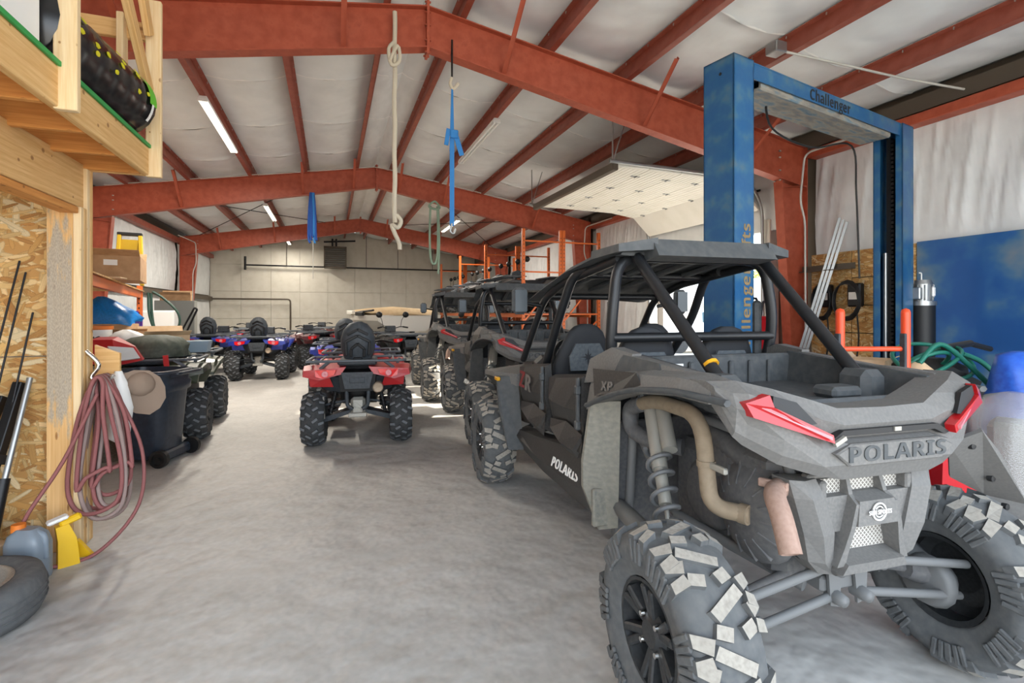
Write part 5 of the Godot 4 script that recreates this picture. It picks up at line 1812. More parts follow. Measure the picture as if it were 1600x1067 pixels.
# one board face with grey weathering over its upper two thirds, as on the photographed post
func weathered_material():
	plain("lumber_plain", "d9ac6c", 0.75)
	var src := wood_image(Color("e9c089"), Color("c99453"), 17, 5)
	var im := Image.create(160, 1024, false, Image.FORMAT_RGB8)
	var nz := FastNoiseLite.new()
	nz.seed = 9; nz.frequency = 0.012; nz.fractal_octaves = 5
	var fz := FastNoiseLite.new()
	fz.seed = 19; fz.frequency = 0.09; fz.fractal_octaves = 3
	for y in 1024:
		for x in 160:
			var c := src.get_pixel(y, x)
			var n := nz.get_noise_2d(x * 1.4, y * 0.6)
			var e: float = min((y - 20) / 90.0, (640 - y) / 60.0)
			var k: float = clampf(e * 0.8 + n * 1.9 + 0.05 + 0.3 * fz.get_noise_2d(x, y), 0.0, 1.0)
			if x < 3 or x > 156: k *= 0.4
			var g := Color("a9a49b").lerp(Color("8c8a86"), clampf(0.5 + fz.get_noise_2d(x * 1.3, y) * 1.6, 0.0, 1.0))
			im.set_pixel(x, y, c.lerp(g, k * 0.74))
	img_mat("lumber_weathered", im, 1.0, 0.85, false)

func mezzanine():
	var o := thing("storage_loft", "wooden storage loft of pale lumber and strand board at the left", "loft", W(0, 0, 0))
	# corner post of doubled boards
	weathered_material()
	var b := MB.new()
	b.box(W(-1.598, 1.085, 3.952), Vector3(0.132, 2.17, 0.04), Basis.IDENTITY, 0.003)
	var cp := part("corner_post", b, "lumber_plain", o)
	b = MB.new()
	b.quv([W(-1.662, 2.165, 3.9305), W(-1.534, 2.165, 3.9305), W(-1.534, 0.005, 3.9305), W(-1.662, 0.005, 3.9305)], [Vector2(0, 0), Vector2(1, 0), Vector2(1, 1), Vector2(0, 1)])
	part("weathered_face", b, "lumber_weathered", cp)
	for k in 4:
		var q := board("post_ply", o, W(-1.511, 0, 3.955 + k * 0.044), W(-1.511, 2.17 if k < 2 else 2.46, 3.955 + k * 0.044), 0.042, 0.042, "lumber_pale" if k % 2 == 0 else "lumber")
		q.transform.basis = Basis(Vector3.UP, Vector3.FORWARD, Vector3.LEFT)
	# header beam, doubled
	for k in 2:
		board("header_beam", o, W(-1.53 - k * 0.042, 2.315, 0.2), W(-1.53 - k * 0.042, 2.315, 4.13), 0.04, 0.285, "lumber")
	board("sill_plate", o, W(-1.55, 2.145, 0.2), W(-1.55, 2.145, 3.93), 0.1, 0.04, "lumber_warm")
	# end wall of strand board behind the post
	for q in [[0.0, 1.22, -3.0, -1.60], [1.226, 2.44, -3.0, -1.60], [0.0, 1.22, -4.24, -3.006], [1.226, 2.44, -4.24, -3.006]]:
		var m := MB.new()
		m.box(W((q[2] + q[3]) / 2, (q[0] + q[1]) / 2, 4.02), Vector3(q[3] - q[2], q[1] - q[0], 0.014), Basis.IDENTITY, 0.002)
		part("wall_sheet", m, "osb", o)
	# rim joist, joists, deck
	board("rim_joist", o, W(-1.18, 2.52, 0.2), W(-1.18, 2.52, 4.05), 0.04, 0.185, "lumber")
	var w := 0.35
	while w < 4.1:
		board("joist", o, W(-1.205, 2.52, w), W(-4.2, 2.52, w), 0.04, 0.18, "lumber_warm")
		w += 0.41
	board("end_joist", o, W(-1.16, 2.52, 4.07), W(-4.2, 2.52, 4.07), 0.04, 0.185, "lumber")
	w = 0.2
	while w < 4.0:
		board("deck_board", o, W(-1.16, 2.622, w + 0.32), W(-4.2, 2.622, w + 0.32), 0.637, 0.018, "lumber_warm")
		w += 0.64
	var e := MB.new()
	e.box(W(-1.153, 2.622, 2.1), Vector3(0.012, 0.022, 3.9))
	part("deck_edge", e, "greenedge", o)
	# rail posts and rails
	for q in [2.86, 4.07, 1.3]:
		board("rail_post", o, W(-1.135, 2.42, q), W(-1.135, 3.62, q), 0.09, 0.04, "lumber_pale", Vector3.BACK)
	board("end_stud", o, W(-1.32, 2.63, 4.08), W(-1.32, 3.5, 4.08), 0.09, 0.04, "lumber_pale", Vector3.RIGHT)
	board("end_rail", o, W(-1.16, 3.42, 4.12), W(-3.2, 3.42, 4.12), 0.04, 0.12, "lumber")
	board("end_rail", o, W(-1.16, 3.0, 4.12), W(-3.2, 3.0, 4.12), 0.04, 0.09, "lumber")
	board("diagonal_brace", o, W(-1.15, 2.98, 4.02), W(-1.15, 4.0, 3.0), 0.04, 0.09, "lumber")
	board("diagonal_brace", o, W(-1.15, 3.36, 4.02), W(-1.15, 4.1, 3.55), 0.04, 0.09, "lumber")
	# corner gusset and hook
	var g := MB.new()
	g.prism([Vector2(0, 0), Vector2(0.14, -0.06), Vector2(0.14, -0.22), Vector2(0.06, -0.25), Vector2(0, -0.22)], W(-1.50, 1.28, 4.16), Vector3.RIGHT, Vector3.UP, Vector3(0, 0, -0.03))
	part("wood_bracket", g, "lumber", o)
	var h := MB.new()
	h.tube(curve([W(-1.49, 1.25, 4.0), W(-1.42, 1.16, 4.0), W(-1.46, 1.08, 4.0), W(-1.40, 1.04, 4.0), W(-1.34, 1.09, 4.0)], 4), 0.014, 6)
	part("hook", h, "chrome", o)
	# wrapped roll on the deck
	var r := thing("wrapped_roll", "shiny black plastic-wrapped roll with yellow stickers on the loft", "roll", W(-1.37, 2.845, 2.80), 0)
	r.rotation_degrees.y = -4.5
	var m := MB.new()
	var prof := []
	for k in 25:
		var t := k / 24.0
		var rad := 0.21 * (1.0 + 0.035 * sin(k * 2.1)) if k > 0 and k < 23 else (0.14 if k != 24 else 0.0)
		if k == 23: rad = 0.15
		if k == 0: rad = 0.0
		prof.append([rad, t * 1.2])
	m.lathe(Vector3.ZERO, Vector3.FORWARD, prof, 20)
	plain("wrap_black", "1f2022", 0.22)
	plain("sticker_yellow", "d6cf1d", 0.5)
	plain("sticker_lime", "63c52a", 0.4)
	part("plastic_wrap", m, "wrap_black", r)
	var rr := RandomNumberGenerator.new()
	rr.seed = 8
	for k in 16:
		var st := MB.new()
		var an := rr.randf_range(-0.15, 0.75)
		var z := -rr.randf_range(0.1, 1.0)
		var pts := []
		for q in 8: pts.append(Vector2(cos(TAU * q / 8) * rr.randf_range(0.014, 0.026), sin(TAU * q / 8) * rr.randf_range(0.01, 0.018)))
		var nrm := Vector3(cos(an), sin(an), 0)
		st.prism(pts, nrm * 0.216 + Vector3(0, 0, z), Vector3.BACK, Vector3(-sin(an), cos(an), 0), nrm * 0.004)
		part("yellow_sticker", st, "sticker_yellow", r)
	var lm := MB.new()
	var gg := []
	for i in 7:
		var row := []
		for j in 3:
			var an := -0.1 + i * 0.14
			row.append(Vector3(cos(an) * 0.218, sin(an) * 0.218, -1.0 - j * 0.05))
		gg.append(row)
	lm.grid(gg)
	part("lime_label", lm, "sticker_lime", r)
	var wm := MB.new()
	gg = []
	for i in 5:
		var row := []
		for j in 2:
			var an := -0.6 + i * 0.13
			row.append(Vector3(cos(an) * 0.219, sin(an) * 0.219, -1.03 - j * 0.03))
		gg.append(row)
	wm.grid(gg)
	part("paper_tag", wm, "white", r)
	# white cartons
	for q in [[1.62, 2.76, 2.98, "white panel carton standing at the edge of the loft"], [1.72, 2.78, 3.4, "white panel carton lying on top of another on the loft"]]:
		var c := thing("white_carton", q[3], "carton", W(-1.32, 2.632 if q[2] < 3.1 else 3.0, (q[0] + q[1]) / 2), 0, "white cartons on the loft")
		var k := MB.new()
		var hh: float = 0.36
		k.box(Vector3(0, hh / 2, 0), Vector3(0.26, hh, q[1] - q[0]), Basis.IDENTITY, 0.006)
		part("panel", k, "white", c)
		k = MB.new()
		k.box(Vector3(0.131, 0.03, 0), Vector3(0.004, 0.02, q[1] - q[0]))
		part("edge_strip", k, "card", c)

func left_foreground():
	# bars and tools leaning in the corner
	var bars := [[-2.03, 3.30, -1.86, 3.93, 1.22, 0.03, "long black square steel bar leaning on the strand board, leftmost"], [-1.92, 3.36, -1.77, 3.93, 1.30, 0.034, "black square steel bar leaning beside the wooden post"]]
	for q in bars:
		var o := thing("steel_bar", q[6], "bar", Vector3.ZERO, 0, "steel bars leaning in the loft corner")
		var b := MB.new()
		var lo := W(q[0], 0.05, q[1] + 0.2)
		var hi := W(q[2], q[4] - 0.25, q[3])
		b.beam(lo, lo.lerp(hi, 0.6), q[5] * 1.3, q[5] * 1.3, 0.004)
		b.beam(lo.lerp(hi, 0.57), hi + Vector3(-0.02, 0.02, 0), q[5] * 1.6, q[5] * 1.6, 0.004)
		part("bar", b, "blackmetal", o)
		b = MB.new()
		b.beam(lo.lerp(hi, 0.57), lo.lerp(hi, 0.62), q[5] * 2.0, q[5] * 2.0, 0.004)
		part("sleeve", b, "dark", o)
	var rods := [[-2.0, 3.5, -1.82, 4.0, 1.82], [-1.95, 3.52, -1.79, 4.0, 1.75], [-1.87, 3.55, -1.755, 4.0, 1.5]]
	var rod_names := ["thinnest dark rod leaning on the strand board, tallest and leftmost", "thin dark rod leaning on the strand board, middle of three", "thin dark rod leaning on the strand board, shortest, nearest the post"]
	for q in rods:
		var b := MB.new()
		b.bar(W(q[0], 0.02, q[1] + 0.1), W(q[2], q[4], q[3] - 0.012), 0.006, 5)
		one("thin_rod", b, "blackmetal", rod_names[rods.find(q)], "rod", "thin rods in the loft corner")
	var j := thing("pump_handle", "grey steel tube with black grip leaning against the wooden post", "handle", Vector3.ZERO)
	var b2 := MB.new()
	b2.bar(W(-1.78, 0.04, 3.55), W(-1.76, 0.55, 3.7), 0.03, 10)
	part("sleeve", b2, "blackmetal", j)
	b2 = MB.new()
	b2.bar(W(-1.76, 0.5, 3.69), W(-1.73, 1.1, 3.9), 0.016, 8)
	part("rod", b2, "galv", j)
	# truck tyre on the floor
	var t := thing("old_tyre", "worn car tyre on a steel wheel lying flat on the floor", "tyre", W(-1.70, 0, 3.13))
	b2 = MB.new()
	b2.lathe(Vector3.ZERO, Vector3.UP, [[0.21, 0.03], [0.27, 0.005], [0.33, 0.02], [0.35, 0.06], [0.352, 0.15], [0.335, 0.2], [0.28, 0.215], [0.225, 0.195]], 40)
	for k in 3:
		b2.tube(range(32).map(func(i): return Vector3(cos(TAU * i / 32) * 0.353, 0.075 + k * 0.032, sin(TAU * i / 32) * 0.353)), 0.004, 4, true)
	part("tyre", b2, "rubber_dusty", t)
	b2 = MB.new()
	b2.lathe(Vector3.ZERO, Vector3.UP, [[0.232, 0.20], [0.222, 0.205], [0.205, 0.195], [0.2, 0.12], [0.15, 0.1], [0.13, 0.13], [0.06, 0.14], [0.05, 0.10], [0.0, 0.10]], 32)
	mottled("rim_rust", ["8a8175", "a39b90", "b5aea5"], [0.0, 0.5, 1.0], 0.03, 4.0, 0.5, 0.4, 0.0, 71)
	part("rim", b2, "rim_rust", t)
	# oil jug
	plain("jug_grey", "7c8791", 0.35)
	plain("cap_orange", "e07a26", 0.5)
	plain("label_blue", "20407e", 0.5)
	plain("bottle_yellow", "e8b91b", 0.4)
	var jg := thing("oil_jug", "grey plastic oil jug with orange cap and blue label", "jug", W(-1.605, 0, 3.60), -20)
	b2 = MB.new()
	var rg := []
	for q in [[0.0, 0.10, 0.065], [0.02, 0.105, 0.07], [0.2, 0.105, 0.07], [0.25, 0.09, 0.06], [0.285, 0.05, 0.035]]:
		var r := []
		for k in 14:
			var a := TAU * k / 14
			r.append(Vector3(signf(cos(a)) * pow(absf(cos(a)), 0.55) * q[1], q[0], signf(sin(a)) * pow(absf(sin(a)), 0.55) * q[2]))
		rg.append(r)
	b2.loft(rg, true)
	b2.tube(bent([Vector3(0.03, 0.27, 0), Vector3(0.095, 0.25, 0), Vector3(0.1, 0.12, 0)], 0.03, 4), 0.018, 8)
	part("bottle", b2, "jug_grey", jg)
	b2 = MB.new()
	b2.turned(Vector3(-0.055, 0.268, 0), Vector3.UP, [[0.034, 0.0], [0.032, 0.04], [0.0, 0.042]], 14)
	part("cap", b2, "cap_orange", jg)
	b2 = MB.new()
	b2.box(Vector3(-0.01, 0.11, 0.071), Vector3(0.12, 0.11, 0.004))
	part("label", b2, "label_blue", jg)
	b2 = MB.new()
	b2.box(Vector3(-0.01, 0.08, 0.074), Vector3(0.06, 0.03, 0.002))
	part("print", b2, "white", jg)
	# yellow bottle
	var yb := thing("yellow_bottle", "yellow plastic squeeze bottle standing by the wooden post", "bottle", W(-1.47, 0, 3.72), 30)
	b2 = MB.new()
	b2.loft([[Vector3(-0.05, 0, -0.03), Vector3(0.05, 0, -0.03), Vector3(0.05, 0, 0.03), Vector3(-0.05, 0, 0.03)], [Vector3(-0.05, 0.16, -0.028), Vector3(0.035, 0.16, -0.028), Vector3(0.035, 0.16, 0.028), Vector3(-0.05, 0.16, 0.028)], [Vector3(-0.06, 0.24, -0.025), Vector3(0.0, 0.25, -0.025), Vector3(0.0, 0.25, 0.025), Vector3(-0.06, 0.24, 0.025)]])
	b2.beam(Vector3(-0.04, 0.25, 0), Vector3(0.06, 0.28, 0), 0.04, 0.04, 0.01)
	part("bottle", b2, "bottle_yellow", yb)
	b2 = MB.new()
	b2.box(Vector3(-0.05, 0.285, 0.01), Vector3(0.1, 0.02, 0.07), Basis(Vector3.BACK, 0.25), 0.009)
	part("white_rag", b2, "white", yb)
	var yl := MB.new()
	yl.loft([[Vector3(-0.03, 0, -0.015), Vector3(0.05, 0, -0.015), Vector3(0.05, 0, 0.015), Vector3(-0.03, 0, 0.015)], [Vector3(-0.07, 0.09, -0.015), Vector3(-0.03, 0.11, -0.015), Vector3(-0.03, 0.11, 0.015), Vector3(-0.07, 0.09, 0.015)]])
	one("yellow_wedge", yl, "bottle_yellow", "small yellow plastic wedge on the floor by the red hose", "wedge", "", W(-1.43, 0, 3.82))
	# carton, yellow can, bowl
	var cx := thing("small_carton", "small printed cardboard carton beside the oil jug", "carton", W(-1.83, 0, 3.62), -10)
	b2 = MB.new()
	b2.box(Vector3(0, 0.1, 0), Vector3(0.2, 0.2, 0.18), Basis.IDENTITY, 0.004)
	part("box", b2, "card_pale", cx)
	text_part(cx, "U", 0.06, "dark", Vector3(0.03, 0.08, 0.091), Vector3.ZERO, 0.002, "print")
	b2 = MB.new()
	for k in 7: b2.box(Vector3(-0.08 + k * 0.024, 0.185, 0.0915), Vector3(0.014, 0.02, 0.002))
	tag(part("print_row", b2, "cap_orange", cx), "", "", "", "stuff")
	b2 = MB.new()
	b2.turned(Vector3.ZERO, Vector3.UP, [[0.0, 0.0], [0.08, 0.0], [0.085, 0.26], [0.075, 0.26], [0.07, 0.02]], 18)
	one("yellow_pail", b2, "bottle_yellow", "yellow plastic pail in the loft corner behind the carton", "pail", "", W(-2.02, 0, 3.82))
	b2 = MB.new()
	b2.lathe(Vector3.ZERO, Vector3.UP, [[0.0, 0.0], [0.06, 0.0], [0.12, 0.06], [0.115, 0.06], [0.06, 0.01], [0.0, 0.01]], 20)
	var bw := one("drain_pan", b2, "blackmetal", "black round drain pan tucked behind the oil jug", "pan", "", W(-1.86, 0.0, 3.86))
	# red hose coil on the hook
	plain("hose_red", "8d5654", 0.75)
	plain("hose_tan", "94807a", 0.8)
	var hz := thing("air_hose", "faded red rubber air hose coiled over the hook on the wooden post", "hose", W(-1.40, 0, 3.98))
	var rr := RandomNumberGenerator.new()
	rr.seed = 31
	for k in 10:
		var b3 := MB.new()
		var bot := 0.12 + rr.randf() * 0.42
		var wd := 0.05 + rr.randf() * 0.10
		var cxo := rr.randf_range(-0.02, 0.07)
		var z := (k - 4.5) * 0.016
		b3.tube(curve([Vector3(-0.02, 1.06, z), Vector3(cxo - wd * 0.7, 0.8, z), Vector3(cxo - wd, 0.4, z + 0.02), Vector3(cxo - wd * 0.4, bot, z + 0.02), Vector3(cxo + wd * 0.8, bot + 0.05, z), Vector3(cxo + wd, 0.5, z - 0.01), Vector3(cxo + wd * 0.6, 0.85, z), Vector3(0.03, 1.06, z)], 6, true), 0.013, 6, true)
		part("hose_turn", b3, "hose_red" if k % 3 != 1 else "hose_tan", hz)
	var b4 := MB.new()
	b4.tube(curve([Vector3(0.0, 0.98, 0.06), Vector3(-0.12, 0.6, 0.2), Vector3(-0.26, 0.3, 0.3), Vector3(-0.26, 0.12, 0.34), Vector3(-0.12, 0.015, 0.3), Vector3(0.06, 0.03, 0.18), Vector3(0.22, 0.25, 0.05), Vector3(0.22, 0.6, 0.0), Vector3(0.08, 0.98, 0.0)], 7), 0.011, 6)
	part("hose_tail", b4, "hose_red", hz)
	# white bag and cap
	var wb := MB.new()
	var rg2 := []
	for q in [[0.62, 0.02, 0.02], [0.66, 0.07, 0.05], [0.85, 0.075, 0.06], [1.02, 0.05, 0.04], [1.1, 0.02, 0.02]]:
		var r := []
		for k in 10: r.append(Vector3(cos(TAU * k / 10) * q[1] * (1.0 + 0.15 * sin(k * 2.0 + q[0] * 9.0)), q[0], sin(TAU * k / 10) * q[2]))
		rg2.append(r)
	wb.loft(rg2, true)
	one("white_bag", wb, "white", "white plastic bag hanging among the coils of red hose", "bag", "", W(-1.36, 0, 4.14))
	plain("cap_tan", "8a7767", 0.9)
	var cp := thing("sun_hat", "tan brimmed hat hanging beside the red hose", "hat", W(-1.25, 1.0, 4.2), 20)
	var c2 := MB.new()
	c2.lathe(Vector3.ZERO, Vector3(0.3, 0.2, 0.9), [[0.085, 0.0], [0.08, 0.03], [0.05, 0.06], [0.0, 0.07]], 14)
	part("crown", c2, "cap_tan", cp)
	c2 = MB.new()
	c2.prism([Vector2(-0.12, 0.12), Vector2(-0.04, 0.15), Vector2(0.05, 0.14), Vector2(0.11, 0.09), Vector2(0.14, 0.02), Vector2(0.145, -0.06), Vector2(0.11, -0.13), Vector2(0.05, -0.17), Vector2(-0.03, -0.15), Vector2(-0.1, -0.1), Vector2(-0.13, 0.0)], Vector3(0, -0.05, 0), Vector3.RIGHT, Vector3.UP, Vector3(0, 0, 0.006))
	part("brim", c2, "cap_tan", cp)

func blob(rings: Array, sd: int, amp := 0.12, seg := 14) -> MB:
	# lumpy closed shape: rings of [y, rx, rz, ox, oz]
	var nz := FastNoiseLite.new()
	nz.seed = sd; nz.frequency = 1.1; nz.fractal_octaves = 2
	var g := []
	for q in rings:
		var r := []
		for k in seg:
			var a := TAU * k / seg
			var n := 1.0 + amp * nz.get_noise_3d(cos(a) * 2.2, sin(a) * 2.2, q[0] * 9.0) * 2.0
			r.append(Vector3(cos(a) * q[1] * n + (q[3] if q.size() > 3 else 0.0), q[0], sin(a) * q[2] * n + (q[4] if q.size() > 4 else 0.0)))
		g.append(r)
	var b := MB.new()
	b.loft(g, true)
	return b

func carton(label: String, at: Vector3, s: Vector3, turn: float, open := true, mat := "card", group := "cardboard boxes") -> Node3D:
	var o := thing("cardboard_box", label, "box", at, turn, group)
	var b := MB.new()
	if open:
		b.box(Vector3(0, 0.003, 0), Vector3(s.x, 0.006, s.z))
		for k in [-1, 1]:
			b.box(Vector3(k * s.x / 2, s.y / 2, 0), Vector3(0.006, s.y, s.z))
			b.box(Vector3(0, s.y / 2, k * s.z / 2), Vector3(s.x, s.y, 0.006))
	else:
		b.box(Vector3(0, s.y / 2, 0), s, Basis.IDENTITY, 0.004)
	part("box_body", b, mat, o)
	if open:
		for k in [-1, 1]:
			var f := MB.new()
			var fl: float = min(s.z * 0.4, 0.16)
			f.box(Vector3(0, fl / 2, 0), Vector3(s.x, fl, 0.005))
			var p := part("flap", f, mat, o, Vector3(0, s.y, k * s.z / 2))
			p.rotation.x = k * (1.15 if k > 0 else 0.7)
	else:
		var t := MB.new()
		t.box(Vector3(0, s.y + 0.001, 0), Vector3(s.x, 0.002, 0.05))
		part("tape", t, "cream", o)
	return o

func lift():
	var o := thing("vehicle_lift", "blue two-post vehicle lift with an overhead beam", "vehicle lift", W(3.15, 0, 3.33), 11.2)
	var H := 3.66
	var D := 0.30
	for k in 2:
		var s := 1.0 if k == 0 else -1.0
		var x0 := 0.0 if k == 0 else 3.31       # outer face
		var b := MB.new()
		b.box(Vector3(x0 + s * 0.006, H / 2, -D / 2), Vector3(0.012, H, D))
		b.box(Vector3(x0 + s * 0.135, H / 2, -0.006), Vector3(0.27, H, 0.012))
		b.box(Vector3(x0 + s * 0.135, H / 2, -D + 0.006), Vector3(0.27, H, 0.012))
		b.box(Vector3(x0 + s * 0.264, H / 2, -0.035), Vector3(0.012, H, 0.07))
		b.box(Vector3(x0 + s * 0.264, H / 2, -D + 0.035), Vector3(0.012, H, 0.07))
		b.box(Vector3(x0 + s * 0.135, H - 0.006, -D / 2), Vector3(0.27, 0.012, D))
		b.box(Vector3(x0 + s * 0.13, 0.01, -D / 2), Vector3(0.42, 0.02, 0.5))
		var p := part("post", b, "liftblue", o)
		b = MB.new()
		b.box(Vector3(x0 + s * 0.12, 1.9, -D / 2 - 0.03), Vector3(0.09, 3.3, 0.05))
		part("lift_carriage", b, "dark", p)
		b = MB.new()
		for c in 64: b.box(Vector3(x0 + s * 0.2, 0.35 + c * 0.05, -D / 2 + 0.02), Vector3(0.02, 0.036, 0.035), Basis.IDENTITY, 0.004)
		tag(part("chain", b, "blackmetal", p), "", "", "", "stuff")
		b = MB.new()
		b.bar(Vector3(x0 + s * 0.18, 0.3, -D / 2 - 0.06), Vector3(x0 + s * 0.18, 2.2, -D / 2 - 0.06), 0.025, 10)
		part("hydraulic_cylinder", b, "galv", p)
		b = MB.new()
		b.box(Vector3(x0 + s * 0.2, 0.22, -D / 2), Vector3(0.3, 0.16, 0.26), Basis.IDENTITY, 0.02)
		for a in [-1.0, 1.0]: b.beam(Vector3(x0 + s * 0.2, 0.2, -D / 2 + a * 0.1), Vector3(x0 + s * 0.45, 0.2, -D / 2 + a * 0.95), 0.09, 0.09, 0.01)
		part("swing_arm", b, "dark", p)
		if k == 0:
			b = MB.new()
			b.lathe(Vector3(-0.001, H - 0.13, -0.13), Vector3.LEFT, [[0.014, 0.0], [0.014, 0.001], [0.0, 0.001]], 12)
			part("bolt_hole", b, "black", p)
			plain("worn_tan", "8a7654", 0.8)
			text_part(p, "Challenger Lifts", 0.115, "worn_tan", Vector3(0.165, 1.66, 0.002), Vector3(0, 0, 90), 0.002, "lettering", 1.0)
			b = MB.new()
			for q in 3: b.beam(Vector3(0.08 + q * 0.012, 1.06 - q * 0.035, 0.003), Vector3(0.20 + q * 0.012, 1.0 - q * 0.035, 0.003), 0.004, 0.025)
			part("slash_mark", b, "worn_tan", p)
	# overhead beam, open underneath
	var m := MB.new()
	var x1 := 0.27
	var x2 := 3.31 - 0.27
	var c := (x1 + x2) / 2
	m.box(Vector3(c, H - 0.07, -0.03), Vector3(x2 - x1, 0.14, 0.012))
	m.box(Vector3(c, H - 0.07, -D + 0.02), Vector3(x2 - x1, 0.14, 0.012))
	m.box(Vector3(c, H - 0.004, -D / 2), Vector3(x2 - x1, 0.01, D - 0.04))
	var bm := part("top_beam", m, "liftblue", o)
	text_part(bm, "Challenger", 0.105, "dark", Vector3(1.55, H - 0.075, -0.022), Vector3.ZERO, 0.002, "lettering", 1.0)
	m = MB.new()
	m.box(Vector3(c, H - 0.17, -D / 2 - 0.06), Vector3(x2 - x1 - 0.35, 0.03, D + 0.02), Basis.IDENTITY, 0.01)
	for s in [-1.0, 1.0]: m.box(Vector3(c, H - 0.14, -D / 2 - 0.06 + s * 0.15), Vector3(x2 - x1 - 0.35, 0.06, 0.02))
	m.bar(Vector3(x1 + 0.15, H - 0.1, -D + 0.08), Vector3(x2 - 0.1, H - 0.1, -D + 0.08), 0.02, 8)
	part("cable_tray", m, "liftgrime", bm)
	m = MB.new()
	m.box(Vector3(x1 + 0.1, H - 0.09, -0.1), Vector3(0.1, 0.07, 0.08), Basis.IDENTITY, 0.01)
	part("limit_switch", m, "blackmetal", bm)
	# power unit on the outer side of the far post
	var u := thing("hydraulic_power_unit", "black and silver hydraulic power unit mounted on the right lift post", "power unit", o.transform * Vector3(3.47, 0, 0.02), 11.2)
	m = MB.new()
	m.turned(Vector3(0, 0.98, 0), Vector3.UP, [[0.0, 0.0], [0.12, 0.0], [0.13, 0.02], [0.13, 0.6], [0.0, 0.6]], 22)
	part("oil_tank", m, "black", u)
	m = MB.new()
	m.turned(Vector3(0, 1.58, 0), Vector3.UP, [[0.14, 0.0], [0.14, 0.05], [0.0, 0.05]], 22)
	m.box(Vector3(-0.14, 1.72, 0), Vector3(0.08, 0.14, 0.1), Basis.IDENTITY, 0.01)
	part("pump_flange", m, "galv", u)
	m = MB.new()
	m.turned(Vector3(0, 1.63, 0), Vector3.UP, [[0.1, 0.0], [0.105, 0.2], [0.09, 0.25], [0.0, 0.25]], 18)
	for k in 10: m.box(Vector3(cos(TAU * k / 10) * 0.105, 1.73, sin(TAU * k / 10) * 0.105), Vector3(0.012, 0.18, 0.012))
	part("motor", m, "galv", u)
	m = MB.new()
	m.box(Vector3(0.01, 1.74, 0.11), Vector3(0.06, 0.12, 0.03), Basis.IDENTITY, 0.02)
	m.tube(bent([Vector3(-0.06, 1.86, 0.02), Vector3(-0.06, 1.96, 0.02), Vector3(-0.11, 1.96, 0.02)], 0.03, 4), 0.008, 6)
	m.box(Vector3(0.12, 1.75, 0.04), Vector3(0.03, 0.16, 0.08), Basis.IDENTITY, 0.008)
	part("switch_cover", m, "white", u)
	# blue light conduit over the lift
	var cb := thing("junction_conduit", "grey junction box and conduit running above the lift beam", "conduit", Vector3.ZERO)
	m = MB.new()
	m.tube(bent([W(4.75, 4.42, 4.3), W(6.3, 4.22, 4.0), W(7.0, 4.12, 3.8)], 0.1, 4), 0.014, 8)
	part("conduit_pipe", m, "conduit", cb)
	m = MB.new()
	m.box(W(4.68, 4.44, 4.32), Vector3(0.16, 0.12, 0.16), Basis.IDENTITY, 0.01)
	part("junction_box", m, "galv", cb)
	# black power cord hanging off the beam
	m = MB.new()
	var T := o.transform
	m.tube(curve([T * Vector3(0.75, H - 0.1, -0.2), T * Vector3(1.1, H - 0.32, -0.35), T * Vector3(1.9, H - 0.36, -0.4), T * Vector3(2.75, H - 0.2, -0.4), T * Vector3(2.82, 2.9, -0.38), T * Vector3(2.85, 1.9, -0.36)], 6), 0.011, 6)
	one("power_cord", m, "black", "black power cord drooping behind the lift beam", "cord")

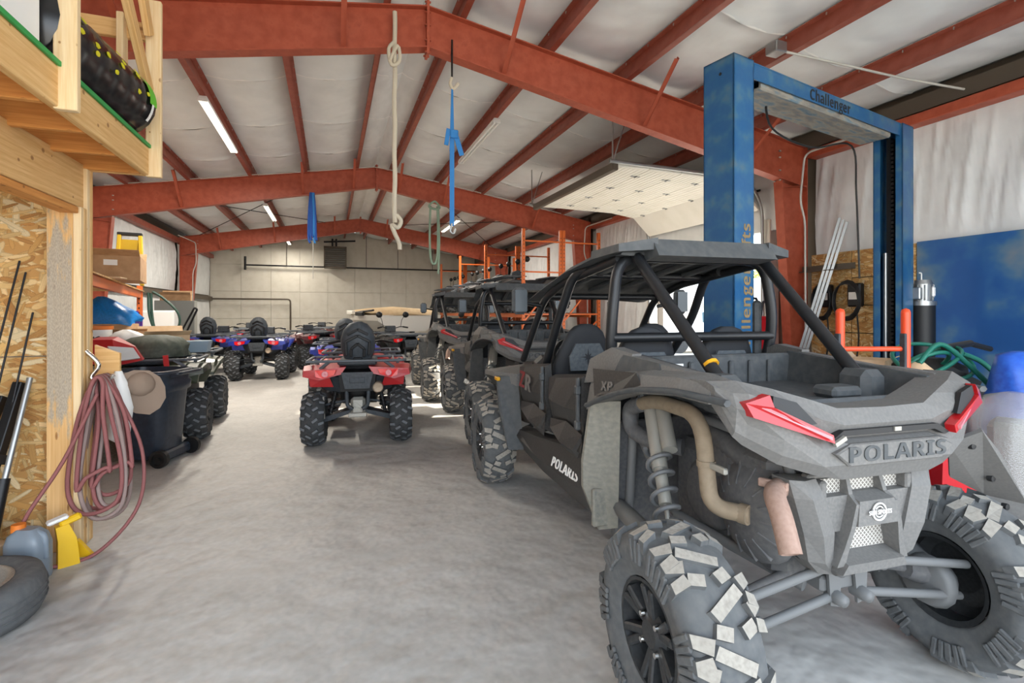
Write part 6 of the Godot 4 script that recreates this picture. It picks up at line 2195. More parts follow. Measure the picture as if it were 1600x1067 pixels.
func right_side():
	# chargers on the strand board
	for q in [[5.62, "battery charger with a thick coil of black cable, left of two on the strand board"], [5.16, "battery charger with looped black cable, right of two on the strand board"]]:
		var o := thing("battery_charger", q[1], "charger", W(WR - 0.1, 1.75, q[0]), 0, "chargers on the strand board")
		o.scale = Vector3(1.3, 1.3, 1.3)
		var b := MB.new()
		b.box(Vector3(0, 0, 0), Vector3(0.08, 0.26, 0.15), Basis.IDENTITY, 0.015)
		part("charger_case", b, "blackmetal", o)
		b = MB.new()
		b.box(Vector3(-0.042, -0.01, 0), Vector3(0.004, 0.08, 0.1))
		part("label", b, "white", o)
		for k in 4:
			b = MB.new()
			var r := 0.11 + 0.012 * k
			var pts := []
			for i in 16: pts.append(Vector3(-0.05 - 0.012 * k, -0.06 + sin(TAU * i / 16) * (0.22 - 0.01 * k), cos(TAU * i / 16) * (0.12 if q[0] > 5.4 else 0.15) - (0.0 if q[0] > 5.4 else 0.06)))
			b.tube(pts, 0.011, 6, true)
			part("cable_loop", b, "black", o)
		b = MB.new()
		b.tube(curve([Vector3(-0.05, -0.2, 0.05), Vector3(-0.05, -0.5, 0.07), Vector3(-0.04, -0.8, 0.02)], 5), 0.009, 6)
		part("cable_tail", b, "black", o)
	# steel angle shelf arm on the column
	var b := MB.new()
	b.box(W(WR - 0.16, 2.17, 5.55), Vector3(0.02, 0.09, 0.85))
	b.box(W(WR - 0.2, 2.13, 5.55), Vector3(0.08, 0.012, 0.85))
	one("steel_angle", b, "brownmetal", "dull steel angle fixed across the strand board above the chargers", "bracket")
	# lengths of aluminium leaning
	for k in 3:
		b = MB.new()
		b.beam(W(WR - 0.55, 0.01, 6.0 - k * 0.055), W(WR - 0.1, 2.9 - k * 0.04, 5.40 - k * 0.055), 0.032, 0.04, 0.003)
		one("aluminium_bar", b, "galv", ["aluminium bar leaning on the right wall, farthest from the lift post", "aluminium bar leaning on the right wall, middle of the three", "aluminium bar leaning on the right wall, closest to the chargers"][k], "bar", "aluminium bars on the right wall")
	# red tool chest by the column
	plain("toolred", "c01420", 0.35)
	var tc := thing("red_tool_bag", "bright red bin with dark straps beside the right steel column", "bin", W(6.35, 0, 6.3))
	b = MB.new()
	b.box(Vector3(0, 0.72, 0), Vector3(0.5, 1.44, 0.35), Basis.IDENTITY, 0.03)
	part("body", b, "toolred", tc)
	b = MB.new()
	b.tube(curve([Vector3(-0.2, 1.44, 0.1), Vector3(-0.25, 1.6, 0.1), Vector3(-0.05, 1.72, 0.1), Vector3(0.02, 1.44, 0.1)], 5), 0.02, 6)
	b.tube(curve([Vector3(0.05, 1.44, 0.1), Vector3(0.1, 1.66, 0.1), Vector3(0.2, 1.6, 0.1), Vector3(0.22, 1.3, 0.19)], 5), 0.02, 6)
	part("strap", b, "dark", tc)
	# bench with a heap of hoses and boxes
	var be := thing("work_table", "low steel work table heaped with hoses and boxes beside the lift", "table", W(4.65, 0, 2.98))
	b = MB.new()
	b.box(Vector3(0, 0.84, 0), Vector3(1.25, 0.05, 1.1), Basis.IDENTITY, 0.008)
	part("table_top", b, "brownmetal", be)
	for s in [[-1, -1], [1, -1], [-1, 1], [1, 1]]:
		b = MB.new()
		b.box(Vector3(s[0] * 0.58, 0.41, s[1] * 0.5), Vector3(0.05, 0.82, 0.05))
		part("leg", b, "blackmetal", be)
	plain("hose_green", "1b6e5c", 0.45)
	var hz := thing("garden_hose", "teal green hose heaped in loose coils on the work table", "hose", W(4.42, 0.9, 2.62))
	for k in 3:
		b = MB.new()
		var r := 0.22 + 0.06 * k
		var pts := []
		for i in 20:
			var a := TAU * i / 20
			pts.append(Vector3(cos(a) * r + 0.06 * k - 0.1, 0.06 + 0.12 * (1.0 + sin(a * 1.0 + k * 1.4)) + 0.02 * k, sin(a) * r * 0.6))
		b.tube(curve(pts, 2, true), 0.016, 7, true)
		part("hose_loop", b, "hose_green", hz)
	for q in [[Vector3(-0.3, 0.22, 0.1), Vector3(-0.1, 0.36, 0.12), Vector3(0.1, 0.2, 0.2), Vector3(0.3, -0.1, 0.35)], [Vector3(0.2, 0.28, 0.1), Vector3(0.42, 0.2, 0.12), Vector3(0.6, 0.0, 0.2)]]:
		b = MB.new()
		b.tube(curve(q, 6), 0.019, 7)
		part("hose_end", b, "hose_green", hz)
	b = blob([[0.0, 0.3, 0.25], [0.1, 0.32, 0.27], [0.2, 0.22, 0.2], [0.26, 0.1, 0.1]], 5, 0.25)
	one("black_cable_pile", b, "black", "pile of black cables under the teal hose", "cable", "", W(4.6, 0.87, 2.75))
	var tk := MB.new()
	tk.bar(Vector3(-0.2, 0, 0), Vector3(0.12, 0.03, 0), 0.028, 8)
	tk.bar(Vector3(0.1, 0.03, 0), Vector3(0.34, -0.02, 0.02), 0.022, 8)
	one("pole_handle", tk, "blackmetal", "black tool handle lying across the teal hose heap", "handle", "", W(4.75, 1.22, 2.6))
	b = blob([[0.0, 0.16, 0.14], [0.1, 0.18, 0.16], [0.2, 0.12, 0.1], [0.26, 0.03, 0.03]], 15, 0.3)
	one("crumpled_paper", b, "card_pale", "crumpled brown paper beside the orange hand truck", "paper", "", W(4.15, 0.87, 2.55))
	carton("open cardboard box behind the orange hand truck", W(4.28, 0.87, 3.0), Vector3(0.34, 0.24, 0.26), 25, true, "card_pale")
	carton("closed cardboard box with a white label behind the orange hand truck", W(3.78, 0.0, 2.95), Vector3(0.3, 1.06, 0.3), -10, false, "card_pale")
	# hand truck
	plain("truckorange", "e8512a", 0.4)
	var ht := thing("hand_truck", "orange tubular hand truck standing behind the near vehicle's box", "hand truck", W(3.63, 0, 2.52), -19)
	b = MB.new()
	for s in [-1.0, 1.0]:
		b.tube([Vector3(s * 0.235, 0.1, 0.0), Vector3(s * 0.235, 1.5, 0.0)], 0.03, 10)
		b.lathe(Vector3(s * 0.235, 1.5, 0), Vector3.UP, [[0.03, 0.0], [0.024, 0.02], [0.0, 0.03]], 10)
	for y in [0.2, 0.7, 1.24]: b.bar(Vector3(-0.235, y, 0), Vector3(0.235, y, 0), 0.018, 8)
	part("frame", b, "truckorange", ht)
	for s in [-1.0, 1.0]:
		b = MB.new()
		b.box(Vector3(s * 0.235 - 0.025, 1.1, 0.01), Vector3(0.02, 0.5, 0.05), Basis.IDENTITY, 0.004)
		part("grip_strip", b, "trim_slate", ht)
	b = MB.new()
	b.box(Vector3(0, 0.02, 0.12), Vector3(0.42, 0.012, 0.24))
	part("toe_plate", b, "truckorange", ht)
	for s in [-1.0, 1.0]:
		b = MB.new()
		b.turned(Vector3(s * 0.26, 0.125, -0.08), Vector3.RIGHT * s, [[0.0, 0.0], [0.125, 0.0], [0.125, 0.06], [0.0, 0.06]], 18)
		part("wheel", b, "rubber", ht)
	# blue bag
	mottled("bag_blue", ["1c4fb8", "2a62cc", "3a74da"], [0.0, 0.5, 1.0], 0.02, 2.0, 0.4, 0.0, 0.0, 81)
	var bg := thing("blue_sack", "bright blue woven sack standing behind the bubble-wrapped bundle", "sack", W(4.5, 0, 2.1))
	b = blob([[0.0, 0.22, 0.2], [0.4, 0.25, 0.22], [0.8, 0.24, 0.2], [1.08, 0.2, 0.16], [1.2, 0.17, 0.12], [1.23, 0.08, 0.05]], 7, 0.12, 18)
	part("sack_body", b, "bag_blue", bg)
	b = MB.new()
	b.box(Vector3(-0.12, 0.95, 0.22), Vector3(0.05, 0.3, 0.02), Basis.IDENTITY, 0.005)
	part("strap", b, "trim_slate", bg)
	# bubble-wrapped bundle and red cart
	var bw := plain("bubble", "e9e6e4", 0.12)
	bw.transparency = BaseMaterial3D.TRANSPARENCY_ALPHA
	bw.albedo_color = Color(0.78, 0.77, 0.76, 0.34)
	bw.normal_enabled = true
	var nz := FastNoiseLite.new()
	nz.noise_type = FastNoiseLite.TYPE_CELLULAR
	nz.frequency = 0.09
	nz.seed = 3
	var nt := NoiseTexture2D.new()
	nt.width = 256; nt.height = 256; nt.seamless = true; nt.as_normal_map = true; nt.bump_strength = 5.0; nt.noise = nz
	bw.normal_texture = nt
	bw.uv1_triplanar = true
	bw.uv1_scale = Vector3.ONE * 5.0
	var bb := thing("wrapped_bundle", "bundle wrapped in clear bubble wrap at the right edge", "bundle", W(3.62, 0, 1.72))
	b = blob([[0.0, 0.2, 0.18], [0.3, 0.25, 0.2], [0.7, 0.24, 0.2], [0.9, 0.22, 0.19], [1.02, 0.14, 0.12], [1.05, 0.04, 0.04]], 9, 0.16, 20)
	part("bubble_wrap", b, "bubble", bb)
	b = MB.new()
	b.box(Vector3(0, 0.45, 0), Vector3(0.26, 0.88, 0.22), Basis(Vector3.UP, 0.4), 0.03)
	part("wrapped_part", b, "cabinet_grey", bb)
	b = MB.new()
	b.box(Vector3(-0.02, 0.5, 0.1), Vector3(0.1, 0.5, 0.1), Basis.IDENTITY, 0.02)
	part("red_part", b, "toolred", bb)
	var rc := thing("red_cart", "red sheet metal cart partly hidden behind the near right wheel", "cart", W(3.30, 0, 2.0))
	b = MB.new()
	b.loft([[Vector3(-0.26, 0.1, -0.2), Vector3(0.1, 0.1, -0.2), Vector3(0.1, 0.1, 0.24), Vector3(-0.26, 0.1, 0.24)], [Vector3(-0.3, 0.80, -0.24), Vector3(0.12, 0.62, -0.24), Vector3(0.12, 0.62, 0.28), Vector3(-0.3, 0.80, 0.28)]])
	part("cart_tray", b, "toolred", rc)
	for s in [[-0.22, -0.16], [0.06, -0.16], [-0.22, 0.2], [0.06, 0.2]]:
		b = MB.new()
		b.turned(Vector3(s[0] - 0.02, 0.06, s[1]), Vector3.RIGHT, [[0.0, 0.0], [0.06, 0.0], [0.06, 0.04], [0.0, 0.04]], 14)
		part("caster", b, "rubber", rc)
	var wi := thing("winch", "black winch with orange label on the red cart", "winch", W(3.4, 0.74, 2.0), 30)
	b = MB.new()
	b.turned(Vector3(-0.14, 0.07, 0), Vector3.RIGHT, [[0.0, 0.0], [0.075, 0.0], [0.075, 0.07], [0.055, 0.08], [0.055, 0.2], [0.075, 0.21], [0.075, 0.28], [0.0, 0.28]], 18)
	part("drum", b, "black", wi)
	b = MB.new()
	b.box(Vector3(0.0, 0.13, 0.02), Vector3(0.12, 0.03, 0.06))
	part("orange_label", b, "cap_orange", wi)

func pallet_racks():
	# two rows of orange uprights back to back along the right wall
	var sh := MB.new()
	sh.box(Vector3(0, 1.83, 0), Vector3(0.08, 3.66, 0.08), Basis.IDENTITY, 0.006)
	var postm := sh.mesh()
	var hb := MB.new()
	for k in 32: hb.box(Vector3(-0.0, 0.35 + k * 0.1, 0.041), Vector3(0.02, 0.03, 0.004))
	var holem := hb.mesh()
	var names := ["nearest", "second", "third", "farthest"]
	for row in 2:
		var u0 := 4.66 if row == 0 else 5.8
		var u1 := u0 + 1.05
		var ws := [12.15, 15.5, 18.9, 22.4]
		for k in 4:
			var w: float = ws[k]
			var o := thing("rack_upright", "orange pallet rack upright frame, %s of the %s row along the right wall" % [names[k], "aisle" if row == 0 else "wall"], "pallet rack", W(u0, 0, w), 0, "orange rack uprights")
			for x in [0.0, u1 - u0]:
				var p := part("post", postm, "rackorange", o, Vector3(x, 0, 0))
				if k < 2: tag(part("punched_hole", holem, "dark", p), "", "", "", "stuff")
				var f := MB.new()
				f.box(Vector3(x, 0.01, 0), Vector3(0.14, 0.02, 0.12))
				part("foot_plate", f, "rackorange", o)
			for y in [0.4, 1.45, 2.55, 3.35]:
				var f := MB.new()
				f.box(Vector3((u1 - u0) / 2, y, 0), Vector3(u1 - u0 - 0.08, 0.04, 0.03))
				part("brace", f, "rackorange", o)
			for y in [0.4, 1.3]:
				var f := MB.new()
				f.beam(Vector3(0.05, y, 0), Vector3(u1 - u0 - 0.05, y + (0.86 if y < 1 else 1.1), 0), 0.03, 0.04)
				part("diagonal_brace", f, "rackorange", o)
		# beams and shelf
		for k in 3:
			var o := thing("rack_shelf", "orange rack shelf level between the %s and next upright, %s row" % [names[k], "aisle" if row == 0 else "wall"], "shelf", W(u0 + 0.525, 1.42, (ws[k] + ws[k + 1]) / 2), 0, "orange rack shelves")
			var L: float = ws[k + 1] - ws[k] - 0.09
			for x in ([-0.525, 0.525] if row == 0 else [-0.525, 0.3]):
				var f := MB.new()
				f.box(Vector3(x, 0, 0), Vector3(0.05, 0.11, L), Basis.IDENTITY, 0.006)
				part("beam", f, "rackorange", o)
			for q in 5:
				var f := MB.new()
				f.box(Vector3(0.0 if row == 0 else -0.11, 0.062, -L / 2 + L * (q + 0.5) / 5), Vector3(1.1 if row == 0 else 0.86, 0.012, L / 5 - 0.03))
				part("deck_panel", f, "brownmetal", o)

func left_clutter():
	# pallet rack on the left, a little askew
	var A := W(-2.03, 0, 4.98)
	var E := W(-3.38, 0, 11.3)
	var o := thing("left_rack", "orange pallet rack on the left holding a big cardboard box", "pallet rack", Vector3.ZERO)
	for y in [1.83, 0.9]:
		var A0 := A if y > 1.0 else A.lerp(E, 0.68)
		for off in [Vector3(0, 0, 0), Vector3(-0.95, 0, -0.2)]:
			var b := MB.new()
			b.beam(A0 + off + Vector3(0, y, 0), E + off + Vector3(0, y, 0), 0.05, 0.12, 0.006)
			part("beam", b, "rackorange", o)
	for p in [A, E]:
		for off in [Vector3(0, 0, 0), Vector3(-0.95, 0, -0.2)]:
			var b := MB.new()
			var h := 2.0
			b.box(p + off + Vector3(0, h / 2, 0), Vector3(0.09, h, 0.08), Basis(Vector3.UP, 0.2), 0.006)
			var pp := part("post", b, "rackorange", o)
			b = MB.new()
			for k in 16: b.box(p + off + Vector3(0.0, 0.5 + k * 0.09, 0.042), Vector3(0.02, 0.03, 0.006))
			tag(part("punched_hole", b, "dark", pp), "", "", "", "stuff")
	for y in [1.9, 0.97]:
		for k in (range(7) if y > 1.0 else range(5, 7)):
			var b := MB.new()
			var c := A.lerp(E, (k + 0.5) / 7.0) + Vector3(-0.475, y, -0.1)
			b.box(c, Vector3(1.0, 0.016, 0.9), Basis(Vector3.UP, 0.21))
			part("deck_board", b, "osb", o)
	# big box on top with label
	var bx := carton("big brown cardboard box with a white label on the left rack", W(-2.85, 1.91, 8.1), Vector3(0.9, 0.31, 0.9), 12, true)
	var b := MB.new()
	b.box(Vector3(0.15, 0.22, 0.457), Vector3(0.14, 0.07, 0.003))
	part("label", b, "white", bx)
	b = MB.new()
	b.box(Vector3.ZERO, Vector3(0.32, 0.02, 0.22), Basis.IDENTITY, 0.004)
	one("flat_pad", b, "card_pale", "flat grey-brown pad lying at the edge of the left rack", "pad", "", W(-2.55, 1.92, 7.45))
	plain("ladder_yellow", "c9a51f", 0.5)
	var yl := thing("step_stool", "folded yellow step stool leaning on the left wall behind the big box", "step stool", W(-2.96, 1.915, 9.45), 10)
	for s in [-1.0, 1.0]:
		b = MB.new()
		b.beam(Vector3(s * 0.17, 0, 0.1), Vector3(s * 0.13, 0.8, -0.05), 0.05, 0.09, 0.006)
		part("side_rail", b, "ladder_yellow", yl)
	for k in 3:
		b = MB.new()
		b.box(Vector3(0, 0.17 + k * 0.23, 0.07 - k * 0.04), Vector3(0.28, 0.18, 0.03))
		part("step", b, "ladder_yellow", yl)
	b = MB.new()
	b.box(Vector3(0, 0.81, -0.05), Vector3(0.32, 0.05, 0.1), Basis.IDENTITY, 0.01)
	part("top_cap", b, "dark", yl)
	# gooods under and on the rack
	plain("binblack", "17191d", 0.4)
	b = MB.new()
	b.loft([[Vector3(-0.25, 0, -0.2), Vector3(0.25, 0, -0.2), Vector3(0.25, 0, 0.2), Vector3(-0.25, 0, 0.2)], [Vector3(-0.32, 0.42, -0.26), Vector3(0.32, 0.42, -0.26), Vector3(0.32, 0.42, 0.26), Vector3(-0.32, 0.42, 0.26)]])
	one("storage_bin", b, "binblack", "black plastic storage bin on the lower level of the left rack", "bin", "", W(-3.3, 0.98, 9.4))
	mottled("bag_sky", ["1668b0", "1f80cf", "2f93df"], [0.0, 0.5, 1.0], 0.02, 3.0, 0.3, 0.0, 0.0, 82)
	b = blob([[0.0, 0.28, 0.2], [0.12, 0.32, 0.22], [0.24, 0.26, 0.18, -0.06], [0.36, 0.14, 0.1, -0.12], [0.42, 0.04, 0.04, -0.14]], 21, 0.2, 18)
	one("blue_plastic_bag", b, "bag_sky", "crumpled blue plastic bag on the left rack", "bag", "", W(-2.85, 1.30, 8.5))
	carton("cardboard box holding up the blue plastic bag", W(-2.88, 0.98, 8.6), Vector3(0.6, 0.32, 0.5), 8, false)
	plain("purple", "5a2f9e", 0.3)
	var pb := thing("spray_bottle", "purple bottle with a white band beside the orange rack post", "bottle", W(-2.6, 1.18, 8.55))
	b = MB.new()
	b.turned(Vector3.ZERO, Vector3.UP, [[0.0, 0.0], [0.07, 0.0], [0.075, 0.2], [0.03, 0.28], [0.025, 0.34], [0.0, 0.34]], 16)
	part("bottle", b, "purple", pb)
	b = MB.new()
	b.turned(Vector3(0, 0.04, 0), Vector3.UP, [[0.077, 0.0], [0.077, 0.05]], 16)
	part("label_band", b, "white", pb)
	carton("plain box under the purple bottle on the left rack", W(-2.6, 0.98, 8.55), Vector3(0.3, 0.2, 0.3), 8, false, "card_pale")
	# white bucket with black print and orange rim
	var bk := thing("white_bucket", "white bucket with dark print and an orange rim", "bucket", W(-2.70, 0.98, 7.5))
	b = MB.new()
	b.turned(Vector3.ZERO, Vector3.UP, [[0.0, 0.0], [0.15, 0.0], [0.17, 0.32], [0.155, 0.32], [0.14, 0.02]], 20)
	part("bucket_wall", b, "white", bk)
	b = MB.new()
	b.turned(Vector3(0, 0.31, 0), Vector3.UP, [[0.172, 0.0], [0.18, 0.01], [0.18, 0.045], [0.16, 0.045]], 20)
	part("rim", b, "cap_orange", bk)
	for k in 4:
		b = MB.new()
		var a := 0.9 + k * 0.24
		b.lathe(Vector3(cos(a) * 0.158, 0.14 + 0.06 * (k % 2), sin(a) * 0.158), Vector3(cos(a), 0, sin(a)), [[0.045, 0.0], [0.045, 0.004], [0.0, 0.005]], 10)
		part("printed_spot", b, "dark", bk)
	var lb := thing("work_bench", "low dark work bench under the bucket and boxes at the left", "bench", W(-3.06, 0, 8.2))
	b = MB.new()
	b.box(Vector3(0, 0.955, 0), Vector3(0.95, 0.05, 1.9), Basis.IDENTITY, 0.008)
	part("bench_top", b, "brownmetal", lb)
	for q in [[-1, -1], [1, -1], [-1, 1], [1, 1]]:
		b = MB.new()
		b.box(Vector3(q[0] * 0.42, 0.465, q[1] * 0.88), Vector3(0.06, 0.93, 0.06))
		part("leg", b, "blackmetal", lb)
	carton("long opened cardboard box on the left bench", W(-2.72, 0.98, 8.0), Vector3(0.7, 0.24, 0.4), 25, true, "card")
	# green quad with load is placed with the vehicles; its load:
	carton("wide cardboard box spilling white paper on the load of the green quad", W(-2.05, 0.985, 7.75), Vector3(0.5, 0.22, 0.36), 24, true, "card_pale")
	b = blob([[0.0, 0.16, 0.12], [0.06, 0.2, 0.14], [0.14, 0.1, 0.08], [0.17, 0.03, 0.03]], 33, 0.3)
	one("white_paper", b, "white", "crumpled white packing paper in front of the cardboard box", "paper", "", W(-2.35, 1.12, 7.4))
	mottled("tarp_green", ["3c423a", "4b5248", "5c6256"], [0.0, 0.5, 1.0], 0.02, 2.0, 0.7, 0.0, 0.0, 83)
	b = blob([[0.0, 0.38, 0.3], [0.06, 0.4, 0.32], [0.14, 0.36, 0.28, 0.03], [0.22, 0.24, 0.2, 0.05], [0.25, 0.1, 0.08, 0.05]], 44, 0.14, 20)
	one("green_tarp", b, "tarp_green", "folded grey-green tarpaulin on the rear rack of the green quad", "tarpaulin", "", W(-1.98, 0.985, 7.0))
	plain("tote_blue", "8ea2b2", 0.4)
	b = MB.new()
	b.loft([[Vector3(-0.14, 0, -0.1), Vector3(0.14, 0, -0.1), Vector3(0.14, 0, 0.1), Vector3(-0.14, 0, 0.1)], [Vector3(-0.17, 0.14, -0.12), Vector3(0.17, 0.14, -0.12), Vector3(0.17, 0.14, 0.12), Vector3(-0.17, 0.14, 0.12)]])
	one("pale_tote", b, "tote_blue", "pale blue-grey plastic tote at the front of the green quad", "tote", "", W(-1.62, 1.0, 7.4))
	plain("flag_red", "c22325", 0.6)
	b = MB.new()
	b.box(Vector3(0, 0.09, 0), Vector3(0.05, 0.18, 0.01), Basis(Vector3.BACK, 0.1))
	one("red_tag", b, "flag_red", "small red tag hanging over the rim of the wheeled bin", "tag", "", W(-1.66, 0.86, 6.35))
	# dark cloth bundle and red cowl
	mottled("cloth_drab", ["4a463e", "5f5a50", "7a7468"], [0.0, 0.5, 1.0], 0.03, 3.0, 0.9, 0.0, 0.0, 84)
	b = blob([[0.0, 0.3, 0.24], [0.3, 0.3, 0.24], [0.6, 0.27, 0.22], [0.82, 0.22, 0.17], [0.92, 0.12, 0.1]], 55, 0.2, 20)
	one("cloth_bundle", b, "cloth_drab", "heap of drab cloth under the red headlight cowl", "cloth", "", W(-2.15, 0, 6.35))
	var cw := thing("headlight_cowl", "red plastic cowl with a clear headlight lying on the cloth heap", "cowl", W(-2.12, 0.98, 6.35), 8)
	b = MB.new()
	b.loft([[Vector3(-0.34, 0.02, 0.0), Vector3(-0.34, 0.1, 0.0), Vector3(-0.3, 0.1, -0.2), Vector3(-0.3, 0.02, -0.2)], [Vector3(-0.16, 0.0, 0.14), Vector3(-0.2, 0.24, 0.06), Vector3(-0.16, 0.26, -0.2), Vector3(-0.12, 0.0, -0.2)], [Vector3(0.06, -0.02, 0.2), Vector3(0.0, 0.24, 0.1), Vector3(0.0, 0.26, -0.16), Vector3(0.06, 0.0, -0.16)], [Vector3(0.26, 0.02, 0.12), Vector3(0.18, 0.16, 0.06), Vector3(0.16, 0.16, -0.1), Vector3(0.24, 0.02, -0.1)]])
	part("shell", b, "paint_red", cw)
	b = MB.new()
	var lp := [Vector3(-0.03, 0.17, 0.165), Vector3(0.17, 0.145, 0.115), Vector3(0.235, 0.04, 0.16), Vector3(0.05, 0.02, 0.222)]
	b.sheet(lp, Vector3(0.01, 0.01, 0.02))
	part("headlight", b, "lamp_clear", cw)
	b = MB.new()
	b.loft([[Vector3(-0.33, 0.0, 0.02), Vector3(-0.33, 0.1, 0.02), Vector3(-0.33, 0.1, -0.1), Vector3(-0.33, 0.0, -0.1)], [Vector3(-0.2, -0.03, 0.16), Vector3(-0.24, 0.1, 0.12), Vector3(-0.2, 0.1, -0.1), Vector3(-0.2, -0.03, -0.1)]])
	part("intake", b, "dark", cw)
	# wheeled bin
	wheeled_bin()
	# hose on the rack post, fridge, cabinet
	plain("hose_dark", "26453c", 0.5)
	var hz := thing("green_hose", "dark green hose hanging in a loop from the left rack post", "hose", W(-3.1, 0, 10.95))
	b = MB.new()
	b.tube(curve([Vector3(0.0, 1.85, 0), Vector3(0.02, 1.45, 0.02), Vector3(0.08, 1.18, 0.03), Vector3(0.26, 1.1, 0.03), Vector3(0.44, 1.25, 0.02), Vector3(0.42, 1.5, 0.02), Vector3(0.2, 1.75, 0.0), Vector3(0.02, 1.88, 0)], 7), 0.022, 7)
	part("hose_turn", b, "hose_dark", hz)
	b = MB.new()
	b.tube(curve([Vector3(-0.04, 1.86, 0.02), Vector3(-0.02, 1.5, 0.05), Vector3(0.04, 1.25, 0.05), Vector3(0.1, 1.15, 0.05), Vector3(0.22, 1.17, 0.06), Vector3(0.12, 1.1, 0.06)], 7), 0.022, 7)
	part("hose_end", b, "hose_dark", hz)
	var fz := thing("chest_freezer", "white upright freezer behind the left rack post", "freezer", W(-3.35, 0, 12.3), 6)
	b = MB.new()
	b.box(Vector3(0, 0.77, 0), Vector3(0.62, 1.54, 0.6), Basis.IDENTITY, 0.02)
	part("cabinet", b, "white", fz)
	b = MB.new()
	b.box(Vector3(0, 0.77, 0.31), Vector3(0.6, 1.48, 0.03), Basis.IDENTITY, 0.01)
	part("door", b, "white", fz)
	b = MB.new()
	b.box(Vector3(0.26, 1.05, 0.34), Vector3(0.03, 0.3, 0.03), Basis.IDENTITY, 0.008)
	part("handle", b, "galv", fz)
	var gc := thing("steel_cabinet", "tall grey steel cabinet beyond the left rack", "cabinet", W(-4.0, 0, 16.2), 5)
	b = MB.new()
	b.box(Vector3(0, 0.91, 0), Vector3(0.92, 1.82, 0.5), Basis.IDENTITY, 0.01)
	part("cabinet_body", b, "cabinet_grey", gc)
	for s in [-1.0, 1.0]:
		b = MB.new()
		b.box(Vector3(s * 0.228, 0.93, 0.256), Vector3(0.44, 1.7, 0.016), Basis.IDENTITY, 0.004)
		var d := part("door", b, "cabinet_grey", gc)
		b = MB.new()
		b.box(Vector3(s * 0.04, 1.0, 0.27), Vector3(0.02, 0.12, 0.02))
		part("handle", b, "chrome", d)
	carton("dark cardboard tray lying on top of the grey steel cabinet", W(-4.0, 1.82, 16.2), Vector3(0.7, 0.16, 0.4), 8, true)
	# shelf contents behind, long-handled frame on the floor
	var mb := MB.new()
	mb.tube(bent([W(-3.7, 0.02, 15.3), W(-3.6, 1.05, 15.1), W(-3.28, 1.62, 14.9), W(-3.22, 1.58, 14.9), W(-3.5, 1.0, 15.1)], 0.05, 4), 0.025, 6)
	one("mower_handle", mb, "black", "black slanted loop handle beside the left blue quad", "handle")

func wheeled_bin():
	mottled("bin_navy", ["1f2733", "26303e", "313c4a"], [0.0, 0.5, 1.0], 0.02, 1.5, 0.38, 0.0, 0.0, 85)
	var o := thing("wheeled_bin", "dark navy plastic wheeled bin without a lid", "bin", W(-1.72, 0, 6.06), -16)
	var b := MB.new()
	var rg := []
	for q in [[0.06, 0.20, 0.20], [0.10, 0.225, 0.22], [0.70, 0.27, 0.27], [0.72, 0.30, 0.29], [0.80, 0.305, 0.295], [0.81, 0.285, 0.275], [0.88, 0.29, 0.28], [0.885, 0.31, 0.30], [0.92, 0.312, 0.302], [0.925, 0.28, 0.27], [0.5, 0.25, 0.25]]:
		var r := []
		for k in 24:
			var a := TAU * k / 24
			r.append(Vector3(signf(cos(a)) * pow(absf(cos(a)), 0.5) * q[1], q[0], signf(sin(a)) * pow(absf(sin(a)), 0.5) * q[2]))
		rg.append(r)
	b.grid(rg, false, true, true)
	b.cap(rg[0], Vector3.DOWN)
	b.cap(rg[10], Vector3.UP)
	part("bin_body", b, "bin_navy", o)
	b = MB.new()
	b.tube(bent([Vector3(0.31, 0.88, -0.2), Vector3(0.39, 0.90, -0.2), Vector3(0.39, 0.90, 0.2), Vector3(0.31, 0.88, 0.2)], 0.04, 4), 0.018, 8)
	part("handle", b, "bin_navy", o)
	b = MB.new()
	b.box(Vector3(0.21, 0.08, 0), Vector3(0.1, 0.1, 0.5), Basis.IDENTITY, 0.02)
	part("axle_housing", b, "bin_navy", o)
	for s in [-1.0, 1.0]:
		b = MB.new()
		b.turned(Vector3(0.25, 0.085, s * 0.25), Vector3.BACK * s, [[0.0, 0.0], [0.085, 0.0], [0.085, 0.045], [0.06, 0.05], [0.055, 0.03], [0.02, 0.03], [0.018, 0.05], [0.0, 0.05]], 20)
		part("wheel", b, "black", o)

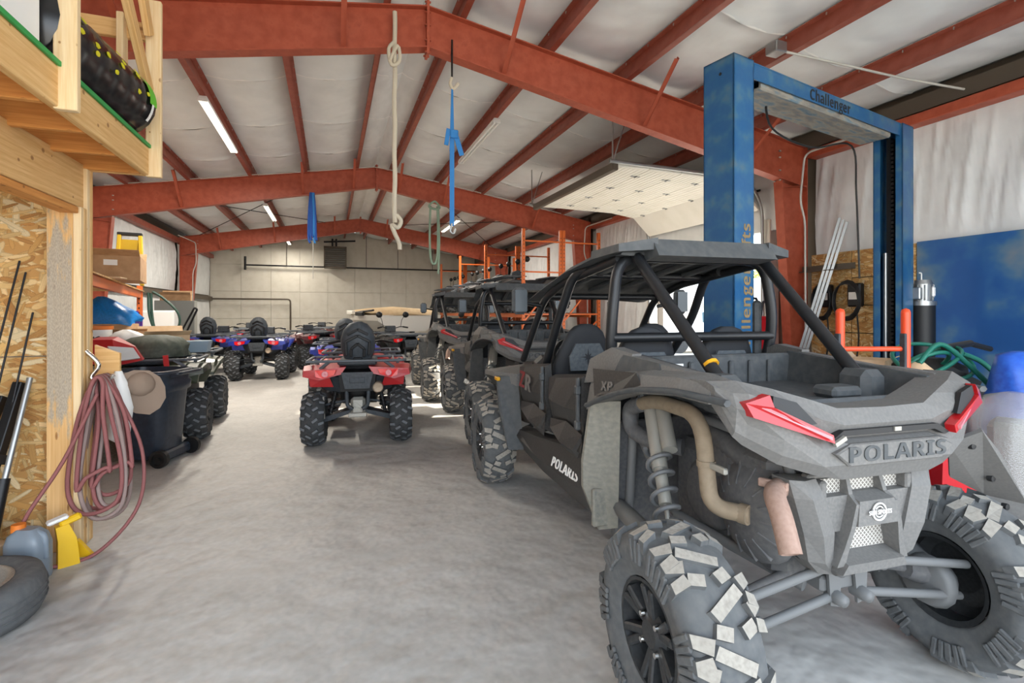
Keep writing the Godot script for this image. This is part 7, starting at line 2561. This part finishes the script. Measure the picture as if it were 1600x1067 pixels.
func boat():
	mottled("cover_tan", ["a58c68", "b39a76", "bfa883"], [0.0, 0.5, 1.0], 0.01, 1.0, 0.85, 0.0, 0.0, 86)
	plain("hull_white", "dedad0", 0.35)
	var o := thing("covered_boat", "white-hulled boat on a trailer under a tan cover by the end wall", "boat", W(1.75, 0, 16.6), 12)
	var b := MB.new()
	var rg := []
	for q in [[-2.2, 0.55, 1.05, 1.45], [-1.0, 1.0, 0.95, 1.42], [0.5, 1.05, 0.9, 1.42], [1.9, 0.98, 0.95, 1.42]]:
		rg.append([Vector3(-q[1], q[3], q[0]), Vector3(-q[1] * 0.95, q[3] - 0.16, q[0]), Vector3(-q[1] * 0.5, q[2], q[0]), Vector3(q[1] * 0.5, q[2], q[0]), Vector3(q[1] * 0.95, q[3] - 0.16, q[0]), Vector3(q[1], q[3], q[0])])
	b.loft(rg)
	part("hull", b, "hull_white", o)
	b = MB.new()
	rg = []
	for q in [[-2.1, 0.5, 1.5], [-1.2, 0.92, 1.64], [0.4, 0.98, 1.68], [1.75, 0.9, 1.62], [1.9, 0.8, 1.46]]:
		rg.append([Vector3(-q[1], 1.4, q[0]), Vector3(-q[1] * 0.85, q[2] - 0.06, q[0]), Vector3(0, q[2], q[0]), Vector3(q[1] * 0.85, q[2] - 0.06, q[0]), Vector3(q[1], 1.4, q[0])])
	b.loft(rg, true)
	part("cover", b, "cover_tan", o)
	b = MB.new()
	b.box(Vector3(-1.02, 1.5, -0.7), Vector3(0.1, 0.12, 0.7), Basis.IDENTITY, 0.01)
	part("cooler", b, "hull_white", o)
	b = MB.new()
	b.bar(Vector3(-1.05, 1.5, 0.1), Vector3(-1.0, 1.56, 1.7), 0.03)
	b.box(Vector3(-1.06, 1.46, 0.5), Vector3(0.08, 0.12, 0.8), Basis.IDENTITY, 0.02)
	part("outboard_rail", b, "black", o)
	b = MB.new()
	for s in [-1.0, 1.0]: b.box(Vector3(s * 0.6, 0.62, 0), Vector3(0.1, 0.1, 4.0))
	b.box(Vector3(0, 0.62, -1.9), Vector3(1.2, 0.1, 0.1)); b.box(Vector3(0, 0.62, 1.9), Vector3(1.2, 0.1, 0.1)); b.box(Vector3(0, 0.5, 0.6), Vector3(1.9, 0.08, 0.08))
	for s in [-1.0, 1.0]: b.box(Vector3(s * 0.5, 0.8, 0.6), Vector3(0.1, 0.3, 0.5))
	part("trailer", b, "blackmetal", o)
	for s in [-1.0, 1.0]:
		b = MB.new()
		b.turned(Vector3(s * 0.9, 0.3, 0.6), Vector3.RIGHT * s, [[0.0, 0.0], [0.18, 0.02], [0.3, 0.0], [0.3, 0.18], [0.18, 0.2], [0.0, 0.16]], 20)
		part("wheel", b, "rubber", o)

func yard():
	# what shows through the side door: ground, white tank, pickup, trees
	var b := MB.new()
	b.box(Vector3(0, -0.16, -5), Vector3(160, 0.1, 160))
	struct("ground", b, "gravel", "pale dusty yard ground outside the doors").name = "floor_yard"
	plain("tank_white", "f0eee8", 0.4)
	var o := thing("white_tank", "large white cylindrical tank on legs outside the side door", "tank", W(17.2, 0, 19.5), -35)
	b = MB.new()
	b.lathe(Vector3(-2.2, 2.35, 0), Vector3.RIGHT, [[0.0, -0.3], [0.4, -0.24], [0.68, -0.08], [0.75, 0.1], [0.75, 4.3], [0.68, 4.48], [0.4, 4.62], [0.0, 4.7]], 28)
	part("tank_shell", b, "tank_white", o)
	for x in [-1.5, 1.5]:
		b = MB.new()
		for s in [-1.0, 1.0]: b.beam(Vector3(x, -0.11, s * 0.6), Vector3(x, 1.9, s * 0.45), 0.1, 0.1)
		b.box(Vector3(x, 1.66, 0), Vector3(0.12, 0.1, 1.2))
		part("support", b, "galv", o)
	plain("paint_white", "f2f2f0", 0.25)
	plain("car_glass", "43616b", 0.08)
	var c := thing("parked_pickup", "white pickup truck parked outside the side door", "pickup", W(14.6, -0.11, 16.5), 60)
	b = MB.new()
	b.loft([[Vector3(-0.85, 0.45, 2.5), Vector3(-0.85, 1.0, 2.5), Vector3(0.85, 1.0, 2.5), Vector3(0.85, 0.45, 2.5)], [Vector3(-0.9, 0.4, 1.0), Vector3(-0.9, 1.1, 1.0), Vector3(0.9, 1.1, 1.0), Vector3(0.9, 0.4, 1.0)], [Vector3(-0.9, 0.4, -2.5), Vector3(-0.9, 1.1, -2.5), Vector3(0.9, 1.1, -2.5), Vector3(0.9, 0.4, -2.5)]])
	b.loft([[Vector3(-0.85, 1.1, 1.1), Vector3(-0.7, 1.12, 1.05), Vector3(0.7, 1.12, 1.05), Vector3(0.85, 1.1, 1.1)], [Vector3(-0.85, 1.1, 0.6), Vector3(-0.68, 1.75, 0.4), Vector3(0.68, 1.75, 0.4), Vector3(0.85, 1.1, 0.6)], [Vector3(-0.85, 1.1, -0.9), Vector3(-0.68, 1.75, -0.7), Vector3(0.68, 1.75, -0.7), Vector3(0.85, 1.1, -0.9)]])
	part("body", b, "paint_white", c)
	for s in [-1.0, 1.0]:
		b = MB.new()
		b.box(Vector3(s * 0.785, 1.42, -0.1), Vector3(0.03, 0.4, 1.0), Basis(Vector3.BACK, s * 0.25), 0.01)
		part("side_window", b, "car_glass", c)
		for z in [1.5, -1.5]:
			b = MB.new()
			b.turned(Vector3(s * 0.72, 0.36, z), Vector3.RIGHT * s, [[0.0, 0.0], [0.36, 0.0], [0.37, 0.2], [0.2, 0.22], [0.0, 0.2]], 20)
			part("wheel", b, "rubber", c)
	b = MB.new()
	b.box(Vector3(0, 1.42, 0.58), Vector3(1.3, 0.5, 0.03), Basis(Vector3.RIGHT, -0.45), 0.01)
	part("windscreen", b, "car_glass", c)
	# trees
	var lf := plain("leaf_yellow", "b9b35a", 0.8)
	lf.backlight_enabled = true
	lf.backlight = Color("6b6a2a")
	var lg := plain("leaf_green", "8a9a55", 0.8)
	lg.backlight_enabled = true
	lg.backlight = Color("4c5a26")
	plain("bark", "6d5a48", 0.9)
	var rr := RandomNumberGenerator.new()
	rr.seed = 12
	var spots := [[22.0, 27.0, "yellow-leaved tree beyond the white tank, leftmost through the door"], [26.0, 24.0, "broad autumn tree behind the white tank"], [27.5, 19.0, "autumn tree standing right of the white tank"], [24.5, 14.0, "yellow tree seen between the blue post and the column"], [30.0, 30.0, "farthest autumn tree through the side door"]]
	for k in spots.size():
		var t := thing("yard_tree", spots[k][2], "tree", W(spots[k][0], -0.11, spots[k][1]), 0, "trees beyond the yard")
		b = MB.new()
		b.tube([Vector3.ZERO, Vector3(0.1, 1.5, 0), Vector3(0.0, 3.2, 0.1), Vector3(0.2, 5.0, 0)], [0.22, 0.16, 0.11, 0.04], 8)
		for q in 7:
			var a := rr.randf() * TAU
			b.tube([Vector3(0.05, 1.6 + q * 0.4, 0.03), Vector3(cos(a) * 1.1, 2.6 + q * 0.45, sin(a) * 1.1)], [0.06, 0.02], 5)
		part("trunk", b, "bark", t)
		b = MB.new()
		for q in 2200:
			var dv := Vector3(rr.randfn(), rr.randfn(), rr.randfn()).normalized() * pow(rr.randf(), 0.4)
			var c0 := Vector3(dv.x * 2.4, 3.9 + dv.y * 2.2, dv.z * 2.4)
			var bs := Basis.from_euler(Vector3(rr.randf() * 6, rr.randf() * 6, rr.randf() * 6))
			var s := rr.randf_range(0.08, 0.15)
			b.quad(c0 + bs * Vector3(-s, 0, 0), c0 + bs * Vector3(0, s * 0.5, 0), c0 + bs * Vector3(s, 0, 0), c0 + bs * Vector3(0, -s * 0.5, 0))
		tag(part("foliage", b, "leaf_yellow" if k % 2 == 0 else "leaf_green", t), "", "", "", "stuff")

func vehicles():
	var a := make_utv("dusty dark grey four-seat off-road vehicle with roof, nearest on the right", true, true)
	a.position = W(1.855, 0, 1.462)
	a.rotation_degrees.y = -4.0
	var b := make_utv("dark two-seat off-road vehicle parked just ahead of the big four-seater", false, false)
	b.position = W(2.28, 0, 5.42)
	b.rotation_degrees.y = -4.0
	again(b, "dark two-seat off-road vehicle third in the line, beside the red quad", W(2.29, 0, 8.55), -4.0)
	var r := make_atv("red quad bike with a black backrest, standing alone in the aisle", "paint_red", true, true)
	r.position = W(0.30, 0, 6.1)
	r.rotation_degrees.y = -5.4
	var bl := make_atv("blue quad bike with a black backrest, right one of the blue pair", "paint_blue", true, false)
	bl.position = W(-1.5, 0, 12.5)
	bl.rotation_degrees.y = -4.0
	again(bl, "blue quad bike with a black backrest, left one of the blue pair by the cabinet", W(-2.75, 0, 13.9), -6.0)
	again(bl, "blue quad bike mostly hidden right behind the red quad", W(0.25, 0, 9.4), -3.0)
	var rd := make_atv("red quad bike without backrest, just right of the blue pair", "paint_maroon", false, false)
	rd.position = W(-0.25, 0, 14.7)
	rd.rotation_degrees.y = 20.0
	again(rd, "red quad bike in the back row before the end wall", W(-0.5, 0, 18.5), -10.0)
	again(rd, "dark red quad bike at the left of the back row", W(-2.4, 0, 18.2), 10.0)
	var bk := make_atv("black quad bike parked in front of the tan covered boat", "paint_black", false, false)
	add_mirrors(bk)
	bk.position = W(1.75, 0, 12.6)
	bk.rotation_degrees.y = 15.0
	again(bk, "black quad bike at the back between the boat and the blue quad", W(0.9, 0, 19.0), -15.0)
	var g := make_atv("drab green quad bike loaded with boxes, behind the wheeled bin", "paint_green", false, true)
	g.position = W(-1.96, 0, 6.9)
	g.rotation_degrees.y = 2.0
	# machines stored up on the racks
	var wheres := [[5.2, 13.0, 90, "black quad bike with round mirrors on the aisle rack, nearest bay, front"], [5.2, 14.5, 90, "black quad bike with round mirrors on the aisle rack, nearest bay, back"], [5.2, 16.4, 90, "black quad bike with round mirrors on the aisle rack, second bay, front"], [5.2, 17.9, 90, "black quad bike with round mirrors on the aisle rack, second bay, back"], [5.2, 20.0, 90, "black quad bike with round mirrors on the aisle rack, third bay, front"], [5.2, 21.4, 90, "black quad bike with round mirrors on the aisle rack, third bay, back"]]
	for q in wheres:
		again(bk, q[3], W(q[0] + 0.66, 1.69 - 0.2, q[1]), q[2])
	again(rd, "dark red quad bike on the floor under the nearest rack bay", W(6.25, 0, 13.9), 90)
	again(rd, "dark red quad bike on the floor under the second rack bay", W(6.25, 0, 17.2), 90)
	again(bk, "black quad bike on the floor beside the third off-road vehicle", W(3.75, 0, 12.5), 4)

func _ready():
	rng.seed = 4242
	camera_and_light()
	make_materials()
	setting()
	wheel_materials()
	utv_materials()
	atv_materials()
	vehicles()
	mezzanine()
	lift()
	pallet_racks()
	left_foreground()
	left_clutter()
	right_side()
	boat()
	yard()
